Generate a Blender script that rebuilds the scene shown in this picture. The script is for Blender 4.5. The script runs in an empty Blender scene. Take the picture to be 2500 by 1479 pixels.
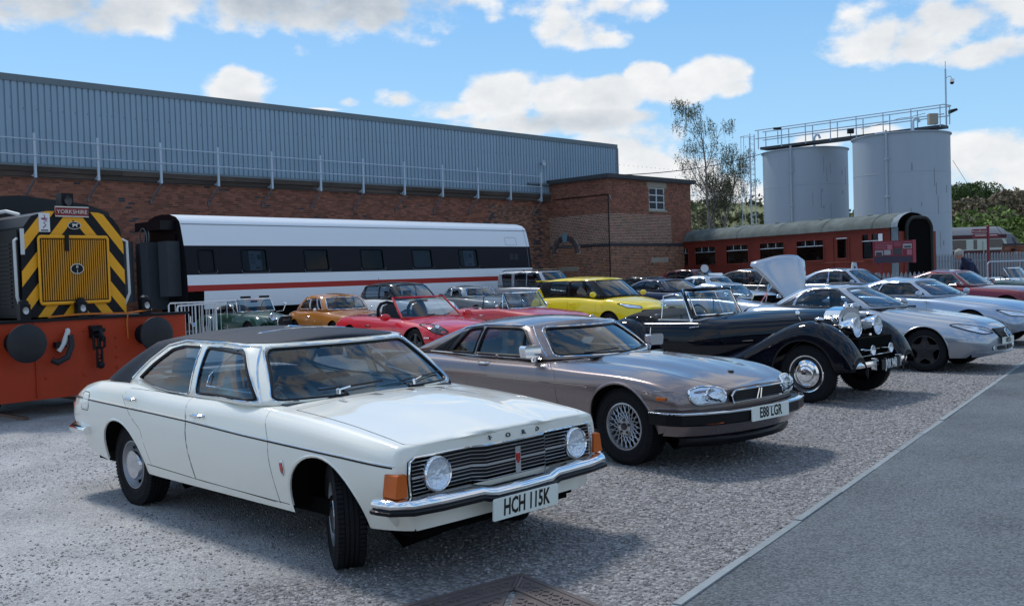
import bpy, bmesh, math, random
import numpy as np
from mathutils import Vector, Matrix
from mathutils.bvhtree import BVHTree
random.seed(7); np.random.seed(7)
R = math.radians; PI = math.pi
S = bpy.context.scene
COL = S.collection

# ------------------------------------------------------------------ camera
CH, CPITCH, CROLL, CF = 1.63, R(-1.55), R(-1.8), 2370.0
cam = bpy.data.objects.new('camera', bpy.data.cameras.new('camera')); COL.objects.link(cam)
cam.data.sensor_width = 36; cam.data.lens = 36*CF/2500; cam.data.clip_start = .05; cam.data.clip_end = 3000
def _cam():
    F = Vector((0, math.cos(CPITCH), math.sin(CPITCH))); U = Vector((0, -math.sin(CPITCH), math.cos(CPITCH))); Rr = Vector((1, 0, 0))
    c, s = math.cos(CROLL), math.sin(CROLL)
    return c*Rr + s*U, -s*Rr + c*U, F
CR, CU, CFW = _cam()
M = Matrix((CR, CU, -CFW)).transposed().to_4x4(); M.translation = (0, 0, CH); cam.matrix_world = M
S.camera = cam
def sky_dir(u, v):
    d = CFW + CR*((u-1250)/CF) - CU*((v-739.5)/CF)
    d.normalize(); return math.atan2(d.x, d.y), math.asin(d.z)

# ------------------------------------------------------------------ light
SUN_EL, SUN_AZ = R(56), R(-38)          # azimuth from +Y towards +X
S.view_settings.view_transform = 'Standard'; S.view_settings.look = 'None'
S.view_settings.gamma = 1; S.view_settings.use_curve_mapping = False
S.view_settings.exposure = 0.0
sun = bpy.data.objects.new('sun', bpy.data.lights.new('sun', 'SUN')); COL.objects.link(sun)
sun.data.energy = 2.6; sun.data.angle = R(10); sun.data.color = (1, .96, .9)
sd = Vector((math.sin(SUN_AZ)*math.cos(SUN_EL), math.cos(SUN_AZ)*math.cos(SUN_EL), math.sin(SUN_EL)))
sun.rotation_euler = (-sd).to_track_quat('-Z', 'Y').to_euler(); sun.location = (0, 0, 30)

W = bpy.data.worlds.new('World'); S.world = W; W.use_nodes = True
def N(nt, typ, **kw):
    n = nt.nodes.new(typ)
    for k, v in kw.items():
        if k.startswith('_'): setattr(n, k[1:], v)
        else:
            key = int(k[1:]) if k[0] == 'i' and k[1:].isdigit() else k.replace('_', ' ')
            n.inputs[key].default_value = v
    return n
def math_n(nt, op, a, b=None, c=None, clamp=False):
    n = nt.nodes.new('ShaderNodeMath'); n.operation = op; n.use_clamp = clamp
    for i, q in enumerate((a, b, c)):
        if q is None: continue
        if isinstance(q, (int, float)): n.inputs[i].default_value = q
        else: nt.links.new(q, n.inputs[i])
    return n.outputs[0]
def build_world():
    nt = W.node_tree; nt.nodes.clear(); L = nt.links.new
    out = nt.nodes.new('ShaderNodeOutputWorld'); bg = N(nt, 'ShaderNodeBackground', Strength=.1); L(bg.outputs[0], out.inputs[0])
    sky = nt.nodes.new('ShaderNodeTexSky'); sky.sky_type = 'NISHITA'; sky.sun_disc = False
    sky.sun_elevation = SUN_EL; sky.sun_rotation = SUN_AZ; sky.air_density = 1.0; sky.dust_density = .6; sky.ozone_density = 2.2
    geo = nt.nodes.new('ShaderNodeTexCoord')
    sep = nt.nodes.new('ShaderNodeSeparateXYZ'); L(geo.outputs['Generated'], sep.inputs[0])
    az = math_n(nt, 'ARCTAN2', sep.outputs[0], sep.outputs[1])
    el = math_n(nt, 'ARCSINE', sep.outputs[2])
    # fractal noise in angle space, stretched a little sideways
    cmb = nt.nodes.new('ShaderNodeCombineXYZ'); L(az, cmb.inputs[0]); L(math_n(nt, 'MULTIPLY', el, 1.5), cmb.inputs[1])
    n1 = N(nt, 'ShaderNodeTexNoise', Scale=16.0, Detail=9.0, Roughness=.58); L(cmb.outputs[0], n1.inputs['Vector'])
    n2 = N(nt, 'ShaderNodeTexNoise', Scale=3.1, Detail=8.0, Roughness=.55); L(cmb.outputs[0], n2.inputs['Vector'])
    vo = N(nt, 'ShaderNodeTexVoronoi', Scale=34.0, Randomness=1.0); vo.feature = 'SMOOTH_F1'; L(cmb.outputs[0], vo.inputs['Vector'])
    # clouds in view: u, v, half width, half height, softness, greyness
    B = [(140, 5, 330, 72, .8, .8), (230, 48, 120, 60, 1.0, .75), (760, -30, 460, 118, .7, 1.0), (880, 30, 210, 58, .8, 1.0),
         (560, 15, 180, 38, 1.1, .5), (1430, 15, 170, 52, .9, .2), (1400, 68, 100, 52, .9, .25), (1470, 95, 60, 22, 1.2, .2),
         (2330, 40, 250, 70, .8, .35), (2200, 110, 200, 45, .9, .3), (2420, 130, 150, 38, .9, .35),
         (1230, 238, 115, 70, .35, .12), (1370, 240, 100, 62, .35, .15), (1480, 235, 110, 60, .35, .2), (1575, 200, 70, 50, .3, .05),
         (1650, 225, 90, 45, .35, .15), (1740, 182, 90, 50, .35, .08), (1780, 215, 50, 24, .8, .2), (1420, 296, 300, 36, .6, .55), (1540, 330, 150, 50, .6, .2),
         (1530, 385, 150, 95, .4, .08), (1600, 440, 170, 90, .5, .1), (1700, 470, 150, 60, .8, .15), (1860, 500, 110, 45, .8, .1),
         (585, 220, 90, 52, .3, .08), (610, 262, 70, 40, .5, .4), (560, 262, 90, 22, .7, .3), (780, 268, 60, 5, .6, .1),
         (975, 240, 55, 26, 1.0, .25), (1080, 268, 85, 22, 1.1, .3), (850, 250, 30, 12, 1.2, .25),
         (2420, 375, 130, 62, .35, .1), (2420, 440, 190, 60, .5, .15), (2080, 330, 130, 28, .6, .1), (2360, 480, 200, 50, .7, .15)]
    dens = None; grey = None
    for (u, v, w, h, soft, gr) in B:
        a0, e0 = sky_dir(u, v)
        x = math_n(nt, 'MULTIPLY', math_n(nt, 'SUBTRACT', az, a0), CF/w); y = math_n(nt, 'MULTIPLY', math_n(nt, 'SUBTRACT', el, e0), CF/h)
        d2 = math_n(nt, 'ADD', math_n(nt, 'MULTIPLY', x, x), math_n(nt, 'MULTIPLY', y, y))
        d = math_n(nt, 'MULTIPLY', math_n(nt, 'SUBTRACT', 1.0, d2), 1.0/(.4+soft))
        g = math_n(nt, 'MULTIPLY', math_n(nt, 'MAXIMUM', d, 0.0), gr)
        dens = d if dens is None else math_n(nt, 'SMOOTH_MAX', dens, d, .25)
        grey = g if grey is None else math_n(nt, 'MAXIMUM', grey, g)
    nz = math_n(nt, 'MULTIPLY', math_n(nt, 'SUBTRACT', n1.outputs[0], .5), 3.6)
    vz = math_n(nt, 'MULTIPLY', math_n(nt, 'SUBTRACT', .5, vo.outputs['Distance']), 1.1)
    dens = math_n(nt, 'MAXIMUM', dens, -1.6)
    dv = math_n(nt, 'ADD', math_n(nt, 'ADD', dens, nz), vz)
    # the same broken cumulus goes on round the rest of the sky
    far = math_n(nt, 'MULTIPLY', math_n(nt, 'SUBTRACT', n2.outputs[0], .47), 9.0)
    inview = math_n(nt, 'MULTIPLY', math_n(nt, 'LESS_THAN', math_n(nt, 'ABSOLUTE', az), .62), math_n(nt, 'LESS_THAN', el, .36))
    fade = N(nt, 'ShaderNodeMapRange', i1=.50, i2=.75, i3=0.0, i4=1.0); L(math_n(nt, 'ABSOLUTE', az), fade.inputs[0])
    fade2 = N(nt, 'ShaderNodeMapRange', i1=.30, i2=.50, i3=0.0, i4=1.0); L(el, fade2.inputs[0])
    k = math_n(nt, 'MAXIMUM', fade.outputs[0], fade2.outputs[0])
    mixd = nt.nodes.new('ShaderNodeMix'); L(k, mixd.inputs[0]); L(dv, mixd.inputs[2]); L(far, mixd.inputs[3])
    m = N(nt, 'ShaderNodeMapRange', i1=-.05, i2=.85, i3=0.0, i4=1.0); m.interpolation_type = 'SMOOTHSTEP'; L(mixd.outputs[0], m.inputs[0])
    up = N(nt, 'ShaderNodeMapRange', i1=-.03, i2=.0, i3=0.0, i4=1.0); L(el, up.inputs[0])
    mask = math_n(nt, 'MULTIPLY', m.outputs[0], up.outputs[0])
    # cloud colour: white with soft grey undersides where thick
    n3 = N(nt, 'ShaderNodeTexNoise', Scale=24.0, Detail=6.0, Roughness=.6); L(cmb.outputs[0], n3.inputs['Vector'])
    gsum = math_n(nt, 'ADD', math_n(nt, 'MULTIPLY', grey, 1.0), math_n(nt, 'MULTIPLY', k, .25))
    gsh = math_n(nt, 'MULTIPLY', gsum, math_n(nt, 'ADD', .75, math_n(nt, 'MULTIPLY', n3.outputs[0], .7)), clamp=True)
    gsh = math_n(nt, 'ADD', gsh, math_n(nt, 'MULTIPLY', math_n(nt, 'SUBTRACT', n3.outputs[0], .46), .7), clamp=True)
    cc = nt.nodes.new('ShaderNodeMix'); cc.data_type = 'RGBA'; L(gsh, cc.inputs[0])
    cc.inputs[6].default_value = (9.3, 9.4, 9.5, 1); cc.inputs[7].default_value = (4.6, 5.3, 6.1, 1)
    sk = nt.nodes.new('ShaderNodeMix'); sk.data_type = 'RGBA'; sk.blend_type = 'MULTIPLY'; sk.inputs[0].default_value = 1
    L(sky.outputs[0], sk.inputs[6]); sk.inputs[7].default_value = (1.05, 1.25, 1.32, 1)
    even = nt.nodes.new('ShaderNodeMix'); even.data_type = 'RGBA'; even.inputs[0].default_value = .72; L(sk.outputs[2], even.inputs[6])
    hr = nt.nodes.new('ShaderNodeValToRGB'); e_ = hr.color_ramp.elements; e_[0].position = 0; e_[0].color = (.46, .74, .96, 1); e_[1].position = .42; e_[1].color = (.10, .36, .80, 1); L(el, hr.inputs[0])
    hs = nt.nodes.new('ShaderNodeVectorMath'); hs.operation = 'SCALE'; L(hr.outputs[0], hs.inputs[0]); hs.inputs[3].default_value = 11.3; L(hs.outputs[0], even.inputs[7])
    mx = nt.nodes.new('ShaderNodeMix'); mx.data_type = 'RGBA'; L(mask, mx.inputs[0]); L(even.outputs[2], mx.inputs[6]); L(cc.outputs[2], mx.inputs[7])
    L(mx.outputs[2], bg.inputs[0])
build_world()

# ------------------------------------------------------------------ materials
def mat(name, col, rough=.5, metal=0, coat=0, var=0, vscale=6, bump=0, bscale=60, spec=.32, alpha=None, emit=0, island=0, coat_rough=.03, stretch=None):
    m = bpy.data.materials.new(name); m.use_nodes = True; nt = m.node_tree; L = nt.links.new
    b = nt.nodes['Principled BSDF']; b.inputs['Base Color'].default_value = (*col, 1)
    b.inputs['Roughness'].default_value = rough; b.inputs['Metallic'].default_value = metal
    b.inputs['Coat Weight'].default_value = coat; b.inputs['Coat Roughness'].default_value = coat_rough
    b.inputs['Specular IOR Level'].default_value = spec
    m.diffuse_color = (*col, 1)
    if emit: b.inputs['Emission Color'].default_value = (*col, 1); b.inputs['Emission Strength'].default_value = emit
    tc = nt.nodes.new('ShaderNodeTexCoord'); vec = tc.outputs['Object']
    if stretch:
        mp = nt.nodes.new('ShaderNodeMapping'); mp.inputs['Scale'].default_value = stretch; L(vec, mp.inputs[0]); vec = mp.outputs[0]
    fac = None
    if var:
        n = N(nt, 'ShaderNodeTexNoise', Scale=vscale, Detail=6.0, Roughness=.6); L(vec, n.inputs['Vector'])
        fac = math_n(nt, 'ADD', math_n(nt, 'MULTIPLY', math_n(nt, 'SUBTRACT', n.outputs[0], .5), var*3), 1.0)
    if island:
        g = nt.nodes.new('ShaderNodeNewGeometry'); oi = nt.nodes.new('ShaderNodeObjectInfo')
        r = math_n(nt, 'FRACT', math_n(nt, 'ADD', g.outputs['Random Per Island'], oi.outputs['Random']))
        f2 = math_n(nt, 'ADD', math_n(nt, 'MULTIPLY', math_n(nt, 'SUBTRACT', r, .5), island*2), 1.0)
        fac = f2 if fac is None else math_n(nt, 'MULTIPLY', fac, f2)
    if fac is not None:
        hsv = nt.nodes.new('ShaderNodeHueSaturation'); hsv.inputs['Color'].default_value = (*col, 1); L(fac, hsv.inputs['Value']); L(hsv.outputs[0], b.inputs['Base Color'])
    if bump:
        n = N(nt, 'ShaderNodeTexNoise', Scale=bscale, Detail=5.0); L(vec, n.inputs['Vector'])
        bp = N(nt, 'ShaderNodeBump', Strength=bump, Distance=.01); L(n.outputs[0], bp.inputs['Height']); L(bp.outputs[0], b.inputs['Normal'])
    return m
def paint(name, col, metal=0.0, rough=.35):
    m = mat(name, col, rough=rough, metal=metal, coat=1.0, spec=.15, coat_rough=.02)
    nt = m.node_tree; b = nt.nodes['Principled BSDF']; L = nt.links.new
    tc = nt.nodes.new('ShaderNodeTexCoord')      # faint orange peel and road film
    n = N(nt, 'ShaderNodeTexNoise', Scale=4.0, Detail=4.0); L(tc.outputs['Object'], n.inputs['Vector'])
    bp = N(nt, 'ShaderNodeBump', Strength=.05, Distance=.02); L(n.outputs[0], bp.inputs['Height']); L(bp.outputs[0], b.inputs['Coat Normal'])
    n2 = N(nt, 'ShaderNodeTexNoise', Scale=9.0, Detail=7.0); L(tc.outputs['Object'], n2.inputs['Vector'])
    mr = N(nt, 'ShaderNodeMapRange', i1=.35, i2=.75, i3=.015, i4=.09); L(n2.outputs[0], mr.inputs[0]); L(mr.outputs[0], b.inputs['Coat Roughness'])
    return m
def glass_mat(name, tint, ior=1.5, rough=.0, boost=1.0):
    m = bpy.data.materials.new(name); m.use_nodes = True; nt = m.node_tree; nt.nodes.clear(); L = nt.links.new
    o = nt.nodes.new('ShaderNodeOutputMaterial'); t = nt.nodes.new('ShaderNodeBsdfTransparent'); t.inputs[0].default_value = (*tint, 1)
    g = nt.nodes.new('ShaderNodeBsdfGlossy'); g.inputs['Roughness'].default_value = rough
    f = nt.nodes.new('ShaderNodeFresnel'); ge = nt.nodes.new('ShaderNodeNewGeometry')      # same reflectance from both sides of a pane
    L(math_n(nt, 'ADD', ior, math_n(nt, 'MULTIPLY', ge.outputs['Backfacing'], 1/ior-ior)), f.inputs[0])
    mx = nt.nodes.new('ShaderNodeMixShader'); L(math_n(nt, 'MULTIPLY', f.outputs[0], boost, clamp=True), mx.inputs[0]); L(t.outputs[0], mx.inputs[1]); L(g.outputs[0], mx.inputs[2]); L(mx.outputs[0], o.inputs[0])
    m.diffuse_color = (*tint, 1)
    return m
CHROME = mat('chrome', (.82, .84, .86), rough=.06, metal=1)
STEEL = mat('brushed_steel', (.42, .43, .45), rough=.35, metal=1)
ALLOY = mat('alloy_paint', (.42, .43, .45), rough=.3, metal=.8)
DALLOY = mat('dark_alloy', (.035, .035, .04), rough=.3, metal=.4, coat=.4)
RUBBER = mat('tyre_rubber', (.013, .013, .015), rough=.8, spec=.15, var=.3, vscale=20, bump=.3, bscale=150)
TRIM = mat('black_trim', (.007, .007, .009), rough=.35, spec=.2)
GAP = mat('panel_gap', (.01, .01, .01), rough=.8)
UNDER = mat('underbody', (.004, .004, .004), rough=.9, spec=.05)
CABIN = mat('cabin_plastic', (.014, .016, .022), rough=.6, spec=.2)
SEATD = mat('dark_seat', (.028, .03, .036), rough=.7, bump=.2)
SEATL = mat('cream_leather', (.38, .36, .32), rough=.5, bump=.2)
SEATG = mat('grey_leather', (.22, .24, .27), rough=.45, bump=.2)
GLASS = glass_mat('car_glass', (.44, .52, .58), boost=1.5)
GLASSD = glass_mat('dark_car_glass', (.22, .27, .30), boost=1.8)
GLASSC = glass_mat('coach_glass', (.35, .38, .42), boost=.6)
GLASSO = glass_mat('clear_side_glass', (.72, .80, .84), boost=.9)
LENS = glass_mat('lamp_lens', (.93, .96, 1), boost=1.8)
AMBER = mat('amber_lens', (.52, .10, .004), rough=.35, bump=.5, bscale=140)
REDL = mat('red_lens', (.45, .01, .01), rough=.15, coat=1)
REFL = mat('lamp_reflector', (.80, .83, .87), rough=.14, metal=.75, bump=.9, bscale=45)
WHITE = mat('white_plate', (.72, .76, .70), rough=.4)
BLACKP = mat('plate_black', (.01, .01, .01), rough=.4)
SILVERP = mat('plate_silver', (.75, .75, .75), rough=.35)

# ------------------------------------------------------------------ mesh helpers
def gz(x, y): return .003*min(max(0, y-8), 60)
def link(name, me, parent=None, loc=None):
    o = bpy.data.objects.new(name, me); COL.objects.link(o)
    if parent is not None: o.parent = parent
    if loc is not None: o.location = loc
    return o
def tag(o, label=None, cat=None, group=None, kind=None):
    if label: o['label'] = label
    if cat: o['category'] = cat
    if group: o['group'] = group
    if kind: o['kind'] = kind
    return o
def thing(name, label, cat, loc=(0, 0, 0), rz=0, group=None, kind=None):
    o = link(name, None, None, loc); o.rotation_euler = (0, 0, rz); o.empty_display_size = .2
    return tag(o, label, cat, group, kind)
class MB:
    def __init__(s): s.v = []; s.f = []; s.sm = []
    def add(s, vs, fs, smooth=False):
        o = len(s.v); s.v += [tuple(p) for p in vs]; s.f += [tuple(i+o for i in q) for q in fs]; s.sm += [smooth]*len(fs); return s
    def box(s, c, d, rz=0, M=None, taper=1):
        x, y, z = d[0]/2, d[1]/2, d[2]/2; cs, sn = math.cos(rz), math.sin(rz); vs = []
        for k in (-1, 1):
            t = taper if k > 0 else 1
            for a, b in ((-1, -1), (1, -1), (1, 1), (-1, 1)):
                px, py, pz = a*x*t, b*y*t, k*z
                p = Vector((c[0]+px*cs-py*sn, c[1]+px*sn+py*cs, c[2]+pz))
                if M is not None: p = M @ p
                vs.append(p)
        return s.add(vs, [(3, 2, 1, 0), (4, 5, 6, 7), (0, 1, 5, 4), (1, 2, 6, 5), (2, 3, 7, 6), (3, 0, 4, 7)])
    def tube(s, pts, r, n=8, closed=False, cap=True, flat=None):
        pts = [Vector(p) for p in pts]; m = len(pts); rr = r if hasattr(r, '__len__') else [r]*m
        rings = []; up = None
        for i, p in enumerate(pts):
            if closed: t = (pts[(i+1) % m]-pts[i-1])
            else: t = pts[min(i+1, m-1)]-pts[max(i-1, 0)]
            t = t.normalized() if t.length > 1e-9 else Vector((0, 0, 1))
            if up is None:
                up = Vector((0, 0, 1)) if abs(t.z) < .9 else Vector((1, 0, 0))
            a = (up - t*up.dot(t)); a = a.normalized() if a.length > 1e-6 else t.orthogonal().normalized(); up = a; b = t.cross(a)
            fl = flat or 1
            rings.append([p + a*math.cos(2*PI*k/n)*rr[i] + b*math.sin(2*PI*k/n)*rr[i]*fl for k in range(n)])
        vs = [q for g in rings for q in g]; fs = []
        for i in range(m if closed else m-1):
            j = (i+1) % m
            for k in range(n): fs.append((i*n+k, i*n+(k+1) % n, j*n+(k+1) % n, j*n+k))
        if cap and not closed: fs.append(tuple(range(n))[::-1]); fs.append(tuple((m-1)*n+k for k in range(n)))
        return s.add(vs, fs, True)
    def sweep(s, path, prof, upv=(0, 0, 1), smooth=False, closed=False, caps=True):
        """prof: (out, up) offsets; out = right-hand side of travel direction"""
        path = [Vector(p) for p in path]; m = len(path); n = len(prof); vs = []; U = Vector(upv)
        for i, p in enumerate(path):
            t = (path[(i+1) % m]-path[i-1]) if closed else path[min(i+1, m-1)]-path[max(i-1, 0)]
            t.normalize(); o = t.cross(U).normalized(); u = o.cross(t).normalized()
            for a, b in prof: vs.append(p+o*a+u*b)
        fs = []
        for i in range(m if closed else m-1):
            j = (i+1) % m
            for k in range(n): fs.append((i*n+k, j*n+k, j*n+(k+1) % n, i*n+(k+1) % n))
        if caps and not closed: fs.append(tuple(range(n))); fs.append(tuple((m-1)*n+k for k in range(n))[::-1])
        return s.add(vs, fs, smooth)
    def lathe(s, prof, n=24, M=None, smooth=True, a0=0, a1=2*PI):
        """prof (r, h) around local Z"""
        full = abs(a1-a0-2*PI) < 1e-6; cnt = n if full else n+1; vs = []
        for k in range(cnt):
            a = a0+(a1-a0)*k/n
            for r, h in prof:
                p = Vector((r*math.cos(a), r*math.sin(a), h)); vs.append(M @ p if M is not None else p)
        m = len(prof); fs = []
        for k in range(n):
            j = (k+1) % cnt
            for i in range(m-1): fs.append((k*m+i, j*m+i, j*m+i+1, k*m+i+1))
        return s.add(vs, fs, smooth)
    def prism(s, poly, ext, M=None):
        """poly (a,b) in local XY, extruded along local Z from ext[0] to ext[1]"""
        n = len(poly); vs = [Vector((a, b, ext[0])) for a, b in poly]+[Vector((a, b, ext[1])) for a, b in poly]
        if M is not None: vs = [M @ p for p in vs]
        return s.add(vs, [tuple(range(n))[::-1], tuple(range(n, 2*n))]+[(i, (i+1) % n, n+(i+1) % n, n+i) for i in range(n)])
    def grid(s, P, smooth=True):
        """P[i][j] points"""
        a, b = len(P), len(P[0]); vs = [p for r in P for p in r]
        return s.add(vs, [(i*b+j, (i+1)*b+j, (i+1)*b+j+1, i*b+j+1) for i in range(a-1) for j in range(b-1)], smooth)
    def ball(s, c, r, n=12, m=8, sc=(1, 1, 1), M=None):
        P = []
        for i in range(m+1):
            t = PI*i/m
            P.append([(c[0]+r*sc[0]*math.sin(t)*math.cos(2*PI*k/n), c[1]+r*sc[1]*math.sin(t)*math.sin(2*PI*k/n), c[2]+r*sc[2]*math.cos(t)) for k in range(n+1)])
        if M is not None: P = [[M @ Vector(q) for q in r_] for r_ in P]
        return s.grid(P)
    def mesh(s, name, m=None, ang=40, weld=True):
        me = bpy.data.meshes.new(name); me.from_pydata(s.v, [], s.f)
        me.polygons.foreach_set('use_smooth', s.sm)
        if m is not None: me.materials.append(m)
        bm = bmesh.new(); bm.from_mesh(me)
        if weld: bmesh.ops.remove_doubles(bm, verts=bm.verts, dist=1e-5)
        bmesh.ops.recalc_face_normals(bm, faces=bm.faces); bm.to_mesh(me); bm.free()
        if any(s.sm): me.set_sharp_from_angle(angle=R(ang))
        return me
    def build(s, name, m=None, parent=None, loc=None, ang=40, weld=True):
        return link(name, s.mesh(name, m, ang, weld), parent, loc)
def text_mesh(txt, size, depth=.002, sx=1.0, spacing=1.0, bold=0):
    cu = bpy.data.curves.new('t', 'FONT'); cu.body = txt; cu.size = size; cu.extrude = depth; cu.align_x = 'CENTER'; cu.align_y = 'CENTER'; cu.space_character = spacing
    cu.resolution_u = 2; cu.offset = bold*size
    o = bpy.data.objects.new('t', cu); COL.objects.link(o)
    dg = bpy.context.evaluated_depsgraph_get(); me = bpy.data.meshes.new_from_object(o.evaluated_get(dg))
    bpy.data.objects.remove(o); bpy.data.curves.remove(cu)
    me.transform(Matrix.Diagonal((sx, 1, 1, 1))); return me
def text_obj(txt, size, m, parent, M, name='lettering', sx=1.0, depth=.002, spacing=1.0, bold=0):
    me = text_mesh(txt, size, depth, sx, spacing, bold); me.name = name; me.materials.clear(); me.materials.append(m)
    o = link(name, me, parent); o.matrix_local = M; return o
def frame(o, x, y, z=None):
    x = Vector(x).normalized(); y = Vector(y); z = x.cross(y).normalized(); y = z.cross(x)
    m = Matrix((x, y, z)).transposed().to_4x4(); m.translation = Vector(o); return m
def fillet(poly, r, n=3):
    out = []; m = len(poly)
    for i in range(m):
        p = Vector(poly[i]); a = Vector(poly[i-1])-p; b = Vector(poly[(i+1) % m])-p
        rr = r[i] if hasattr(r, '__len__') else r; rr = min(rr, a.length*.45, b.length*.45)
        if rr < 1e-4: out.append(tuple(p)); continue
        a = p+a.normalized()*rr; b = p+b.normalized()*rr
        for k in range(n+1):
            t = k/n; q = a*(1-t)**2+p*2*t*(1-t)+b*t*t; out.append(tuple(q))
    return out
# ------------------------------------------------------------------ car builder
def pchip(xs, ys):
    x = np.array(xs, float); y = np.array(ys, float); h = np.diff(x); d = np.diff(y)/h; m = np.zeros(len(x))
    for i in range(1, len(x)-1):
        if d[i-1]*d[i] > 0:
            w1 = 2*h[i]+h[i-1]; w2 = h[i]+2*h[i-1]; m[i] = (w1+w2)/(w1/d[i-1]+w2/d[i])
    m[0] = d[0]; m[-1] = d[-1]
    def f(q):
        q = np.clip(q, x[0], x[-1]); i = np.clip(np.searchsorted(x, q)-1, 0, len(h)-1); t = (q-x[i])/h[i]
        return y[i]*(1+2*t)*(1-t)**2+m[i]*h[i]*t*(1-t)**2+y[i+1]*t*t*(3-2*t)+m[i+1]*h[i]*t*t*(t-1)
    return f
def inpoly(p, poly):
    x, y = p; c = False; n = len(poly); j = n-1
    for i in range(n):
        xi, yi = poly[i]; xj, yj = poly[j]
        if (yi > y) != (yj > y) and x < (xj-xi)*(y-yi)/(yj-yi)+xi: c = not c
        j = i
    return c
AX = {'y': (0, 2), 'x': (1, 2), 'z': (0, 1)}
def cut(bm, poly, ax, cond=None):
    """split the faces of bm along a polygon seen along an axis; returns the faces inside it"""
    i, j = AX[ax]; poly = [tuple(q) for q in poly]
    a0 = min(q[0] for q in poly)-.01; a1 = max(q[0] for q in poly)+.01; b0 = min(q[1] for q in poly)-.01; b1 = max(q[1] for q in poly)+.01
    def ov(f, x0, x1, y0, y1):
        A = [v.co[i] for v in f.verts]; B = [v.co[j] for v in f.verts]
        return max(A) >= x0 and min(A) <= x1 and max(B) >= y0 and min(B) <= y1
    cand = set(f for f in bm.faces if ov(f, a0, a1, b0, b1) and (cond is None or cond(f)))
    n = len(poly)
    for k in range(n):
        p, q = poly[k], poly[(k+1) % n]; e = 1e-4
        sub = [f for f in cand if ov(f, min(p[0], q[0])-e, max(p[0], q[0])+e, min(p[1], q[1])-e, max(p[1], q[1])+e)]
        if not sub: continue
        no = Vector((0, 0, 0)); no[i] = -(q[1]-p[1]); no[j] = q[0]-p[0]
        if no.length < 1e-7: continue
        co = Vector((0, 0, 0)); co[i] = p[0]; co[j] = p[1]
        es = set(e_ for f in sub for e_ in f.edges); vs = set(v for f in sub for v in f.verts)
        r = bmesh.ops.bisect_plane(bm, geom=list(vs)+list(es)+sub, plane_co=co, plane_no=no.normalized(), dist=1e-5)
        cand |= set(g for g in r['geom'] if isinstance(g, bmesh.types.BMFace))
        cand = set(f for f in cand if f.is_valid)
    res = []
    for f in cand:
        c = f.calc_center_median()
        if inpoly((c[i], c[j]), poly): res.append(f)
    return res
def round_poly(P, r, seg):
    """open polyline with rounded interior corners, P list of 2D pts"""
    out = [Vector(P[0])]
    for i in range(1, len(P)-1):
        p = Vector(P[i]); a = Vector(P[i-1])-p; b = Vector(P[i+1])-p
        ra = min(r[i-1], a.length*.48); rb = min(r[i-1], b.length*.48)
        A = p+a.normalized()*ra if a.length > 1e-6 else p; B = p+b.normalized()*rb if b.length > 1e-6 else p
        for k in range(1, seg): out.append(out[-1].lerp(A, 1.0/(seg-k+0)) if k < seg-1 else A)
        for k in range(1, 5): t = k/4; out.append(A*(1-t)**2+p*2*t*(1-t)+B*t*t)
    return out, Vector(P[-1])
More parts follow.
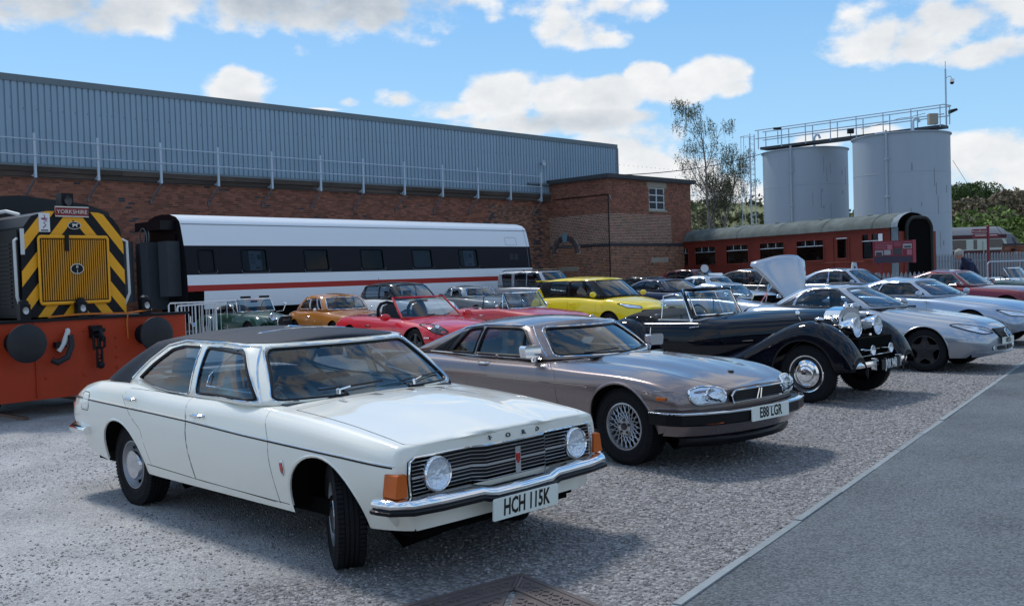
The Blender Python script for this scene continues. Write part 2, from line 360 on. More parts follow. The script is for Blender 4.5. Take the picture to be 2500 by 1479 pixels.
class Car:
    def __init__(s, name, label, x, y, yaw, cat='car', group='cars parked on the gravel'):
        s.root = thing(name, label, cat, (x, y, gz(x, y)), R(yaw), group); s.bv = []
    def shell(s, T, r=(.03, .08, .05, .06), dx=.06, deform=None, bow=(0, 0), capx=(0, 0), bulge=.012, crown=1.0):
        """T rows: x, zb, yb, zm, ym, zs, ys, zt, yt, zc  (bottom, widest, shoulder, top edge, centre line)"""
        T = sorted(T); xs = [t[0] for t in T]; F = [pchip(xs, [t[k] for t in T]) for k in range(1, 10)]
        n = max(8, int((xs[-1]-xs[0])/dx)); st = list(np.linspace(xs[0], xs[-1], n+1))
        rows = []
        for x in st:
            zb, yb, zm, ym, zs, ys, zt, yt, zc = [float(f(x)) for f in F]
            pts, last = round_poly([(yb, zb), (ym, zm), (ys, zs), (yt, zt), (0, zc)][:5], (r[0]+.12, r[1], r[2]), 4)
            # gently barrelled sides
            P = []
            for q in pts:
                t = (q.y-zb)/max(1e-3, zs-zb); P.append((q.x+bulge*math.sin(PI*min(1, max(0, t))), q.y))
            y0, z0 = P[-1]
            for k in range(1, 8):
                t = k/7; y = y0*(1-t); P.append((y, zc+(z0-zc)*(abs(y)/max(y0, 1e-4))**(2.0*crown)))
            rows.append([(x, -y, z) for y, z in P]+[(x, y, z) for y, z in P[::-1][1:]])
        m = len(rows[0]); h = (m+1)//2
        mb = MB(); mb.grid(rows)
        for row, sg, cx in ((rows[-1], 1, capx[0]), (rows[0], -1, capx[1])):
            G = []
            for i in range(h):
                x, y, z = row[i]; G.append([(x+sg*cx*(1-(2*k/10-1)**2), y*(1-2*k/10), z) for k in range(11)])
            mb.grid(G)
        me = mb.mesh('t', None); bm = bmesh.new(); bm.from_mesh(me); bpy.data.meshes.remove(me)
        L0, L1 = xs[0], xs[-1]; Wd = max(t[4] for t in T)
        for v in bm.verts:
            x, y, z = v.co
            if bow[0] and x > L1-1.1: x -= bow[0]*(abs(y)/Wd)**2.4*min(1, (x-L1+1.1)/1.1)**1.5
            if bow[1] and x < L0+1.0: x += bow[1]*(abs(y)/Wd)**2.4*min(1, (L0+1.0-x)/1.0)**1.5
            if deform: x, y, z = deform(x, y, z)
            v.co = (x, y, z)
        bmesh.ops.recalc_face_normals(bm, faces=bm.faces)
        up = max(bm.faces, key=lambda f: f.calc_center_median().z)
        if up.normal.z < 0: bmesh.ops.reverse_faces(bm, faces=bm.faces)
        s.store(bm); s.bm = bm; s.bv.append(BVHTree.FromBMesh(bm)); return bm
    def store(s, bm):
        bm.normal_update(); l = bm.verts.layers.float_vector.new('n0')
        for v in bm.verts: v[l] = v.normal
    def canopy(s, base, top, zr, rows=6, bulge=.02, spine=None, n=14, crown=.03, inset=0):
        """base/top: half ring of (x, y, z) from windscreen centre round the side to the rear centre"""
        m = len(base)
        def ring(P):
            out = []
            for i in range(m-1):
                p0 = Vector(P[max(i-1, 0)]); p1 = Vector(P[i]); p2 = Vector(P[i+1]); p3 = Vector(P[min(i+2, m-1)])
                if i == 0: p0 = Vector((P[1][0], -P[1][1], P[1][2]))
                if i == m-2: p3 = Vector((P[-2][0], -P[-2][1], P[-2][2]))
                t1 = (p2-p0)*.5; t2 = (p3-p1)*.5; ln = (p2-p1).length
                t1 = t1.normalized()*min(t1.length, ln*1.0) if t1.length else t1; t2 = t2.normalized()*min(t2.length, ln*1.0) if t2.length else t2
                for k in range(n):
                    t = k/n; out.append(p1*(2*t**3-3*t*t+1)+t1*(t**3-2*t*t+t)+p2*(-2*t**3+3*t*t)+t2*(t**3-t*t))
            out.append(Vector(P[-1])); return out
        B = ring(base); Tp = ring(top); K = len(B); G = []
        cx = sum(p.x for p in Tp)/K
        for j in range(rows+1):
            t = j/rows; row = []
            for i in range(K):
                p = B[i].lerp(Tp[i], t); d = Vector((p.x-cx, p.y*3, 0)); d = d.normalized() if d.length else d
                row.append(p+d*bulge*math.sin(PI*t))
            G.append(row)
        x0, x1 = Tp[0].x, Tp[-1].x
        for t in (.04, .1, .2, .35, .52, .7, .86, 1.0):
            row = []
            for i in range(K):
                p = Tp[i]; c = Vector((x1+(x0-x1)*min(1, max(0, (p.x-x1)/(x0-x1))), 0, p.z)); f = p.y/max(1e-6, max(q.y for q in Tp))
                q = p.lerp(c, t); q.z = p.z+crown*(1-(1-t)**2)*f*1.0
                if abs(p.y) < 1e-6: q = p.copy()
                row.append(q)
            G.append(row)
        mb = MB(); mb.grid([[tuple(p) for p in r_] for r_ in G]); mb.grid([[(p.x, -p.y, p.z) for p in r_] for r_ in G])
        me = mb.mesh('t', None); bm = bmesh.new(); bm.from_mesh(me); bpy.data.meshes.remove(me)
        bmesh.ops.remove_doubles(bm, verts=bm.verts, dist=2e-4)
        bad = [f for f in bm.faces if f.calc_area() < 1e-9]
        if bad: bmesh.ops.delete(bm, geom=bad, context='FACES')
        bmesh.ops.recalc_face_normals(bm, faces=bm.faces)
        up = max(bm.faces, key=lambda f: f.calc_center_median().z)
        if up.normal.z < 0: bmesh.ops.reverse_faces(bm, faces=bm.faces)
        s.store(bm); s.cm = bm; s.bv.append(BVHTree.FromBMesh(bm)); return bm
    def take(s, bm, faces, name, m, parent=None, offset=0, thick=0, keep=False):
        """lift faces off bm as an object of their own, with the undisturbed surface normals"""
        faces = [f for f in faces if f.is_valid]
        if not faces: return None
        l = bm.verts.layers.float_vector['n0']; idx = {}; vs = []; ns = []; fs = []
        for f in faces:
            q = []
            for v in f.verts:
                if v not in idx:
                    idx[v] = len(vs); nn = Vector(v[l]); nn = nn.normalized() if nn.length > .1 else v.normal; ns.append(nn); vs.append(v.co+nn*offset)
                q.append(idx[v])
            fs.append(q)
        me = bpy.data.meshes.new(name); me.from_pydata(vs, [], fs); me.materials.append(m)
        me.polygons.foreach_set('use_smooth', [True]*len(fs))
        me.normals_split_custom_set_from_vertices(ns)
        if not keep: bmesh.ops.delete(bm, geom=faces, context='FACES')
        o = link(name, me, parent or s.root)
        if thick:
            md = o.modifiers.new('thickness', 'SOLIDIFY'); md.thickness = thick; md.offset = -1
        return o
    def rest(s, bm, name, m, thick=0):
        return s.take(bm, list(bm.faces), name, m, thick=thick, keep=True)
    def pr(s, ax, sg, pts, off=0, which=None):
        """drop 2D points onto the car's surface along an axis; returns 3D points (and pushes them off by `off`)"""
        i, j = AX[ax]; k = 3-i-j; out = []; trees = s.bv if which is None else [s.bv[which]]
        for p in pts:
            o = Vector((0, 0, 0)); o[i] = p[0]; o[j] = p[1]; o[k] = sg*4; d = Vector((0, 0, 0)); d[k] = -sg
            best = None
            for t in trees:
                h = t.ray_cast(o, d)
                if h[0] is not None and (best is None or h[3] < best[3]): best = h
            if best is None:
                o[k] = 0; best = min((t.find_nearest(o) for t in trees), key=lambda h: h[3])
            n = best[1]; n = -n if n[k]*sg < 0 else n
            out.append(best[0]+n*off)
        return out
    def dens(s, P, st=.05, closed=False):
        out = []; n = len(P)
        for i in range(n if closed else n-1):
            a = Vector(P[i]); b = Vector(P[(i+1) % n]); m = max(1, int((b-a).length/st)); out += [tuple(a.lerp(b, k/m)) for k in range(m)]
        if not closed: out.append(tuple(P[-1]))
        return out
    def line(s, name, P, ax, sg, r, m, off=0, closed=False, n=5, which=None, parent=None, flat=None, st=.05):
        q = s.pr(ax, sg, s.dens(P, st, closed), off, which); mb = MB(); mb.tube(q, r, n, closed, flat=flat)
        return mb.build(name, m, parent or s.root)
    def gap(s, P, ax='y', sg=-1, closed=False, which=0): return s.line('shut_line', P, ax, sg, .0042, GAP, -.0022, closed, which=which)
    def bezel(s, name, P, ax, sg, r, m, off=0, which=None): return s.line(name, P, ax, sg, r, m, off, True, which=which)
    def patch(s, name, poly, ax, sg, m, off=.003, which=0, n=6, parent=None):
        """a thin piece lying on the surface, outline given in projection"""
        c = Vector((sum(p[0] for p in poly)/len(poly), sum(p[1] for p in poly)/len(poly))); P = []
        poly = s.dens(poly, .04, True); poly.append(poly[0])
        for k in range(n+1):
            P.append(s.pr(ax, sg, [tuple(Vector(q).lerp(c, 1-k/n)) for q in poly], off, which))
        mb = MB(); mb.grid(P); o = mb.build(name, m, parent or s.root); md = o.modifiers.new('thickness', 'SOLIDIFY'); md.thickness = .004; md.offset = 0
        return o
    def wheels(s, axf, axr, rad, yo, w, style, rimr, steer=0, arch=None, liner=True):
        """yo: outer face of the tyre"""
        if arch:
            for ax_ in (axf, axr):
                poly = [(ax_+arch*math.cos(a), rad+.005+arch*math.sin(a)*1.0) for a in [R(k) for k in range(-8, 189, 7)]]
                poly = [(ax_+arch*1.0, rad-.4)]+poly+[(ax_-arch*1.0, rad-.4)]
                for sg in (-1, 1):
                    f = cut(s.bm, poly, 'y', lambda f: f.calc_center_median().y*sg > .3 and abs(f.normal.y) > .15)
                    bmesh.ops.delete(s.bm, geom=f, context='FACES')
                    if liner:
                        mb = MB(); A = [R(k) for k in range(-35, 216, 12)]
                        yy = s.pr('y', sg, [(ax_+(arch+.004)*math.cos(a), rad+.005+(arch+.004)*math.sin(a)) for a in A], -.002, 0)
                        G = [[(ax_+(arch+.003)*math.cos(a), y_, rad+.005+(arch+.003)*math.sin(a)) for a in A] for y_ in (0,)]
                        outer = [tuple(q) for q in yy]; inner = [(q[0], sg*(yo-w-.10), q[2]) for q in G[0]]
                        mb.grid([outer, inner]); c = (ax_, sg*(yo-w-.10), rad); mb.add(inner+[c], [(i, i+1, len(inner)) for i in range(len(inner)-1)])
                        mb.build('wheel_well', UNDER, s.root)
        for ax_, st in ((axf, steer), (axr, 0)):
            for sg in (-1, 1):
                e = link('wheel', None, s.root, (ax_, sg*(yo-w/2), rad)); e.rotation_euler = (0, 0, R(st) + (PI if sg > 0 else 0))
                # local: outward = -Y
                key = (rad, w, style, rimr)
                if key not in WHEELC: WHEELC[key] = wheel_meshes(*key)
                for nm, me in WHEELC[key]: link(nm, me, e)
    def seats(s, m, x=-.25, z=.35, dy=.36, top=.95, back=True, head=True, rear=None):
        for sg in (-1, 1):
            mb = MB(); mb.box((x+.22, sg*dy, z), (.5, .46, .16)); 
            mb.prism(fillet([(-.22, 0), (.22, 0), (.23, top-z-.12), (.16, top-z), (-.16, top-z), (-.23, top-z-.12)], .06), (-.06, .06), frame((x-.03, sg*dy, z+.02), (0, 1, 0), (-.22, 0, 1)))
            if head: mb.box((x-.03-.22*(top-z)-.02, sg*dy, top+.08), (.09, .26, .17))
            mb.build('seat', m, s.root)
        if rear:
            mb = MB(); mb.box((rear+.2, 0, z+.02), (.5, 1.15, .18)); mb.prism([(-.56, 0), (.56, 0), (.52, .5), (-.52, .5)], (-.06, .06), frame((rear-.08, 0, z), (0, 1, 0), (-.3, 0, 1)))
            mb.build('rear_seat', m, s.root)
    def cabin(s, x0, x1, hw, zf, zt, m=None, wheel=True, wx=.35, wz=.78, wy=-.36):
        mb = MB(); mb.add([(x0, -hw, zf), (x1, -hw, zf), (x1, hw, zf), (x0, hw, zf)], [(0, 1, 2, 3)])
        for sg in (-1, 1): mb.add([(x0, sg*hw, zf), (x1, sg*hw, zf), (x1, sg*hw, zt), (x0, sg*hw, zt)], [(0, 1, 2, 3)])
        mb.build('cabin_lining', m or CABIN, s.root)
        mb = MB(); mb.box((x1-.14, 0, zt-.10), (.34, hw*2-.04, .26)); mb.build('dashboard', m or CABIN, s.root)
        if wheel:
            M_ = frame((wx, wy, wz), (0, 1, 0), (-.38, 0, 1)); mb = MB()
            mb.tube([M_ @ Vector((.185*math.cos(a), .185*math.sin(a), 0)) for a in [2*PI*k/20 for k in range(20)]], .013, 6, True)
            for a in (R(200), R(340), R(270)): mb.tube([M_ @ Vector((0, 0, -.02)), M_ @ Vector((.18*math.cos(a), .18*math.sin(a), 0))], .012, 5)
            mb.tube([M_ @ Vector((0, 0, .0)), M_ @ Vector((0, 0, -.25))], .03, 8); mb.build('steering_wheel', TRIM, s.root)
    def floor(s, x0, x1, z, hw):
        mb = MB(); mb.box(((x0+x1)/2, 0, z+.05), (x1-x0, hw*2, .1)); mb.build('underbody', UNDER, s.root)
    def plate(s, txt, x, z, w=.52, h=.11, bg=None, fg=None, tilt=0, y=0, ts=.092, sx=.78, border=False, yaw=0):
        M_ = Matrix.Translation((x, y, z)) @ Matrix.Rotation(R(yaw), 4, 'Z') @ Matrix.Rotation(R(-tilt), 4, 'Y') @ frame((0, 0, 0), (0, 1, 0), (0, 0, 1))
        mb = MB(); mb.prism(fillet([(-w/2, -h/2), (w/2, -h/2), (w/2, h/2), (-w/2, h/2)], .012), (-.004, .004), M_)
        o = mb.build('number_plate', bg or WHITE, s.root)
        t = text_obj(txt, ts, fg or BLACKP, o, M_ @ Matrix.Translation((0, 0, .0045)), 'plate_lettering', sx=sx, depth=.0008, bold=.028)
        return o
    def done(s):
        for b in ('bm', 'cm'):
            if hasattr(s, b): getattr(s, b).free()
WHEELC = {}
def wheel_meshes(rad, w, style, rr):
    """built round the local Y axis, outward = -Y"""
    out = []; M_ = Matrix.Rotation(R(90), 4, 'X')     # local Z -> -Y
    # tyre with tread grooves
    h = w/2; prof = [(rr-.01, -h*.8), (rr+.005, -h*.92), (rr+(rad-rr)*.45, -h), (rad-.03, -h*.97), (rad-.012, -h*.86)]
    ng = 5; tw = h*.78
    for k in range(ng):
        a = -tw+2*tw*k/ng; b = -tw+2*tw*(k+1)/ng; g = .004; crown = lambda q: rad-.008*(abs(q)/tw)**2.5
        prof += [(crown(a+g), a+g), (crown(b-g), b-g)]
        if k < ng-1: prof += [(crown(b)-.008, b-g), (crown(b)-.008, b+g)]
    prof += [(rad-.012, h*.86), (rad-.03, h*.97), (rr+(rad-rr)*.45, h), (rr+.012, h*.93), (rr-.004, h*.86)]
    mb = MB(); mb.lathe(prof, 56, M_)
    # cross sipes on the tread
    nb = 72
    for k in range(nb):
        a = 2*PI*k/nb
        for sg, off in ((1, 0), (-1, PI/nb)):
            c = Vector(((rad-.003)*math.cos(a+off), (rad-.003)*math.sin(a+off), sg*h*.68)); mb.box((0, 0, 0), (.013, .017, h*.40), M=M_ @ Matrix.Translation(c) @ Matrix.Rotation(a+off, 4, 'Z'))
    for q in (.30, .62): mb.lathe([(rr+(rad-rr)*q-.006, h*1.0), (rr+(rad-rr)*q, h*1.012), (rr+(rad-rr)*q+.006, h*1.0)], 56, M_)
    out.append(('tyre', mb.mesh('tyre', RUBBER, 25)))
    well = h*.86
    if style == 'steel':      # painted steel rim, slotted, chrome dish cap
        mb = MB(); mb.lathe([(rr, well), (rr-.012, well), (rr-.022, well-.02), (rr-.05, well-.055), (rr-.06, well-.055), (rr*.62, well-.028), (rr*.5, well-.03), (.0, well-.03)], 40, M_)
        out.append(('rim', mb.mesh('rim', mat('steel_rim', (.30, .31, .33), rough=.4, metal=.6))))
        mb = MB()
        for k in range(12):
            a = 2*PI*k/12; mb.box((0, 0, 0), (.034, .02, .01), M=M_ @ Matrix.Translation(((rr-.045)*math.cos(a), (rr-.045)*math.sin(a), well-.046)) @ Matrix.Rotation(a, 4, 'Z'))
        out.append(('rim_slot', mb.mesh('rim_slot', UNDER)))
        mb = MB(); c = rr*.64; mb.lathe([(c, well-.03), (c*.96, well-.012), (c*.88, well+.003), (c*.80, well+.002), (c*.55, well+.008), (0, well+.012)], 32, M_)
        out.append(('hub_cap', mb.mesh('hub_cap', mat('hubcap', (.55, .57, .6), rough=.16, metal=1))))
    elif style == 'lattice':
        mb = MB(); mb.lathe([(rr, well), (rr-.014, well+.004), (rr-.022, well-.012), (rr-.028, well-.05), (rr-.028, -h*.5)], 40, M_)
        out.append(('rim', mb.mesh('rim', ALLOY)))
        mb = MB(); r1 = rr-.024; r0 = .062
        n = 20
        for k in range(n):
            for d in (1, -1):
                a = 2*PI*k/n; b = a+d*R(40); p0 = Vector((r0*math.cos(a), r0*math.sin(a), well-.022)); p1 = Vector((r1*math.cos(b), r1*math.sin(b), well-.018 if d > 0 else well-.024))
                mb.tube([M_ @ p0, M_ @ p0.lerp(p1, .5), M_ @ p1], .0052, 4)
        mb.lathe([(.075, well-.03), (.070, well-.008), (.045, well-.004), (.03, well-.004)], 24, M_)
        out.append(('lattice_spokes', mb.mesh('lattice_spokes', ALLOY)))
        mb = MB(); mb.lathe([(.033, well-.01), (.03, well+.004), (0, well+.006)], 20, M_)
        for k in range(5):
            a = R(90+72*k); mb.lathe([(.013, well-.01), (.011, well+.004), (0, well+.006)], 10, M_ @ Matrix.Translation((.056*math.cos(a), .056*math.sin(a), 0)))
        out.append(('hub_cap', mb.mesh('hub_cap', DALLOY)))
        mb = MB(); mb.lathe([(r1, well-.075), (0, well-.075)], 24, M_); out.append(('brake_disc', mb.mesh('brake_disc', UNDER)))
    elif style == 'classic':   # dark rim, bright trim ring and full chrome disc
        mb = MB(); mb.lathe([(rr, well), (rr-.03, well-.012), (rr-.05, well-.045), (rr*.6, well-.03), (0, well-.03)], 40, M_); out.append(('rim', mb.mesh('rim', DALLOY)))
        mb = MB(); mb.lathe([(rr+.004, well-.002), (rr-.004, well+.007), (rr-.016, well+.004), (rr-.018, well-.01)], 48, M_); out.append(('trim_ring', mb.mesh('trim_ring', CHROME)))
        mb = MB(); c = rr*.74; mb.lathe([(c, well-.03), (c*.98, well-.006), (c*.84, well+.006), (c*.80, well-.004), (c*.62, well+.004), (c*.58, well+.022), (c*.5, well+.03), (c*.22, well+.033), (c*.2, well+.04), (0, well+.042)], 40, M_); out.append(('hub_cap', mb.mesh('hub_cap', CHROME)))
    else:
        dark = style.startswith('dark'); n = int(style[-1]); mt = DALLOY if dark else ALLOY
        mb = MB(); mb.lathe([(rr, well), (rr-.010, well+.002), (rr-.02, well-.012), (rr-.03, well-.06), (rr-.03, -h*.4)], 40, M_)
        mb.build; out.append(('rim', mb.mesh('rim', mt)))
        mb = MB(); fat = style == 'dark5'
        for k in range(n):
            a = 2*PI*k/n+R(90); M2 = M_ @ Matrix.Rotation(a, 4, 'Z')
            w0, w1 = (.072, .036) if fat else (.03, .022)
            r1 = rr-.022
            mb.prism([(.02, -w0), (.10, -w0*.92), (r1*.82, -w1), (r1, -w1*1.15), (r1, w1*1.15), (r1*.82, w1), (.10, w0*.92), (.02, w0)], (well-.05, well-.014), M2)
            if fat: mb.prism([(.02, -w0*.5), (r1*.8, -w1*.5), (r1*.8, w1*.5), (.02, w0*.5)], (well-.014, well-.006), M2)
        mb.lathe([(.085, well-.04), (.08, well-.012), (.03, well-.008), (.028, well-.002), (0, well)], 24, M_)
        out.append(('wheel_spokes', mb.mesh('wheel_spokes', mt)))
        mb = MB(); mb.lathe([(rr-.03, well-.09), (0, well-.09)], 24, M_); out.append(('brake_disc', mb.mesh('brake_disc', UNDER)))
    return out
def quad_inset(b, t, mx, mb_, mt, r=.05, x0=None):
    """window outline (front view) between base corner b=(y,z) and top corner t=(y,z)"""
    return fillet([(-(b[0]-mx), b[1]+mb_), (b[0]-mx, b[1]+mb_), (t[0]-mx, t[1]-mt), (-(t[0]-mx), t[1]-mt)], r)
def side(bm, sg, lo=.25): return lambda f: f.calc_center_median().y*sg > lo and f.normal.y*sg > .12
def glaze(c, win_sides, front, rear, gm, trim=None, tr=.008, sep=True):
    """cut the windows of a canopy and hang glass in them"""
    for sg in (-1, 1):
        for w in win_sides:
            w = fillet(w, .035); f = cut(c.cm, w, 'y', lambda f: f.calc_center_median().y*sg > .2 and abs(f.normal.z) < .93 and f.normal.y*sg > .25)
            c.take(c.cm, f, 'side_window', gm, offset=-.012)
            if trim is not None: c.line('window_trim', w, 'y', sg, tr, trim, 0, True, which=1)
    if front:
        f = cut(c.cm, front, 'x', lambda f: f.calc_center_median().x > c.xm and f.normal.x > .15); c.take(c.cm, f, 'windscreen', gm, offset=-.008)
    if rear:
        f = cut(c.cm, rear, 'x', lambda f: f.calc_center_median().x < c.xm and f.normal.x < -.12); c.take(c.cm, f, 'rear_window', gm, offset=-.01)
def wiper(c, P, sg='x', off=.018):
    q = c.pr('x', 1, P, off, 1); mb = MB(); mb.tube([tuple(v) for v in q], [.009]+[.005]*(len(q)-1), 5); mb.build('wiper', TRIM, c.root)
def round_lamp(c, p, r, depth=.05, ring=CHROME, tilt=0, yawd=0, lens=True, name='headlight', rec=1.0):
    M_ = Matrix.Translation(p) @ Matrix.Rotation(R(yawd), 4, 'Z') @ Matrix.Rotation(R(90-tilt), 4, 'Y')
    mb = MB(); mb.lathe([(r*1.0, -depth), (r*1.13, -depth*.4), (r*1.14, .004), (r*1.06, .014), (r, .006)], 28, M_); o = mb.build(name, ring, c.root)
    mb = MB(); mb.lathe([(r, .004), (r*.8, -.02*rec), (r*.4, -.038*rec), (0, -.044*rec)], 24, M_); mb.build('reflector', REFL, o)
    if lens:
        mb = MB(); mb.lathe([(r, .006), (r*.75, .016), (r*.4, .022), (0, .024)], 24, M_); mb.build('lens', LENS, o)
    return o
def door_handle(c, x, z, y, m=CHROME, L=.15):
    for sg in (-1, 1):
        q = c.pr('y', sg, [(x-L/2, z), (x-L/3, z), (x, z), (x+L/3, z), (x+L/2, z)], 0, 0); mb = MB()
        mb.tube([q[0], q[1]+Vector((0, sg*.028, 0)), q[2]+Vector((0, sg*.032, 0)), q[3]+Vector((0, sg*.028, 0)), q[4]], [.009, .012, .013, .012, .009], 6); mb.build('door_handle', m, c.root)

# ---------------------------------------------------------------- white saloon with the black vinyl roof
P_WHITE = paint('old_english_white', (.80, .785, .70), rough=.4)
VINYL = mat('black_vinyl', (.009, .012, .022), rough=.5, spec=.22, bump=.35, bscale=260, var=.1)
def cortina():
    c = Car('saloon_car', 'white four-door saloon with black vinyl roof nearest the camera', -1.519, 6.990, -44.24)
    T = [(2.06, .31, .68, .56, .80, .695, .795, .752, .765, .765), (1.98, .30, .70, .57, .82, .715, .81, .768, .77, .785), (1.8, .29, .74, .58, .84, .745, .825, .792, .77, .822), (1.5, .28, .77, .60, .852, .780, .835, .826, .77, .868),
         (.95, .28, .78, .62, .86, .815, .835, .866, .77, .905), (.6, .28, .78, .62, .862, .83, .835, .882, .775, .91), (0, .28, .78, .62, .864, .835, .84, .888, .775, .90), (-.6, .28, .78, .63, .866, .845, .84, .897, .78, .90),
         (-1.15, .29, .78, .66, .868, .88, .84, .926, .785, .93), (-1.6, .31, .77, .66, .86, .875, .83, .920, .775, .935), (-1.95, .35, .75, .65, .842, .825, .81, .875, .75, .895), (-2.14, .40, .72, .62, .81, .775, .78, .825, .72, .84)]
    def df(x, y, z):
        a = abs(y)
        if x > .9 and z > .66: z += .012*max(0, 1-((a-.30)/.05)**2) if 0 else 0
        if x > 1.0: x += .055*min(1, max(0, (x-1.0)/1.0))*(1-min(1, max(0, (a-.22)/.07)))*(1 if z > .62 else max(0, (z-.55)/.07))   # centre of the nose stands proud
        if x > .75 and z > .70: z += .014*min(1, (x-.75)/.5)*(1-min(1, max(0, (a-(.44-.16*(x-.75)))/.05)))
        return x, y, z
    c.shell(T, r=(.10, .035, .022), deform=df, bow=(.035, .04), capx=(.0, .02), bulge=.010, dx=.045)
    gf = cut(c.bm, [(-.735, .492), (.735, .492), (.742, .60), (.735, .680), (.70, .697), (-.70, .697), (-.735, .680), (-.742, .60)], 'x', lambda f: f.calc_center_median().x > 1.93 and f.normal.x > .3); bmesh.ops.delete(c.bm, geom=gf, context='FACES')
    base = [(.90, 0, .918), (.73, .752, .892), (.1, .778, .888), (-.6, .780, .898), (-1.2, .760, .925), (-1.62, .69, .935), (-1.74, 0, .94)]
    top = [(.46, 0, 1.250), (.365, .595, 1.232), (0, .625, 1.256), (-.5, .62, 1.260), (-.86, .60, 1.242), (-1.08, .55, 1.215), (-1.14, 0, 1.225)]
    c.canopy(base, top, 1.3, bulge=.022, crown=.055); c.xm = -.3
    # vinyl covering first, then the openings
    wf = [(.672, .908), (.660, .925), (.352, 1.195), (.31, 1.215), (-.165, 1.222), (-.13, .905)]
    wr = [(-.205, .902), (-.24, 1.222), (-.50, 1.222), (-.66, 1.195), (-.85, 1.09), (-1.02, .972), (-.93, .95), (-.75, .925), (-.5, .905)]
    front = quad_inset((.752, .892), (.595, 1.238), .026, .016, .022, .05); rear = quad_inset((.62, .94), (.50, 1.215), .10, .035, .04, .06)
    glaze(c, [wf, wr], front, rear, GLASS, None)
    vin = [(.40, 1.242), (.1, 1.252), (-.5, 1.256), (-.74, 1.215), (-.93, 1.105), (-1.10, .985), (-1.15, .945), (-1.15, .8), (-2.2, .8), (-2.2, 1.5), (.9, 1.5), (.9, 1.26)]
    f = cut(c.cm, vin, 'y', lambda f: True); c.take(c.cm, f, 'vinyl_roof', VINYL, offset=.003)
    c.rest(c.cm, 'window_pillars', P_WHITE, thick=.02)
    for sg in (-1, 1):
        c.line('drip_rail', [(.70, .90), (.39, 1.225), (.1, 1.247), (-.5, 1.250), (-.74, 1.21), (-.93, 1.10), (-1.12, .965)], 'y', sg, .0055, CHROME, .004, which=1)
        c.line('window_trim', fillet(wf, .03), 'y', sg, .0045, CHROME, .002, True, which=1); c.line('window_trim', fillet(wr, .03), 'y', sg, .0045, CHROME, .002, True, which=1)
        c.line('window_seal', fillet([(p[0]*.985-.003, .012+p[1]*.985) for p in wr], .03), 'y', sg, .012, TRIM, -.008, True, which=1)
        c.line('window_seal', fillet([(.64, .922), (.34, 1.19), (-.155, 1.21), (-.14, .915)], .03), 'y', sg, .010, TRIM, -.008, True, which=1)
        mb = MB(); q = c.pr('y', sg, [(-.185, .89), (-.2, 1.24)], .004, 1); mb.tube(q, .011, 5); mb.build('door_pillar', CHROME, c.root)
    q = c.pr('z', 1, [(-.30, -.52+.104*k) for k in range(11)], .001, 1); mb = MB(); mb.tube(q, .003, 5); mb.build('roof_seam', VINYL, c.root)
    c.line('windscreen_trim', quad_inset((.752, .892), (.595, 1.238), .021, .010, .016, .05), 'x', 1, .0045, CHROME, .003, True, which=1)
    c.line('windscreen_seal', quad_inset((.752, .892), (.595, 1.238), .034, .022, .028, .05), 'x', 1, .010, TRIM, -.004, True, which=1)
    c.line('rear_window_trim', rear, 'x', -1, .008, CHROME, .003, True, which=1)
    c.wheels(1.38, -1.20, .305, .755, .175, 'steel', .185, steer=-29, arch=.345)
    # arch lips
    for sg in (-1, 1):
        for ax_ in (1.38, -1.20):
            c.line('arch_lip', [(ax_+.352*math.cos(a), .31+.352*math.sin(a)) for a in [R(k) for k in range(-2, 183, 9)]], 'y', sg, .011, P_WHITE, -.003, which=0)
    # bonnet, boot, doors
    f = cut(c.bm, [(.97, -.70), (1.97, -.715), (2.20, -.5), (2.2, .5), (1.97, .715), (.97, .70)], 'z', lambda f: f.normal.z > .5 and f.calc_center_median().z > .66); c.take(c.bm, f, 'bonnet', P_WHITE, offset=.001)
    c.gap([(.97, -.70), (1.97, -.715), (2.07, -.69)], 'z', 1); c.gap([(.97, .70), (1.97, .715), (2.07, .69)], 'z', 1); c.gap([(.97, -.70), (.99, 0), (.97, .70)], 'z', 1)
    f = cut(c.bm, [(-1.80, -.62), (-2.11, -.64), (-2.11, .64), (-1.80, .62)], 'z', lambda f: f.normal.z > .5 and f.calc_center_median().z > .7); c.take(c.bm, f, 'boot_lid', P_WHITE, offset=.001)
    c.gap([(-1.80, -.62), (-2.11, -.64)], 'z', 1); c.gap([(-1.80, .62), (-2.11, .64)], 'z', 1)
    fd = [(.90, .32), (.885, .70), (.80, .885), (-.14, .885), (-.115, .72), (-.12, .34)]; rd = [(-.13, .34), (-.125, .72), (-.16, .885), (-1.02, .90), (-1.10, .84), (-.96, .72), (-.80, .62), (-.76, .36)]
    for sg in (-1, 1):
        for d in (fd, rd):
            f = cut(c.bm, d, 'y', side(c.bm, sg, .5)); o = c.take(c.bm, f, 'door', P_WHITE, offset=.001)
            c.gap(d, 'y', sg, True)
        c.line('side_trim', [(2.0, .655), (1.6, .675), (.6, .705), (-.1, .735), (-1.2, .765), (-1.9, .775), (-2.08, .77)], 'y', sg, .005, TRIM, 0)
        c.line('side_trim', [(2.02, .665), (1.6, .685), (.6, .715), (-.1, .745), (-1.2, .775), (-1.9, .785), (-2.08, .78)], 'y', sg, .0025, CHROME, .003)
        c.line('sill_seam', [(1.0, .325), (.0, .335), (-.83, .36)], 'y', sg, .003, GAP, -.001)
    c.rest(c.bm, 'body', P_WHITE)
    door_handle(c, .045, .785, 0); door_handle(c, -.95, .83, 0)
    c.patch('fuel_flap', fillet([(-1.86, .70), (-1.72, .70), (-1.72, .82), (-1.86, .82)], .02), 'y', -1, P_WHITE, off=.002)
    c.gap(fillet([(-1.87, .69), (-1.71, .69), (-1.71, .83), (-1.87, .83)], .03), 'y', -1, True)
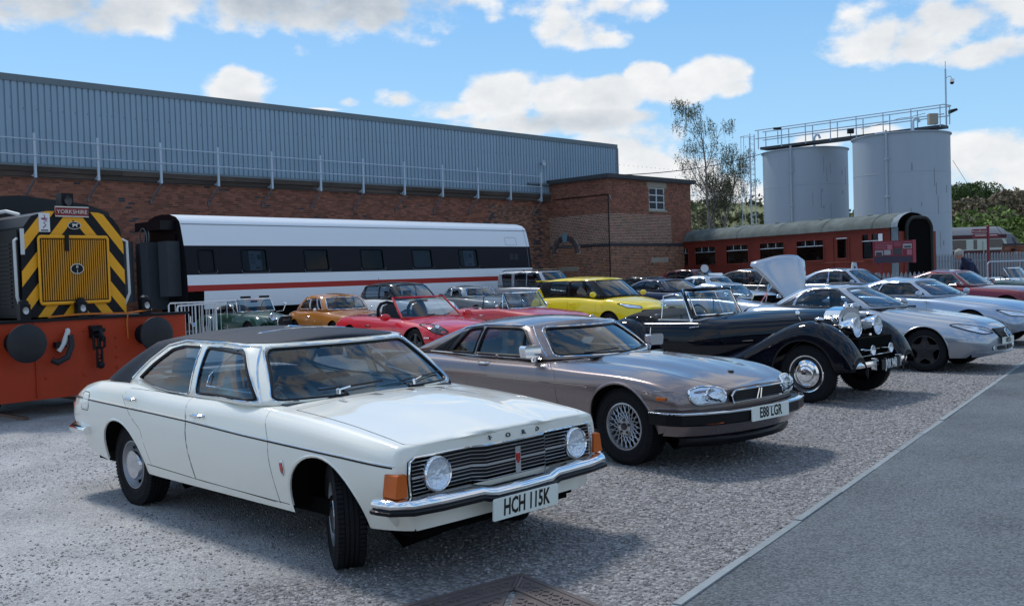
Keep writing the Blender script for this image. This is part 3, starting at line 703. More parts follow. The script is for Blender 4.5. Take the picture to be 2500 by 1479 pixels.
    for sg in (-1, 1):   # shield on the wing
        o = c.patch('wing_badge', [(1.005, .60), (1.045, .60), (1.045, .535), (1.025, .505), (1.005, .535)], 'y', sg, CHROME, off=.004); c.patch('badge_shield', [(1.012, .585), (1.038, .585), (1.038, .545), (1.025, .52), (1.012, .545)], 'y', sg, REDL, off=.008)
    c.floor(-2.0, 1.95, .26, .66)
    # ---- front end
    dk = mat('grille_backing', (.012, .014, .02), rough=.6)  # near-black back panel behind the grille bars
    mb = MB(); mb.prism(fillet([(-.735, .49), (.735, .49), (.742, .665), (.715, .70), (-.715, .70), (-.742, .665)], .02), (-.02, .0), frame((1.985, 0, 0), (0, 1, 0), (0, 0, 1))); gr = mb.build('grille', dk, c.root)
    fx = lambda y: 2.05 + .055*(1-min(1, max(0, (abs(y)-.24)/.06)))
    ys = [-.725, -.60, -.31, -.30, -.24, -.23, 0, .23, .24, .30, .31, .60, .725]
    for k in range(9):
        z = .514+.0205*k; mb = MB(); big = k == 4
        mb.sweep([(fx(y)+.008, y, z) for y in ys], [(.0, -.0024), (.004, -.0024), (.005, .0024), (.0, .0024)] if not big else [(-.002, -.007), (.006, -.006), (.006, .007), (-.002, .007)])
        mb.build('grille_bar', CHROME if big else STEEL, gr)
    mb = MB(); loop = [(-.735, .495), (-.31, .492), (-.24, .472), (.24, .472), (.31, .492), (.735, .495), (.742, .60), (.735, .680), (.70, .700), (.30, .700), (.23, .702), (-.23, .702), (-.30, .700), (-.70, .700), (-.735, .680), (-.742, .60)]
    mb.tube([(fx(y)+.006, y, z) for y, z in loop], .006, 6, True); mb.build('grille_surround', CHROME, gr)
    mb = MB(); mb.box((2.122, .0, .592), (.018, .042, .15)); b = mb.build('grille_badge', CHROME, gr); mb = MB(); mb.prism([(-.013, .03), (.013, .03), (.013, -.01), (0, -.03), (-.013, -.01)], (0, .004), frame((2.132, 0, .60), (0, 1, 0), (0, 0, 1))); mb.build('badge_shield', REDL, b)
    for sg in (-1, 1):
        round_lamp(c, (2.080, sg*.565, .598), .083, tilt=2, depth=.08, rec=.30)
        M_ = frame((0, 0, 0), (0, 1, 0), (0, 0, 1)); mb = MB()
        mb.prism(fillet([(sg*.758, .505), (sg*.842, .505), (sg*.822, .625), (sg*.762, .625)] if sg > 0 else [(-.758, .505), (-.762, .625), (-.822, .625), (-.842, .505)], .010), (1.955, 2.06), M_); mb.build('indicator_lamp', AMBER, c.root)
    tx = 'FORD'
    for k, (ch, y) in enumerate(zip(tx, (-.165, -.055, .055, .165))):
        h = c.pr('x', 1, [(y*1.15, .738)], .004, 0)[0]; text_obj(ch, .036, DALLOY, c.root, frame(h, (0, 1, 0), (-.45, 0, .9)), 'bonnet_letter', sx=1.35, depth=.003, bold=.02)
    # bumper
    path = [(1.93, -.872, .475), (1.97, -.872, .475), (2.04, -.850, .472), (2.11, -.77, .47), (2.135, -.60, .468), (2.14, -.31, .466), (2.15, -.26, .455), (2.165, -.22, .45), (2.17, 0, .45), (2.165, .22, .45), (2.15, .26, .455), (2.14, .31, .466), (2.135, .60, .468), (2.11, .77, .47), (2.04, .850, .472), (1.97, .872, .475), (1.93, .872, .475)]
    prof = [(-.04, -.032), (.012, -.032), (.026, -.014), (.028, .004), (.020, .018), (-.005, .028), (-.04, .030)]
    mb = MB(); mb.sweep(path, [(-a if 0 else a, b) for a, b in prof], smooth=True); fb = mb.build('front_bumper', CHROME, c.root, ang=50)
    mb = MB(); mb.sweep(path, [(.0, -.050), (.030, -.050), (.038, -.042), (.038, -.030), (.026, -.024), (.0, -.024)], smooth=False); mb.build('bumper_rubber', TRIM, fb)
    rp = [(-1.75, -.855, .53), (-2.05, -.845, .53), (-2.19, -.77, .53), (-2.23, -.4, .53), (-2.235, 0, .53), (-2.23, .4, .53), (-2.19, .77, .53), (-2.05, .845, .53), (-1.75, .855, .53)][::-1]
    mb = MB(); mb.sweep(rp, prof, smooth=True); mb.build('rear_bumper', CHROME, c.root, ang=50)
    mb = MB(); G = []
    for z, x0, w in ((.43, 2.04, .80), (.39, 2.045, .80), (.345, 2.035, .76), (.30, 2.0, .70)): G.append([(x0-.10*(abs(t))**3, t*w, z) for t in [k/8 for k in range(-8, 9)]])
    mb.grid(G); mb.build('front_valance', P_WHITE, c.root)
    mb = MB(); mb.box((1.9, 0, .27), (.12, 1.2, .06)); mb.build('crossmember', UNDER, c.root)
    c.plate('HCH 115K', 2.205, .362, w=.53, h=.122, tilt=-4, ts=.128, sx=.64, y=-.02)
    for sg in (-1, 1): mb = MB(); mb.box((-2.15, sg*.68, .66), (.05, .2, .12)); mb.build('tail_lamp', REDL, c.root)
    # wipers, vents, mirror, cabin
    for y0 in (-.32, .30):
        a = c.pr('x', 1, [(y0, .932), (y0+.06, .94)], .02, 1); b = c.pr('x', 1, [(y0-.12, .945), (y0+.10, .95), (y0+.36, .96)], .014, 1)
        mb = MB(); mb.lathe([(.018, -.01), (.018, .02), (0, .03)], 10, Matrix.Translation(a[0]-Vector((0, 0, .015)))); mb.tube([a[0], b[1]], .006, 5); w = mb.build('wiper_arm', CHROME, c.root)
        mb = MB(); mb.tube([b[0], b[1], b[2]], .006, 5); mb.build('wiper_blade', TRIM, w)
    mb = MB()
    for k in range(9): q = c.pr('z', 1, [(.955-.006*k, -.45+.1*0), (.955-.006*k, -.12)], .002, 0)
    for k in range(5):
        for a, b in ((-.42, -.12), (.12, .42)): mb.tube(c.pr('z', 1, [(1.0+.018*k, a), (1.0+.018*k, b)], .001, 0), .0025, 4)
    mb.build('air_vent', TRIM, c.root)
    navy = mat('navy_trim', (.02, .03, .06), rough=.6); whitev = mat('white_vinyl_seat', (.55, .56, .55), rough=.45)
    c.cabin(-1.55, .80, .70, .42, .86, navy, wx=.36, wz=.80, wy=-.34); c.seats(navy, x=-.12, z=.46, top=.93, head=False, rear=-.85)
    mb = MB(); mb.box((.30, -.3, 1.215), (.03, .46, .075)); mb.box((.30, .3, 1.215), (.03, .46, .075)); mb.build('sun_visor', mat('visor', (.6, .6, .58), rough=.6), c.root)
    mb = MB(); mb.box((.34, 0, 1.15), (.025, .20, .055)); mb.tube([(.34, 0, 1.17), (.38, 0, 1.23)], .006, 5); mb.build('interior_mirror', TRIM, c.root)
    mb = MB(); mb.box((-1.38, 0, .915), (.5, 1.2, .02)); mb.build('parcel_shelf', navy, c.root)
    for y0 in (-.38, .38):
        mb = MB(); mb.prism(fillet([(-.24, 0), (.24, 0), (.22, .42), (-.22, .42)], .06), (-.04, .05), frame((.02, y0, .50), (0, 1, 0), (-.2, 0, 1))); mb.build('seat_cover', whitev, c.root)
    Mw = c.root.matrix_basis
    h = thing('hat', 'white brimmed hat with dark band inside the white saloon', 'hat', (0, 0, 0)); loc = Matrix.Translation((c.root.location)) @ Matrix.Rotation(R(-44.24), 4, 'Z') @ Vector((-1.06, -.36, .965)); h.location = loc; h.scale = (1.12, 1.12, 1.12); h.rotation_euler = (0, 0, R(-20))
    felt = mat('white_felt', (.75, .75, .74), rough=.9)
    mb = MB(); mb.lathe([(.085, .0), (.14, -.002), (.165, .012), (.168, .016), (.14, .004), (.085, .006)], 28, Matrix.Diagonal((1.1, .95, 1, 1))); mb.build('hat_brim', felt, h)
    mb = MB(); mb.lathe([(.09, 0), (.086, .05), (.078, .09), (.055, .105), (.02, .095), (0, .085)], 28, Matrix.Diagonal((1.1, .9, 1, 1))); mb.build('hat_crown', felt, h)
    mb = MB(); mb.lathe([(.0915, .004), (.089, .028)], 28, Matrix.Diagonal((1.1, .9, 1, 1))); mb.build('hat_band', CABIN, h)
    pp = thing('paper_sheet', 'white printed sheet lying on the dashboard of the white saloon', 'paper', tuple(Matrix.Translation(c.root.location) @ Matrix.Rotation(R(-44.24), 4, 'Z') @ Vector((.60, .30, .905))), R(-44+12))
    mb = MB(); mb.box((0, 0, 0), (.20, .28, .002), M=Matrix.Rotation(R(-14), 4, 'Y')); mb.build('sheet', mat('paper', (.8, .8, .82), rough=.6), pp)
    mb = MB(); [mb.box((-.07+.02*k, 0, .0017), (.006, .2, .0006), M=Matrix.Rotation(R(-14), 4, 'Y')) for k in range(6)]; mb.build('printed_lines', CABIN, pp)
    c.done()
cortina()

# ---------------------------------------------------------------- bronze coupe
P_BRONZE = paint('rose_bronze', (.215, .172, .168), metal=.65, rough=.27)
def xjs():
    c = Car('coupe_car', 'metallic bronze long-nosed coupe second in the front row', .572, 9.824, -49.43)
    T = [(2.22, .36, .70, .48, .79, .60, .77, .648, .66, .655), (2.12, .34, .74, .50, .83, .655, .80, .70, .66, .70), (1.85, .29, .77, .54, .865, .72, .825, .765, .66, .765), (1.45, .27, .78, .56, .88, .755, .845, .798, .68, .81),
         (1.0, .27, .78, .58, .885, .765, .845, .812, .70, .84), (.5, .27, .78, .58, .885, .775, .84, .828, .72, .845), (-.5, .27, .78, .58, .885, .78, .84, .828, .72, .84),
         (-1.2, .28, .78, .58, .885, .785, .83, .832, .72, .85), (-1.8, .32, .76, .58, .87, .77, .80, .82, .70, .85), (-2.3, .42, .70, .56, .81, .72, .74, .77, .6, .79)]
    def df(x, y, z):
        a = abs(y)
        if x > .35 and z > .6 and a < .66:
            k = min(1, (x-.35)/.5)*min(1, max(.25, (2.3-x)/.8)); w = .40-.10*max(0, (x-1.2)); z += .030*k/(1+math.exp((a-w)/.022)) + .012*k*math.exp(-((a-.60)/.05)**2) - .012*k*(a < .0)
            z += .010*k*math.exp(-(a/.05)**2)
        return x, y, z
    T = [t_[:3]+(t_[3]+.055,)+t_[4:] for t_ in T]
    c.shell(T, r=(.12, .03, .05), deform=df, bow=(.20, .1), capx=(.02, .02), bulge=.006, dx=.05)
    base = [(.74, 0, .86), (.45, .70, .845), (0, .735, .838), (-.7, .72, .838), (-1.35, .66, .84), (-1.95, .56, .83), (-1.75, 0, .85)]
    top = [(.20, 0, 1.165), (.085, .56, 1.140), (-.2, .585, 1.162), (-.62, .575, 1.155), (-.92, .55, 1.128), (-1.10, .48, 1.10), (-1.14, 0, 1.11)]
    c.canopy(base, top, 1.2, bulge=.02, crown=.06); c.xm = -.4
    wd = [(.335, .862), (.035, 1.112), (-.05, 1.122), (-.575, 1.120), (-.615, .862)]; wq = [(-.665, .862), (-.63, 1.118), (-.80, 1.102), (-.87, 1.085), (-1.08, .862)]
    bk = [(-1.10, .862), (-.895, 1.08), (-1.00, 1.062), (-1.47, .858)]
    front = quad_inset((.70, .845), (.56, 1.145), .05, .03, .026, .06); rear = quad_inset((.56, .86), (.48, 1.10), .10, .04, .035, .06)
    glaze(c, [wd, wq], front, rear, GLASS, None)
    for sg in (-1, 1):
        f = cut(c.cm, fillet(bk, .02), 'y', lambda f: f.calc_center_median().y*sg > .3); c.take(c.cm, f, 'quarter_panel', TRIM, offset=.002)
        c.line('window_frame', fillet(wd, .03), 'y', sg, .014, TRIM, -.002, True, which=1); c.line('window_frame', fillet(wq, .03), 'y', sg, .014, TRIM, -.002, True, which=1)
        c.line('quarter_light_bar', [(.06, 1.10), (.115, .862)], 'y', sg, .009, TRIM, 0, which=1)
        c.line('waist_trim', [(.38, .846), (0, .845), (-.7, .845), (-1.50, .846)], 'y', sg, .006, CHROME, .003, which=1)
        c.line('drip_rail', [(.42, .865), (.09, 1.135), (0, 1.146), (-.6, 1.144), (-.95, 1.106), (-1.02, 1.08)], 'y', sg, .006, CHROME, .004, which=1)
        for k in range(3): c.line('quarter_rib', [(-1.02-.045*k, 1.035-.02*k), (-1.18-.075*k, .875)], 'y', sg, .008, TRIM, .002, which=1)
    c.rest(c.cm, 'roof', P_BRONZE, thick=.02)
    c.line('windscreen_trim', quad_inset((.70, .845), (.56, 1.145), .042, .02, .018, .06), 'x', 1, .0055, CHROME, .003, True, which=1)
    c.line('windscreen_seal', quad_inset((.70, .845), (.56, 1.145), .055, .034, .03, .06), 'x', 1, .013, TRIM, -.005, True, which=1)
    c.wheels(1.45, -1.14, .325, .805, .215, 'lattice', .205, steer=0, arch=.365)
    for sg in (-1, 1):
        for ax_ in (1.45, -1.14): c.line('arch_lip', [(ax_+.373*math.cos(a), .33+.373*math.sin(a)) for a in [R(k) for k in range(-2, 183, 8)]], 'y', sg, .013, P_BRONZE, -.004, which=0)
    f = cut(c.bm, [(.70, -.60), (1.9, -.58), (2.14, -.40), (2.3, -.2), (2.3, .2), (2.14, .40), (1.9, .58), (.70, .60)], 'z', lambda f: f.normal.z > .6 and f.calc_center_median().z > .6); c.take(c.bm, f, 'bonnet', P_BRONZE, offset=.0015)
    for sg in (-1, 1): c.gap([(.70, sg*.60), (1.9, sg*.58), (2.14, sg*.40)], 'z', 1)
    fd = [(.70, .36), (.69, .70), (.66, .76), (.42, .845), (-.62, .845), (-.60, .60), (-.60, .36)]
    for sg in (-1, 1):
        f = cut(c.bm, fd, 'y', side(c.bm, sg, .5)); c.take(c.bm, f, 'door', P_BRONZE, offset=.001); c.gap(fd, 'y', sg, True)
        c.line('coachline', [(2.0, .655), (1.84, .655)], 'y', sg, .003, TRIM, 0); c.line('coachline', [(1.08, .655), (.0, .66), (-1.2, .67), (-2.1, .67)], 'y', sg, .002, mat('coachline_dark', (.12, .09, .085), rough=.4) if sg < 0 else bpy.data.materials['coachline_dark'], .001)
        c.line('body_crease', [(1.10, .645), (.0, .65), (-.8, .655)], 'y', sg, .004, P_BRONZE, .0)
        c.patch('side_repeater', fillet([(1.87, .585), (1.96, .585), (1.96, .61), (1.87, .61)], .01), 'y', sg, AMBER, off=.012)
        q = c.pr('y', sg, [(-.37, .775)], 0, 0)[0]; mb = MB(); mb.box(q+Vector((0, sg*.004, -.015)), (.12, .012, .05)); mb.build('handle_recess', TRIM, c.root)
    door_handle(c, -.37, .785, 0, L=.17)
    c.rest(c.bm, 'body', P_BRONZE)
    c.floor(-2.1, 2.0, .25, .68)
    # mirrors
    for sg in (-1, 1):
        mb = MB(); mb.prism(fillet([(-.10, -.05), (.09, -.055), (.105, .04), (.08, .06), (-.10, .058)], .02), (-.045, .035), frame((.37, sg*.87, .925), (0, sg*1, 0), (0, 0, 1))); o = mb.build('door_mirror', CHROME, c.root)
        mb = MB(); mb.tube([(.37, sg*.80, .885), (.36, sg*.79, .85), (.33, sg*.78, .835)], [.018, .02, .035], 8); mb.build('mirror_stalk', CHROME, o)
    # nose: oval lamps, grille with V bars
    for sg in (-1, 1):
        O = fillet([(sg*.40, .552), (sg*.665, .548), (sg*.72, .60), (sg*.70, .655), (sg*.60, .680), (sg*.44, .668), (sg*.375, .61)], .055, 4)
        q = c.pr('x', 1, O, .012, 0); cen = sum(q, Vector())/len(q); cen = c.pr('x', 1, [(cen.y, cen.z)], .010, 0)[0]
        mb = MB(); mb.tube(q, .009, 6, True); h = mb.build('headlight', CHROME, c.root)
        mb = MB(); mb.add([tuple(v) for v in q]+[tuple(cen)], [(i, (i+1) % len(q), len(q)) for i in range(len(q))], True); mb.build('reflector', REFL, h)
        mb = MB(); mb.lathe([(.062, .0), (.056, .008), (.05, .004), (0, .0)], 20, Matrix.Translation(cen+Vector((.002, sg*-.03, 0))) @ Matrix.Rotation(R(90), 4, 'Y')); mb.build('lamp_bowl', CHROME, h)
        mb = MB(); mb.add([tuple(v+Vector((.004, 0, 0))) for v in q]+[tuple(cen+Vector((.028, 0, 0)))], [(i, (i+1) % len(q), len(q)) for i in range(len(q))], True); mb.build('lens', LENS, h)
        a = Vector((cen.x+.035, sg*.42, .545)); mb = MB(); mb.tube([a, (cen.x+.045, sg*.47, .575), (cen.x+.035, sg*.60, .60)], .006, 5); mb.tube([(cen.x+.04, sg*.50, .565), (cen.x+.038, sg*.62, .63)], .005, 5); mb.build('headlight_wiper', TRIM, h)
    G = [(-.33, .545), (.33, .545), (.355, .60), (.31, .632), (-.31, .632), (-.355, .60)]
    mb = MB(); mb.prism(G, (2.20, 2.252), frame((0, 0, 0), (0, 1, 0), (0, 0, 1))); g = mb.build('grille', TRIM, c.root)
    for k in range(4): mb = MB(); mb.box((2.256, 0, .562+.018*k), (.008, .64, .003)); mb.build('grille_bar', DALLOY, g)
    mb = MB(); mb.tube([(2.262, y, z) for y, z in [(-.34, .545), (.34, .545), (.37, .60), (.325, .64), (-.325, .64), (-.37, .60)]], .008, 6, True); mb.tube([(2.268, -.035, .548), (2.268, .0, .632)], .007, 5); mb.tube([(2.268, .015, .548), (2.268, .03, .632)], .007, 5); mb.build('grille_surround', CHROME, g)
    q = c.pr('z', 1, [(1.98, 0)], .003, 0)[0]; mb = MB(); mb.lathe([(.028, 0), (.026, .006), (0, .008)], 18, Matrix.Translation(q) @ Matrix.Diagonal((1, 1.25, 1, 1))); mb.build('bonnet_badge', DALLOY, c.root)
    # wrap-round bumper: black below, chrome blade above
    path = [(1.83, -.885, .0), (2.0, -.875, 0), (2.12, -.83, 0), (2.22, -.70, 0), (2.30, -.50, 0), (2.345, -.25, 0), (2.36, 0, 0), (2.345, .25, 0), (2.30, .50, 0), (2.22, .70, 0), (2.12, .83, 0), (2.0, .875, 0), (1.83, .885, 0)]
    pz = lambda z: [(x, y, z) for x, y, _ in path]
    mb = MB(); mb.sweep(pz(.455), [(-.09, -.07), (.0, -.065), (.012, -.05), (.014, .02), (-.02, .035), (-.09, .035)]); fb = mb.build('front_bumper', TRIM, c.root)
    mb = MB(); mb.sweep(pz(.487), [(-.03, -.011), (.012, -.011), (.020, -.005), (.020, .005), (.010, .011), (-.03, .011)], smooth=True); mb.build('bumper_blade', CHROME, fb)
    for sg in (-1, 1):
        mb = MB(); mb.box((2.262, sg*.60, .428), (.02, .15, .05), rz=R(sg*22)); mb.build('indicator_lamp', AMBER, fb)
    mb = MB(); G = []
    for z, dx_ in ((.40, -.02), (.34, -.05), (.30, -.08)): G.append([(x+dx_, y*.96, z) for x, y, _ in path[1:-1]])
    mb.grid(G); mb.build('front_valance', P_BRONZE, c.root)
    mb = MB(); G = []
    for z, dx_ in ((.31, -.12), (.25, -.10), (.205, -.12)): G.append([(x+dx_, y*.90, z) for x, y, _ in path[2:-2]])
    mb.grid(G); o = mb.build('front_spoiler', TRIM, c.root); md = o.modifiers.new('t', 'SOLIDIFY'); md.thickness = .01
    rp = [(-x-.05, y, .5) for x, y, _ in path]; mb = MB(); mb.sweep(rp[::-1], [(-.09, -.07), (.0, -.065), (.012, .02), (-.09, .035)]); mb.build('rear_bumper', TRIM, c.root)
    c.plate('E88 LGR', 2.372, .445, w=.52, h=.115, tilt=0, ts=.120, sx=.72)
    for y0 in (-.35, .30): wiper(c, [(y0-.05, .875), (y0+.10, .885), (y0+.34, .90)], off=.016)
    mb = MB(); mb.box((.78, 0, .857), (.07, 1.0, .012)); mb.build('scuttle_vent', TRIM, c.root)
    c.cabin(-1.4, .62, .70, .40, .80, CABIN, wx=.22, wz=.79, wy=-.36); c.seats(SEATL, x=-.28, z=.44, top=.90, head=True, rear=-1.0)
    mb = MB(); mb.box((.12, 0, 1.07), (.025, .20, .05)); mb.build('interior_mirror', TRIM, c.root)
    mb = MB(); mb.tube([(.44+.03*math.cos(a), -.36+.05*math.sin(a), .835+.02*math.cos(a)) for a in [2*PI*k/5 for k in range(5)]], .008, 4, True); mb.build('parking_permit', P_WHITE, c.root)
    c.done()
xjs()

# ---------------------------------------------------------------- black vintage roadster
P_BLACK = paint('midnight_blue_black', (.003, .004, .009), rough=.25); P_BLACK.node_tree.nodes['Principled BSDF'].inputs['Coat Weight'].default_value = .7; P_BLACK.node_tree.nodes['Principled BSDF'].inputs['Specular IOR Level'].default_value = .0
def fender(c, xs, crest, yo, yi, ax_, rw, arch, zb, m, rear=False):
    F = pchip(*zip(*sorted(crest)))
    for sg in (-1, 1):
        G = []
        for x in xs:
            z = float(F(x)); d = abs(x-ax_); lo = zb(x)
            if d < arch: lo = max(lo, rw+math.sqrt(arch**2-d**2))
            lo = min(lo, z-.03); yv = yo(x); yn = yi(x); w = yv-yn; row = []
            for k in range(5): row.append((x, sg*yv, lo+(z-.16-lo)*k/4 if z-.16 > lo else lo+(k/4)*.001))
            for k in range(1, 13):
                a = PI/2*k/12*1.0; b = PI*k/12/1
                yy = yv-w*.5+w*.5*math.cos(b); zz = (z-.16)+.16*math.sin(b)**.75 if b <= PI/2 else z-(.16+.05)*(1-math.sin(b)**.9)
                row.append((x, sg*yy, max(zz, lo if b <= PI/2 else zz)))
            row.append((x, sg*yn, max(z-.42, lo))); G.append(row)
        mb = MB(); mb.grid(G); o = mb.build('rear_wing' if rear else 'front_wing', m, c.root, ang=70); md = o.modifiers.new('t', 'SOLIDIFY'); md.thickness = .012; md.offset = 0
        e = [Vector(r_[0]) for r_ in G]; mb = MB(); mb.tube(e, .009, 5); mb.build('wing_edge', m, o)
def triumph():
    c = Car('vintage_roadster', 'black open vintage roadster with big chrome headlights', 3.059, 13.113, -45.42)
    T = [(1.50, .50, .25, .75, .30, .95, .285, 1.035, .20, 1.075), (1.2, .45, .33, .75, .37, .95, .355, 1.02, .27, 1.075), (.6, .38, .46, .70, .53, .92, .51, .99, .40, 1.065), (.1, .34, .56, .62, .67, .90, .64, .965, .52, 1.04),
         (-.3, .32, .60, .60, .73, .88, .70, .962, .60, .985), (-1.0, .32, .62, .60, .76, .88, .73, .95, .64, .965), (-1.5, .34, .60, .62, .74, .88, .70, .95, .60, .965), (-2.15, .45, .45, .60, .55, .72, .52, .78, .40, .80)]
    c.shell(T, r=(.10, .06, .07), bulge=.015, dx=.06, bow=(0, .15))
    cock = fillet([(-.18, -.60), (-.18, .60), (-1.18, .60), (-1.18, -.60)], .1)
    f = cut(c.bm, cock, 'z', lambda f: f.normal.z > .3); bmesh.ops.delete(c.bm, geom=f, context='FACES')
    door = [(-.06, .42), (-.30, .945), (-.86, .935), (-.86, .42)]
    for sg in (-1, 1):
        f = cut(c.bm, door, 'y', side(c.bm, sg, .3)); c.take(c.bm, f, 'door', P_BLACK, offset=.001); c.gap(door, 'y', sg, True)
        c.gap([(.34, .45), (.10, .80), (.02, 1.0)], 'y', sg)
        q = c.pr('y', sg, [(-.30, .855), (-.16, .87)], .03, 0); mb = MB(); mb.tube([q[0], q[1]], [.006, .011], 6); mb.build('door_handle', CHROME, c.root)
        q = c.pr('y', sg, [(.42, .70), (.55, .71)], .012, 0); mb = MB(); mb.tube([q[0], q[1]], [.006, .010], 6); mb.build('wing_badge', CHROME, c.root)
        q = c.pr('y', sg, [(-.93, .70), (-.93, .86)], .006, 0); mb = MB(); mb.tube(q, .006, 5); mb.build('hinge_trim', CHROME, c.root)
        c.line('bonnet_hinge', [(1.45, .97), (.2, .93)], 'y', sg, .004, P_BLACK, .002)
    q = c.pr('z', 1, [(1.48, 0), (1.0, 0), (.4, 0), (.0, 0)], .003, 0); mb = MB(); mb.tube(q, .007, 5); mb.build('bonnet_centre_strip', CHROME, c.root)
    mb = MB(); cp = c.pr('z', 1, cock, .0, 0); mb.tube([(p.x, p.y, max(.93, min(p.z, .97))) for p in cp], .022, 6, True); mb.build('cockpit_edge', SEATG, c.root)
    c.rest(c.bm, 'body', P_BLACK)
    xs = [2.03-.035*k for k in range(68)]
    fender(c, xs, [(2.03, .50), (1.98, .62), (1.88, .76), (1.74, .875), (1.58, .945), (1.42, .968), (1.22, .93), (1.0, .84), (.77, .725), (.5, .60), (.2, .50), (-.1, .44), (-.35, .40)],
           lambda x: .865-.05*max(0, (x-1.75)/.28)**2-.0*x-(.12*max(0, (.6-x)/1.0) if x < .6 else 0), lambda x: .50-.02 if x > .6 else .50, 1.40, .345, .405, lambda x: .40 if x > 1.4 else .30, P_BLACK)
    xs = [-.80-.04*k for k in range(34)]
    fender(c, xs, [(-.80, .42), (-.86, .62), (-.98, .82), (-1.15, .93), (-1.35, .97), (-1.6, .93), (-1.85, .78), (-2.1, .5)], lambda x: .86-.06*max(0, (-1.7-x)/.4)**2, lambda x: .5, -1.14, .345, .40, lambda x: .34, P_BLACK, True)
    mb = MB()
    for sg in (-1, 1): mb.box((-.3, sg*.72, .30), (1.3, .2, .05))
    mb.build('running_board', P_BLACK, c.root)
    c.wheels(1.40, -1.14, .345, .79, .15, 'classic', .225, liner=False)
    c.floor(-1.9, 1.5, .28, .45)
    mb = MB(); mb.box((1.45, 0, .60), (.9, .9, .30)); mb.build('engine_bay', UNDER, c.root)
    # radiator shell and slats
    sh = [(-.23, .62), (-.25, .90), (-.245, 1.02), (-.20, 1.075), (-.10, 1.10), (0, 1.115), (.10, 1.10), (.20, 1.075), (.245, 1.02), (.25, .90), (.23, .62)]
    sh = [(a*1.12, b) for a, b in sh]; fr = frame((1.47, 0, 0), (0, 1, 0), (0, 0, 1)); mb = MB(); mb.prism(sh, (-.09, .11), fr); rd = mb.build('radiator_shell', CHROME, c.root)
    mb = MB(); mb.prism([(a*.78, .62+(b-.62)*.86) for a, b in sh], (.10, .114), fr); mb.build('radiator_core', UNDER, rd)
    for k in range(15):
        y = -.19+.38*k/14; mb = MB(); mb.box((1.592, y, .835), (.012, .012, .42 - .08*(abs(y)/.18)**2)); mb.build('radiator_slat', SILVERP, rd)
    mb = MB(); mb.lathe([(.03, 0), (.035, .02), (.02, .035), (.012, .06), (0, .065)], 14, Matrix.Translation((1.53, 0, 1.11))); mb.build('radiator_cap', CHROME, rd)
    # headlights: long chrome bowls between the wings
    for sg in (-1, 1):
        M_ = Matrix.Translation((1.80, sg*.275, .875)) @ Matrix.Rotation(R(90), 4, 'Y'); mb = MB(); mb.lathe([(0, -.24), (.03, -.235), (.07, -.19), (.105, -.10), (.118, -.02), (.122, .0), (.116, .012), (.108, .006)], 28, M_); h = mb.build('headlight', CHROME, c.root)
        mb = MB(); mb.lathe([(.110, .004), (.08, -.03), (.03, -.05), (0, -.05)], 22, M_); mb.build('reflector', REFL, h); mb = MB(); mb.lathe([(.110, .006), (.08, .022), (.04, .03), (0, .032)], 22, M_); mb.build('lens', LENS, h)
        mb = MB(); mb.tube([(1.72, sg*.275, .77), (1.70, sg*.24, .66)], .025, 8); mb.build('lamp_post', CHROME, h)
        M_ = Matrix.Translation((1.98, sg*.24, .605)) @ Matrix.Rotation(R(90), 4, 'Y'); mb = MB(); mb.lathe([(0, -.07), (.03, -.06), (.052, -.02), (.062, .0), (.058, .008), (.052, .004)], 20, M_); h = mb.build('spotlight', CHROME, c.root); mb = MB(); mb.lathe([(.054, .002), (.03, -.015), (0, -.02)], 16, M_); mb.build('reflector', REFL, h)
        mb = MB(); mb.tube([(1.86, sg*.42, .615), (1.93, sg*.26, .605)], [.03, .008], 10); mb.ball((1.80, sg*.40, .66), .055, sc=(1, 1.2, .8)); mb.build('horn', CHROME, c.root)
        mb = MB(); mb.tube([(1.30, sg*.66, .93), (1.27, sg*.70, 1.03)], .006, 5); mb.ball((1.26, sg*.70, 1.06), .042, sc=(.6, 1, 1)); mb.build('wing_mirror', CHROME, c.root)
        mb = MB(); mb.ball((1.52, sg*.66, .99), .035, sc=(1.8, .9, .8)); mb.build('side_lamp', CHROME, c.root)
        mb = MB(); mb.ball((-.93, sg*.83, .70), .04, sc=(.8, .5, 1.2)); mb.build('wing_lamp', CHROME, c.root)
    for z in (.48, .54, .61): mb = MB(); mb.tube([(1.92, -.42, z), (1.92, .42, z)], .008, 6); mb.build('lamp_bar', CHROME, c.root)
    mb = MB(); mb.sweep([(1.93, -.80, .452), (2.0, -.60, .455), (2.02, -.28, .455), (2.02, -.22, .455)], [(-.01, -.038), (.014, -.032), (.022, 0), (.014, .032), (-.01, .038)], smooth=False); mb.sweep([(2.02, .22, .455), (2.02, .28, .455), (2.0, .60, .455), (1.93, .80, .452)], [(-.01, -.038), (.014, -.032), (.022, 0), (.014, .032), (-.01, .038)]); fb = mb.build('front_bumper', CHROME, c.root)
    for sg in (-1, 1): mb = MB(); mb.prism(fillet([(-.02, -.07), (.02, -.07), (.03, .07), (-.03, .07)], .012), (0, .05), frame((2.01, sg*.33, .45), (0, 1, 0), (0, 0, 1))); mb.build('overrider', CHROME, fb)
    c.plate('JVX 940', 2.09, .435, w=.50, h=.12, bg=BLACKP, fg=SILVERP, ts=.145, sx=.62)
    # windscreen: upright, chrome frame in a dark surround
    wp = lambda y, t: Vector((-.24-.17*t-.10*(abs(y)/.6)**2, y*(1-.06*t), .985+.375*t))
    lo = [wp(-.60+.12*k, 0) for k in range(11)]; hi = [wp(-.60+.12*k, 1) for k in range(11)]
    mb = MB(); mb.tube(lo+hi[::-1], .026, 6, True); ws = mb.build('windscreen_surround', P_BLACK, c.root)
    ins = lambda y, t: wp(y, t)+Vector((.018, 0, 0)); lo2 = [ins(-.545+.109*k, .09) for k in range(11)]; hi2 = [ins(-.545+.109*k, .90) for k in range(11)]
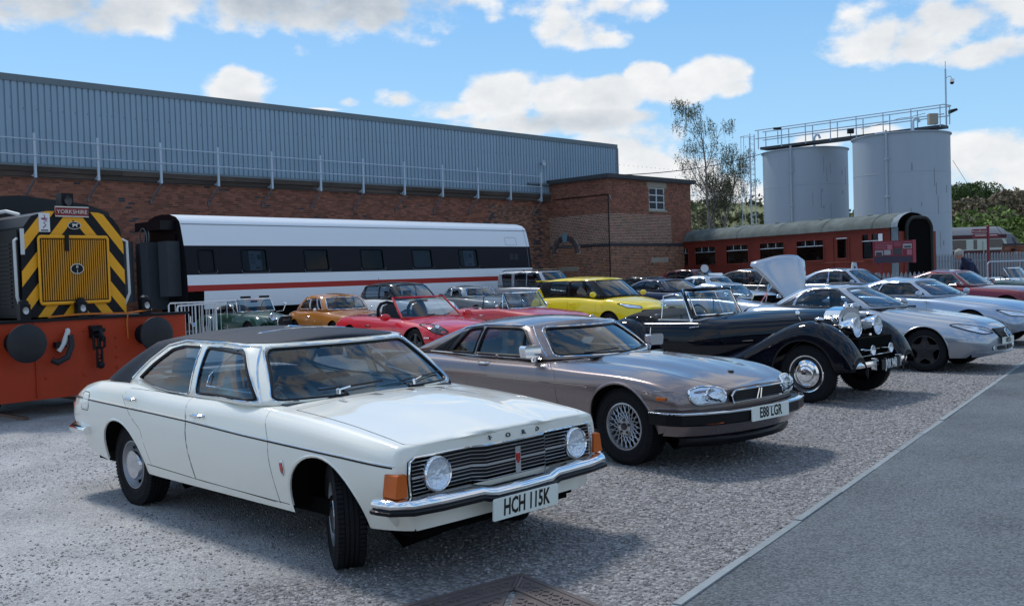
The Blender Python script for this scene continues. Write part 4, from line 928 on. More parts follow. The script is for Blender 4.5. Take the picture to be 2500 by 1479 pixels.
    mb = MB(); mb.tube(lo2+hi2[::-1], .011, 6, True); mb.build('windscreen_trim', CHROME, ws); mb = MB(); mb.tube([ins(0, .09), ins(0, .9)], .006, 5); mb.build('windscreen_bar', CHROME, ws)
    mb = MB(); mb.grid([lo2, hi2]); mb.build('windscreen', GLASS, ws)
    for sg in (-1, 1):
        P = [wp(sg*.62, .0)+Vector((0, 0, .0)), wp(sg*.60, 1.0)+Vector((-.02, 0, -.04)), Vector((-.80, sg*.60, 1.285)), Vector((-.82, sg*.63, .96))]
        mb = MB(); mb.tube(P[:4], .008, 5); o = mb.build('side_window_frame', CHROME, c.root); mb = MB(); mb.add(P, [(0, 1, 2, 3)]); mb.build('side_window', GLASSO, o)
        mb = MB(); mb.tube([wp(sg*.61, 0)+Vector((.01, 0, -.05)), wp(sg*.60, 1)+Vector((0, 0, .01))], .022, 6); mb.build('windscreen_post', CHROME, ws)
    for y0 in (-.3, .15): mb = MB(); mb.tube([ins(y0, .04)+Vector((.02, 0, 0)), ins(y0+.28, .14)+Vector((.02, 0, 0))], .006, 5); mb.build('wiper', TRIM, c.root)
    # folded hood under its cover
    mb = MB(); G = []
    for i in range(13):
        t = i/12; x = -.90-.72*t; r = .13*math.sin(PI*min(1, t*1.0+.06))**.6+.015; G.append([(x, .64*math.cos(a)*(1-.12*t), .955+r*1.0*abs(math.sin(a))**.45*(1)-.01) for a in [PI*k/16 for k in range(17)]])
    mb.grid(G); mb.build('hood_cover', mat('hood_cloth', (.012, .012, .014), rough=.85, bump=.3), c.root)
    for sg in (-1, 1):
        for x, z in ((-.98, .995), (-1.22, .99), (-1.42, .98)): mb = MB(); mb.ball((x, sg*.655, z), .014, 8, 6); mb.build('hood_stud', CHROME, c.root)
    c.cabin(-1.15, -.15, .58, .40, .93, CABIN, wx=-.40, wz=.98, wy=-.30)
    for y0 in (-.29, .29):
        for k in range(4): mb = MB(); mb.prism(fillet([(-.062, 0), (.062, 0), (.062, .55), (-.062, .55)], .03), (-.04, .05), frame((-.86, y0-.2+.133*k, .50), (0, 1, 0), (-.28, 0, 1))); mb.build('seat_back', SEATG, c.root)
    for sg in (-1, 1): mb = MB(); mb.box((-.7, sg*.585, .90), (.9, .04, .10)); mb.build('door_lining', SEATG, c.root)
    mb = MB(); mb.lathe([(.028, 0), (.026, .004), (0, .005)], 14, frame(ins(.43, .22)+Vector((.01, 0, 0)), (0, 1, 0), (0, 0, 1))); mb.build('tax_disc', mat('tax_disc', (.6, .35, .3), rough=.5), c.root)
    c.done()
triumph()

# ---------------------------------------------------------------- silver two seater with star grille
P_SILVER = paint('brilliant_silver', (.35, .385, .44), metal=.75, rough=.28)
P_SILVERB = paint('pale_blue_silver', (.31, .375, .47), metal=.7, rough=.28)
def slk():
    c = Car('hardtop_roadster', 'silver two-seat hardtop with dark five-spoke wheels and star on its grille', 5.788, 15.836, -43.96)
    T = [(2.08, .26, .46, .38, .56, .47, .55, .53, .42, .57), (2.02, .24, .56, .40, .68, .52, .66, .60, .50, .645), (1.88, .22, .68, .43, .78, .59, .74, .675, .55, .725), (1.6, .21, .75, .47, .83, .67, .78, .745, .58, .79), (1.2, .21, .78, .50, .85, .72, .80, .795, .62, .84),
         (.7, .22, .78, .52, .855, .79, .81, .865, .68, .905), (.3, .22, .78, .54, .86, .86, .81, .925, .72, .95), (-.5, .22, .78, .56, .865, .88, .80, .950, .72, .965), (-1.2, .24, .78, .58, .86, .90, .79, .975, .70, .985), (-1.7, .30, .74, .60, .82, .90, .75, .975, .62, .99), (-1.95, .40, .66, .62, .74, .84, .68, .93, .5, .95)]
    def df(x, y, z):
        a = abs(y)
        if x > .4 and z > .5 and a < .6: k = min(1, (x-.4)/.5)*min(1, max(0, (2.1-x)/.4)); w = .40-.16*max(0, x-1.1); z += .020*k*math.exp(-((a-w)/.06)**2)
        return x, y, z
    c.shell(T, r=(.12, .10, .09), deform=df, bow=(.12, .15), capx=(.03, .03), bulge=.02, dx=.05)
    base = [(.62, 0, .955), (.33, .69, .935), (-.1, .735, .955), (-.8, .72, .97), (-1.2, .66, .98), (-1.42, .45, .985), (-1.45, 0, .99)]
    top = [(-.06, 0, 1.275), (-.22, .53, 1.262), (-.5, .56, 1.275), (-.72, .545, 1.262), (-.88, .50, 1.24), (-.98, .38, 1.235), (-1.0, 0, 1.245)]
    c.canopy(base, top, 1.3, bulge=.03, crown=.035); c.xm = -.5
    w1 = [(.22, .958), (-.22, 1.235), (-.50, 1.243), (-.70, 1.225), (-.86, 1.15), (-.91, .985)]; w2 = [(-.95, .99), (-.90, 1.14), (-1.00, 1.07), (-1.16, 1.0)]
    glaze(c, [w1, w2], quad_inset((.69, .94), (.53, 1.265), .06, .03, .022, .06), quad_inset((.5, .99), (.4, 1.24), .06, .04, .03, .06), GLASS)
    for sg in (-1, 1):
        c.line('window_seal', [(.24, .955), (-.22, 1.24), (-.5, 1.248), (-.72, 1.23), (-.90, 1.16), (-1.19, .995), (.24, .955)], 'y', sg, .009, TRIM, 0, which=1)
        c.line('roof_joint', [(-.22, 1.25), (-.24, 1.27)], 'y', sg, .004, GAP, -.001, which=1)
    q = c.pr('z', 1, [(-.20, -.50+.1*k) for k in range(11)], -.001, 1); mb = MB(); mb.tube(q, .004, 5); mb.build('roof_joint', GAP, c.root)
    c.rest(c.cm, 'roof', P_SILVER, thick=.02)
    c.line('windscreen_seal', quad_inset((.69, .94), (.53, 1.265), .055, .02, .018, .06), 'x', 1, .009, TRIM, 0, True, which=1)
    c.wheels(1.215, -1.185, .315, .80, .215, 'dark5', .225, arch=.35)
    for sg in (-1, 1):
        for ax_ in (1.215, -1.185): c.line('arch_lip', [(ax_+.358*math.cos(a), .32+.358*math.sin(a)) for a in [R(k) for k in range(0, 181, 8)]], 'y', sg, .010, P_SILVER, -.003, which=0)
    f = cut(c.bm, [(.62, -.60), (1.55, -.56), (1.86, -.36), (1.93, -.26), (1.93, .26), (1.86, .36), (1.55, .56), (.62, .60)], 'z', lambda f: f.normal.z > .5 and f.calc_center_median().z > .5); c.take(c.bm, f, 'bonnet', P_SILVER, offset=.001)
    c.gap([(.62, -.60), (1.55, -.56), (1.86, -.36), (1.93, -.26), (1.93, .26), (1.86, .36), (1.55, .56), (.62, .60)], 'z', 1)
    fd = [(.30, .34), (.34, .70), (.30, .93), (-.90, .955), (-.92, .60), (-.80, .34)]
    for sg in (-1, 1):
        f = cut(c.bm, fd, 'y', side(c.bm, sg, .5)); c.take(c.bm, f, 'door', P_SILVER, offset=.001); c.gap(fd, 'y', sg, True)
        c.gap([(1.60, .50), (1.93, .47)], 'y', sg)
    door_handle(c, -.62, .86, 0, P_SILVER)
    c.rest(c.bm, 'body', P_SILVER); c.floor(-1.8, 1.85, .2, .7)
    for sg in (-1, 1):
        O = fillet([(sg*.36, .565), (sg*.58, .555), (sg*.70, .61), (sg*.735, .69), (sg*.66, .705), (sg*.50, .66), (sg*.38, .61)], .06, 4)
        q = c.pr('x', 1, O, .006, 0); cen = sum(q, Vector())/len(q); cen = c.pr('x', 1, [(cen.y, cen.z)], .012, 0)[0]; mb = MB(); mb.tube(q, .007, 5, True); h = mb.build('headlight', TRIM, c.root)
        mb = MB(); mb.add([tuple(v) for v in q]+[tuple(cen)], [(i, (i+1) % len(q), len(q)) for i in range(len(q))], True); mb.build('reflector', REFL, h)
        mb = MB(); mb.tube([q[1]+Vector((.008, 0, 0)), cen+Vector((.01, 0, 0)), q[len(q)*3//4]], .007, 5); mb.build('lamp_divider', P_SILVER, h)
        mb = MB(); mb.add([tuple(v+Vector((.003, 0, 0))) for v in q]+[tuple(cen+Vector((.012, 0, .0)))], [(i, (i+1) % len(q), len(q)) for i in range(len(q))], True); mb.build('lens', LENS, h)
        mb = MB(); mb.ball((.22, sg*.93, .985), .09, 14, 10, sc=(.75, 1.2, .62)); mb.build('door_mirror', P_SILVER, c.root)
        q = c.pr('x', 1, [(sg*.42, .345)], .006, 0)[0]; mb = MB(); mb.lathe([(.035, 0), (.03, .008), (0, .01)], 14, frame(q, (0, 1, 0), (0, 0, 1))); mb.build('fog_lamp', REFL, c.root)
    G = fillet([(-.33, .625), (.33, .625), (.27, .50), (.0, .465), (-.27, .50)], .03); q = c.pr('x', 1, c.dens(G, .04, True), .004, 0)
    g = c.patch('grille', G, 'x', 1, TRIM, off=.008)
    for k in range(5): z = .50+.026*k; w = .24+.014*k; c.line('grille_bar', [(-w, z), (w, z)], 'x', 1, .004, TRIM, .014, parent=g)
    cen = c.pr('x', 1, [(0, .545)], .025, 0)[0]; M_ = frame(cen, (0, 1, 0), (-.5, 0, 1)); mb = MB(); mb.tube([M_ @ Vector((.075*math.cos(a), .075*math.sin(a), 0)) for a in [2*PI*k/24 for k in range(24)]], .007, 6, True)
    for a in (90, 210, 330): mb.tube([M_ @ Vector((0, 0, .002)), M_ @ Vector((.073*math.cos(R(a)), .073*math.sin(R(a)), 0))], [.014, .004], 5)
    mb.build('star_emblem', CHROME, g)
    for k in (-1, 1): c.patch('air_intake', fillet([(k*.02, .31), (k*.30, .32), (k*.34, .36), (k*.28, .375), (k*.04, .37)], .02), 'x', 1, TRIM, off=.004)
    c.line('bumper_crease', [(-.68, .30), (-.5, .285), (0, .28), (.5, .285), (.68, .30)], 'x', 1, .010, P_SILVER, 0)
    c.plate('R488 JDS', c.pr('x', 1, [(.0, .44)], 0, 0)[0].x+.03, .445, w=.50, h=.10, tilt=0, ts=.098, sx=.66)
    for y0 in (-.3, .1): wiper(c, [(y0, .975), (y0+.18, .985), (y0+.42, 1.0)], off=.014)
    c.cabin(-1.1, .5, .70, .4, .9, CABIN); c.seats(SEATD, x=-.55, z=.5, top=1.0)
    c.done()
slk()
# ---------------------------------------------------------------- the cars further back
def gen_car(name, label, x, y, yaw, pm, L=4.2, hw=.84, sill=.24, nose=.62, hood=.86, belt=.90, deck=.92, tail=.86, sx=.75, zs=.0, canopy=None, axf=None, axr=None, rad=.31, style='alloy5', rimr=.21,
            bow=(.16, .12), rnd=(.12, .09, .08), glass=None, trimc=TRIM, lamps='oval', roofm=None, pillm=None, handles=TRIM, mirror=None, mirr=(.0, .0), chromeb=False, doors=((.62, -.55),), cat='car', seatm=None, rh=False, cowl=None):
    c = Car(name, label, x, y, yaw, cat); F = L/2; B = -L/2; cw = cowl if cowl is not None else belt+.03
    T = [(F, sill+.06, hw*.70, .42, hw*.86, nose-.12, hw*.80, nose-.05, hw*.62, nose-.02), (F-.10, sill+.02, hw*.80, .45, hw*.93, nose-.04, hw*.88, nose+.04, hw*.70, nose+.07), (F-.45, sill, hw*.88, .50, hw*.98, nose+(hood-nose)*.55, hw*.93, nose+(hood-nose)*.75, hw*.78, nose+(hood-nose)*.9),
         (F-.95, sill, hw*.92, .54, hw, hood-.06, hw*.95, hood, hw*.80, hood+.05), (sx, sill, hw*.92, .55, hw*1.0, belt-.06, hw*.95, belt-.01, hw*.84, cw), (0, sill, hw*.92, .56, hw*1.01, belt-.03, hw*.95, belt+.02, hw*.85, belt+.04),
         (B+1.3, sill, hw*.92, .58, hw*1.01, deck-.04, hw*.95, deck+.01, hw*.84, deck+.04), (B+.5, sill+.04, hw*.88, .60, hw*.98, deck-.06, hw*.91, deck, hw*.80, deck+.04), (B+.12, sill+.12, hw*.82, .60, hw*.92, tail-.05, hw*.84, tail, hw*.72, tail+.03), (B, sill+.2, hw*.74, .60, hw*.84, tail-.12, hw*.76, tail-.07, hw*.62, tail-.05)]
    c.shell(T, r=rnd, bow=bow, capx=(.03, .03), bulge=.02, dx=.08)
    axf = axf if axf is not None else F-.82; axr = axr if axr is not None else B+.82
    c.F, c.B, c.hw = F, B, hw; gm = glass or GLASS
    if canopy:
        k = canopy   # scr top x, roof z, roof rear x, rear base x, half widths
        bz = belt+.03; rz = k['z']; hb = k.get('hb', hw*.83); ht = k.get('ht', hw*.66); sxt = k['xt']; rx = k['rx']; rb = k['rb']; rdz = k.get('rdz', .03)
        base = [(sx+.14, 0, cw+.01), (sx-.08, hb*.96, bz-.01), (sx-.6, hb*1.01, bz), ((sx+rb)/2-.1, hb*1.01, bz+.01), (rb+.45, hb*.97, deck+.02), (rb+.12, hb*.80, deck+.03), (rb, 0, deck+.035)]
        top = [(sxt+.10, 0, rz-.01), (sxt, ht*.95, rz-.035), (sxt-.4, ht*1.02, rz-.01), ((sxt+rx)/2-.1, ht*1.02, rz), (rx+.12, ht*.97, rz-rdz-.01), (rx+.02, ht*.80, rz-rdz-.015), (rx-.03, 0, rz-rdz)]
        c.canopy(base, top, rz, bulge=k.get('bulge', .03), crown=k.get('crown', .04), n=8); c.xm = (sx+rb)/2
        A0, A1 = base[1], top[1]; C0, C1 = base[4], top[4]; zb_, zt_ = bz+.03, rz-.075
        def fr(t, z):     # t: 0 at windscreen pillar, 1 at rear pillar
            q = (z-bz)/(rz-bz); a = A0[0]+(A1[0]-A0[0])*q; b = C0[0]+(C1[0]-C0[0])*q; a -= .07; b += k.get('cp', .10); return (a+(b-a)*t, z)
        w = []
        for t0, t1 in k['win']:
            if k.get('taper') and t1 > .98: w.append([fr(t0, zb_), fr(t0, zt_), fr(t0+(t1-t0)*.6, zt_-.02), fr(t0+(t1-t0)*.86, zt_-.10), fr(t1, zb_+.03), fr(t1-.03, zb_)])
            elif k.get('vert') : 
                xa = fr(t0, zb_)[0] if t0 == 0 else (fr(t0, zb_)[0]+fr(t0, zt_)[0])/2; xb = (fr(t1, zb_)[0]+fr(t1, zt_)[0])/2
                w.append([fr(t0, zb_) if t0 == 0 else (xa, zb_), fr(t0, zt_) if t0 == 0 else (xa, zt_), fr(t1, zt_) if t1 >= .98 else (xb, zt_), fr(t1, zb_) if t1 >= .98 else (xb, zb_)])
            else: w.append([fr(t0, zb_), fr(t0, zt_), fr(t1, zt_), fr(t1, zb_)])
        fq = quad_inset((hb*.96, cw), (ht*.95, rz-.03), .05, .025, .03, .06)
        rq = quad_inset((hb*.80, deck+.03), (ht*.80, rz-rdz), .05, .04, .03, .06)
        glaze(c, w, fq, rq, gm, trimc if not k.get('nosidetrim') else None, tr=.007)
        if roofm is not None and pillm is not None:
            f = cut(c.cm, [(-9, rz-.055), (9, rz-.055), (9, 3), (-9, 3)], 'y', lambda f: True); c.take(c.cm, f, 'roof', roofm); c.rest(c.cm, 'window_pillars', pillm, thick=.015)
        else: c.rest(c.cm, 'roof', roofm or pm, thick=.015)
        c.line('windscreen_seal', quad_inset((hb*.96, cw), (ht*.95, rz-.03), .045, .02, .025, .06), 'x', 1, .009, trimc, 0, True, which=1)
        for y0 in (-.3, .1): wiper(c, [(y0, cw+.03), (y0+.15, cw+.045), (y0+.36, cw+.06)], off=.014)
        c.cabin(rb+.35, sx-.15, hw*.80, .4, belt-.03, CABIN, wx=sx-.42, wz=belt-.02); c.seats(seatm or SEATD, x=min(sx-1.0, -.2), z=.48, top=min(rz-.30, belt+.12), rear=rb+.75 if rb < -1.2 and rz > 1.3 else None)
    if not canopy:   # open cockpit
        k0, k1 = sx-.08, sx-1.25
        cock = fillet([(k0, -hw*.72), (k0, hw*.72), (k1, hw*.70), (k1, -hw*.70)], .12)
        f = cut(c.bm, cock, 'z', lambda f: f.normal.z > .3); bmesh.ops.delete(c.bm, geom=f, context='FACES')
        c.cabin(k1, k0+.05, hw*.72, .38, belt-.03, CABIN, wx=sx-.42, wz=belt-.0, wy=-.33); c.seats(seatm or SEATD, x=sx-1.02, z=.42, top=belt+.04, head=rh)
    c.wheels(axf, axr, rad, hw*.955, .19, style, rimr, arch=rad+.035)
    for a_, b_ in doors:
        d = [(a_+.02, sill+.1), (a_+.04, .62), (a_, belt-.03), (b_, belt-.02), (b_+.03, .6), (b_, sill+.1)]
        for sg in (-1, 1):
            f = cut(c.bm, d, 'y', side(c.bm, sg, .4)); c.take(c.bm, f, 'door', pm, offset=.001); c.gap(d, 'y', sg, True)
        door_handle(c, b_+.16, belt-.13, 0, handles, L=.16)
    wb = hw*.80
    f = cut(c.bm, [(sx+.12, -wb), (F-.5, -wb*.86), (F-.14, -wb*.5), (F-.14, wb*.5), (F-.5, wb*.86), (sx+.12, wb)], 'z', lambda f: f.normal.z > .5 and f.calc_center_median().z > nose-.08)
    c.take(c.bm, f, 'bonnet', pm, offset=.001); c.gap([(sx+.12, -wb), (F-.5, -wb*.86), (F-.14, -wb*.5), (F-.14, wb*.5), (F-.5, wb*.86), (sx+.12, wb)], 'z', 1)
    c.rest(c.bm, 'body', pm); c.floor(B+.25, F-.25, sill-.01, hw*.8)
    if mirror is not None:
        for sg in (-1, 1):
            mb = MB(); mb.ball((sx-.22+mirr[0], sg*(hw+.09), belt+.08+mirr[1]), .105, 12, 8, sc=(.45, 1.15, .66)); mb.build('door_mirror', mirror, c.root)
    z = nose-.02
    for sg in (-1, 1):
        if lamps == 'round': q = c.pr('x', 1, [(sg*hw*.70, z-.02)], 0, 0)[0]; round_lamp(c, (q.x-.01, sg*hw*.70, z-.01), .085)
        elif lamps:
            O = {'oval': [(.55, -.05), (.86, .0), (.90, .09), (.72, .08), (.52, .02)], 'wedge': [(.45, -.03), (.84, .0), (.93, .12), (.70, .07), (.45, .03)], 'tall': [(.62, -.10), (.86, -.06), (.91, .09), (.80, .12), (.62, .04)]}[lamps]
            O = fillet([(sg*a*hw, z+b) for a, b in O], .04); o = c.patch('headlight', O, 'x', 1, REFL, off=.004); c.bezel('lamp_bezel', O, 'x', 1, .007, TRIM, .006, which=0); mb = MB(); q = c.pr('x', 1, O, .012, 0); ce = sum(q, Vector())/len(q); ce = c.pr('x', 1, [(ce.y, ce.z)], .02, 0)[0]; mb.add([tuple(v) for v in q]+[tuple(ce)], [(i, (i+1) % len(q), len(q)) for i in range(len(q))], True); mb.build('lens', LENS, o)
    q = c.pr('x', -1, fillet([(hw*.55, tail-.14), (hw*.82, tail-.14), (hw*.82, tail-.28), (hw*.55, tail-.28)], .03), .006, 0)
    for sg in (-1, 1): mb = MB(); mb.add([(v.x, v.y*sg, v.z) for v in q], [tuple(range(len(q)))]); mb.build('tail_lamp', REDL, c.root)
    if chromeb:
        for e, nm in ((1, 'front_bumper'), (-1, 'rear_bumper')):
            X = F if e > 0 else -B; pth = [(e*(X-.35), -hw*1.0, .46), (e*(X-.10), -hw*.92, .46), (e*(X+.03), -hw*.6, .46), (e*(X+.05), 0, .46), (e*(X+.03), hw*.6, .46), (e*(X-.10), hw*.92, .46), (e*(X-.35), hw*1.0, .46)]
            mb = MB(); mb.sweep(pth if e > 0 else pth[::-1], [(-.02, -.045), (.02, -.035), (.03, 0), (.02, .035), (-.02, .045)], smooth=True); mb.build(nm, CHROME, c.root)
    return c
def open_screen(c, sx, belt, hb, ht, zt, rake, m, tr=.016, bowx=.12, n=10, gl=True):
    wp = lambda y, t: Vector((sx-rake*t-bowx*(abs(y)/hb)**2, y*(1-(1-ht/hb)*t), belt+(zt-belt)*t))
    lo = [wp(-hb+2*hb*k/n, 0) for k in range(n+1)]; hi = [wp(-hb+2*hb*k/n, 1) for k in range(n+1)]
    mb = MB(); mb.tube(lo+hi[::-1], tr, 6, True); o = mb.build('windscreen_frame', m, c.root); mb = MB(); mb.grid([lo, hi]); mb.build('windscreen', GLASS, o)
    for y0 in (-.3, .1): mb = MB(); mb.tube([wp(y0, .03)+Vector((.02, 0, 0)), wp(y0+.3, .16)+Vector((.02, 0, 0))], .006, 5); mb.build('wiper', TRIM, c.root)
    mb = MB(); mb.box(wp(0, .82)+Vector((-.06, 0, 0)), (.03, .2, .05)); mb.build('interior_mirror', TRIM, c.root); return wp

# red modern roadster
P_RED = paint('guards_red', (.60, .008, .018), rough=.4)
def boxster():
    c = gen_car('roadster_car', 'bright red open roadster with dark seats and hoops behind the white saloon', -1.99, 19.80, -52, P_RED, L=4.35, hw=.89, nose=.60, hood=.78, belt=.83, deck=.86, tail=.80, sx=.72, rad=.335, style='dark5', rimr=.25, bow=(.25, .2), rnd=(.14, .14, .12), lamps=None, axf=1.30, axr=-1.15, mirror=P_RED, mirr=(-.02, -.03), rh=False, doors=((.55, -.55),))
    open_screen(c, .80, .85, .70, .60, 1.245, .50, P_RED, tr=.022, bowx=.16)
    for sg in (-1, 1):
        O = fillet([(sg*.56, .60), (sg*.70, .56), (sg*.80, .62), (sg*.80, .74), (sg*.68, .76), (sg*.60, .70)], .07, 4); q = c.pr('x', 1, O, .006, 0); ce = sum(q, Vector())/len(q); ce = c.pr('x', 1, [(ce.y, ce.z)], .03, 0)[0]
        mb = MB(); mb.add([tuple(v) for v in q]+[tuple(ce-Vector((.03, 0, 0)))], [(i, (i+1) % len(q), len(q)) for i in range(len(q))], True); h = mb.build('headlight', CABIN, c.root); mb = MB(); mb.tube(q, .008, 5, True); mb.build('lamp_bezel', TRIM, h)
        for dz in (-.035, .04): mb = MB(); mb.lathe([(.045, 0), (.03, -.01), (0, -.015)], 16, Matrix.Translation(ce+Vector((.0, sg*.0, dz))) @ Matrix.Rotation(R(80), 4, 'Y')); mb.build('lamp_bowl', CHROME, h)
        mb = MB(); mb.add([tuple(v) for v in q]+[tuple(ce+Vector((.012, 0, 0)))], [(i, (i+1) % len(q), len(q)) for i in range(len(q))], True); mb.build('lens', LENS, h)
        mb = MB(); P = [(-.52, sg*.16, .86), (-.50, sg*.16, 1.02), (-.49, sg*.22, 1.12), (-.49, sg*.36, 1.15), (-.49, sg*.50, 1.12), (-.50, sg*.56, 1.02), (-.52, sg*.56, .86)]; mb.tube(P, .035, 8); mb.build('roll_hoop', TRIM, c.root)
        mb = MB(); mb.prism(fillet([(-.20, 0), (.20, 0), (.16, .42), (.11, .62), (-.11, .62), (-.16, .42)], .08), (-.05, .06), frame((-.30, sg*.36, .50), (0, 1, 0), (-.22, 0, 1))); mb.build('sports_seat', SEATD, c.root)
        c.patch('side_repeater', fillet([(1.66, .50), (1.80, .50), (1.80, .525), (1.66, .525)], .01), 'y', sg, REFL, off=.004)
    mb = MB(); G = [[(-.62-.5*t, .62*math.cos(a)*(1-.1*t), .87+.07*math.sin(PI*min(1, t+.1))*abs(math.sin(a))**.5) for a in [PI*k/12 for k in range(13)]] for t in [k/6 for k in range(7)]]; mb.grid(G); mb.build('folded_hood', TRIM, c.root)
    c.done()
boxster()

P_YELLOW = paint('signal_yellow', (.80, .60, .008), rough=.4)
c = gen_car('hatchback_car', 'bright yellow hatchback with black window pillars in front of brick building', 2.26, 25.60, -49, P_YELLOW, L=3.85, hw=.86, nose=.74, hood=.94, belt=.96, deck=.98, tail=.98, sx=.98, rad=.31, style='dark5', rimr=.22, bow=(.22, .1), lamps='wedge', axf=1.18, axr=-1.22, mirror=P_YELLOW, mirr=(.0, .02), roofm=P_YELLOW, pillm=TRIM, handles=P_YELLOW, doors=((.70, -.28), (-.30, -1.12)),
            canopy=dict(xt=.36, z=1.47, rx=-1.55, rb=-1.82, ht=.62, win=[(0, .47), (.51, .88)], vert=1, rdz=.05, crown=.05, nosidetrim=1), glass=GLASSD)
for sg in (-1, 1):
    mb = MB(); mb.prism([(-1.70, .98), (-1.30, .99), (-1.42, 1.20), (-1.52, 1.22)], (0, .02), frame((0, sg*.70-.01, 0), (1, 0, 0), (0, 0, 1))); mb.build('rear_pillar_fin', P_YELLOW, c.root)
mb = MB(); mb.box((-1.66, 0, 1.43), (.26, 1.1, .03), M=None); mb.build('roof_spoiler', P_YELLOW, c.root); mb = MB(); mb.box((-1.80, 0, 1.40), (.05, .9, .04)); mb.build('spoiler_lip', P_SILVER, c.root)
q = c.patch('grille', fillet([(-.5, .48), (.5, .48), (.42, .66), (-.42, .66)], .05), 'x', 1, TRIM, off=.006); c.done()

P_WHITE2 = paint('plain_white', (.74, .75, .76), rough=.4); P_DARKROOF = paint('black_roof_paint', (.012, .013, .016), rough=.3)
c = gen_car('hatchback_car', 'white hatchback with black roof and aerial by the white coach', -3.41, 30.92, -49, P_WHITE2, L=4.0, hw=.86, nose=.70, hood=.92, belt=.94, deck=.97, tail=.97, sx=.85, rad=.30, lamps='tall', axf=1.25, axr=-1.25, mirror=TRIM, roofm=P_DARKROOF, doors=((.62, -.28), (-.30, -1.15)),
            canopy=dict(xt=.22, z=1.46, rx=-1.45, rb=-1.85, ht=.62, win=[(0, .47), (.50, .97)], vert=1, rdz=.05))
mb = MB(); mb.tube([(-1.35, 0, 1.48), (-1.50, 0, 1.66)], .006, 5); mb.build('aerial', TRIM, c.root); c.done()

P_SUV = paint('silver_grey', (.40, .42, .46), metal=.55, rough=.35)
c = gen_car('off_road_car', 'tall silver five-door off-roader parked beside the end of the coach', 1.30, 37.6, -45, P_SUV, L=4.4, hw=.90, sill=.34, nose=.86, hood=1.04, belt=1.09, deck=1.12, tail=1.12, sx=.85, rad=.36, rimr=.24, lamps='oval', axf=1.35, axr=-1.25, mirror=TRIM, glass=GLASSD, doors=((.66, -.32), (-.34, -1.15)), bow=(.12, .06),
            canopy=dict(xt=.35, z=1.72, rx=-1.95, rb=-2.14, ht=.68, win=[(0, .34), (.37, .66), (.74, .98)], vert=1, rdz=.03, crown=.03))
for sg in (-1, 1): mb = MB(); mb.tube([(.2, sg*.56, 1.73), (.1, sg*.56, 1.78), (-1.6, sg*.56, 1.79), (-1.75, sg*.56, 1.74)], .018, 6); mb.build('roof_rail', TRIM, c.root)
c.done()

P_ORANGE = paint('bracken_orange', (.42, .15, .02), rough=.4)
c = gen_car('coupe_car', 'burnt orange classic coupe with chrome window frames left of red roadster', -4.52, 25.35, -54, P_ORANGE, L=3.9, hw=.76, nose=.66, hood=.80, belt=.84, deck=.84, tail=.80, sx=.55, rad=.30, style='alloy8', rimr=.19, lamps='round', axf=1.15, axr=-1.15, trimc=CHROME, chromeb=True, doors=((.50, -.45),), handles=CHROME, rnd=(.1, .06, .05), bow=(.08, .08),
            canopy=dict(xt=.12, z=1.245, rx=-.92, rb=-1.62, ht=.55, win=[(.0, .12), (.16, .52), (.56, 1.0)], taper=1, rdz=.03, crown=.045))
for sg in (-1, 1): mb = MB(); mb.ball((.30, sg*.82, .90), .05, 10, 8, sc=(.7, 1, .8)); mb.tube([(.30, sg*.80, .88), (.27, sg*.74, .83)], .008, 5); mb.build('door_mirror', CHROME, c.root)
c.done()

P_GREY = paint('tunis_grey', (.20, .22, .24), metal=.5, rough=.35)
c = gen_car('coupe_car', 'grey classic coupe with thin chrome pillars behind the red roadster', -1.37, 33.76, -52, P_GREY, L=4.4, hw=.84, nose=.70, hood=.84, belt=.88, deck=.88, tail=.84, sx=.62, rad=.31, style='alloy8', rimr=.19, lamps='round', trimc=CHROME, chromeb=True, doors=((.55, -.55),), handles=CHROME, bow=(.08, .1), axf=1.35,
            canopy=dict(xt=.22, z=1.26, rx=-.72, rb=-1.25, ht=.58, win=[(0, .60), (.66, 1.0)], cp=.06, rdz=.02), seatm=SEATD); c.done()

P_NAVY = paint('dark_navy', (.010, .016, .045), rough=.3, metal=.2); P_BLK = paint('plain_black', (.008, .009, .012), rough=.3)
c = gen_car('coupe_car', 'dark navy modern coupe behind the nose of the yellow hatchback', 5.08, 31.09, -55, P_NAVY, L=4.5, hw=.90, nose=.66, hood=.88, belt=.93, deck=1.0, tail=.98, sx=.80, rad=.33, lamps='wedge', mirror=P_NAVY, doors=((.62, -.55),), bow=(.22, .16), rnd=(.12, .12, .1), canopy=dict(xt=.18, z=1.33, rx=-.95, rb=-1.75, ht=.60, win=[(0, .62), (.66, 1.0)], taper=1, rdz=.04)); c.done()
c = gen_car('coupe_car', 'black low coupe parked against the brick annex wall', 5.6, 38.6, -52, P_BLK, L=4.4, hw=.86, nose=.68, hood=.86, belt=.94, deck=.96, tail=.92, sx=.62, rad=.31, lamps='wedge', mirror=P_BLK, doors=((.55, -.60),), canopy=dict(xt=.10, z=1.37, rx=-.95, rb=-1.65, ht=.60, win=[(0, .32), (.36, .62), (.66, 1.0)], taper=1, rdz=.04)); c.done()
P_SBLUE = paint('opalescent_silver', (.40, .44, .50), metal=.7, rough=.3)
c = gen_car('coupe_car', 'pale silver classic coupe with chrome-framed side windows behind vintage roadster', 7.05, 33.4, -52, P_SBLUE, L=4.5, hw=.84, nose=.64, hood=.82, belt=.88, deck=.90, tail=.86, sx=.45, rad=.32, style='alloy8', lamps='round', trimc=CHROME, chromeb=True, handles=CHROME, doors=((.35, -.65),), canopy=dict(xt=.02, z=1.36, rx=-1.0, rb=-1.75, ht=.56, win=[(0, .50), (.56, 1.0)], taper=1)); c.done()
P_MAROON0 = paint('damask_maroon', (.085, .010, .016), rough=.35)
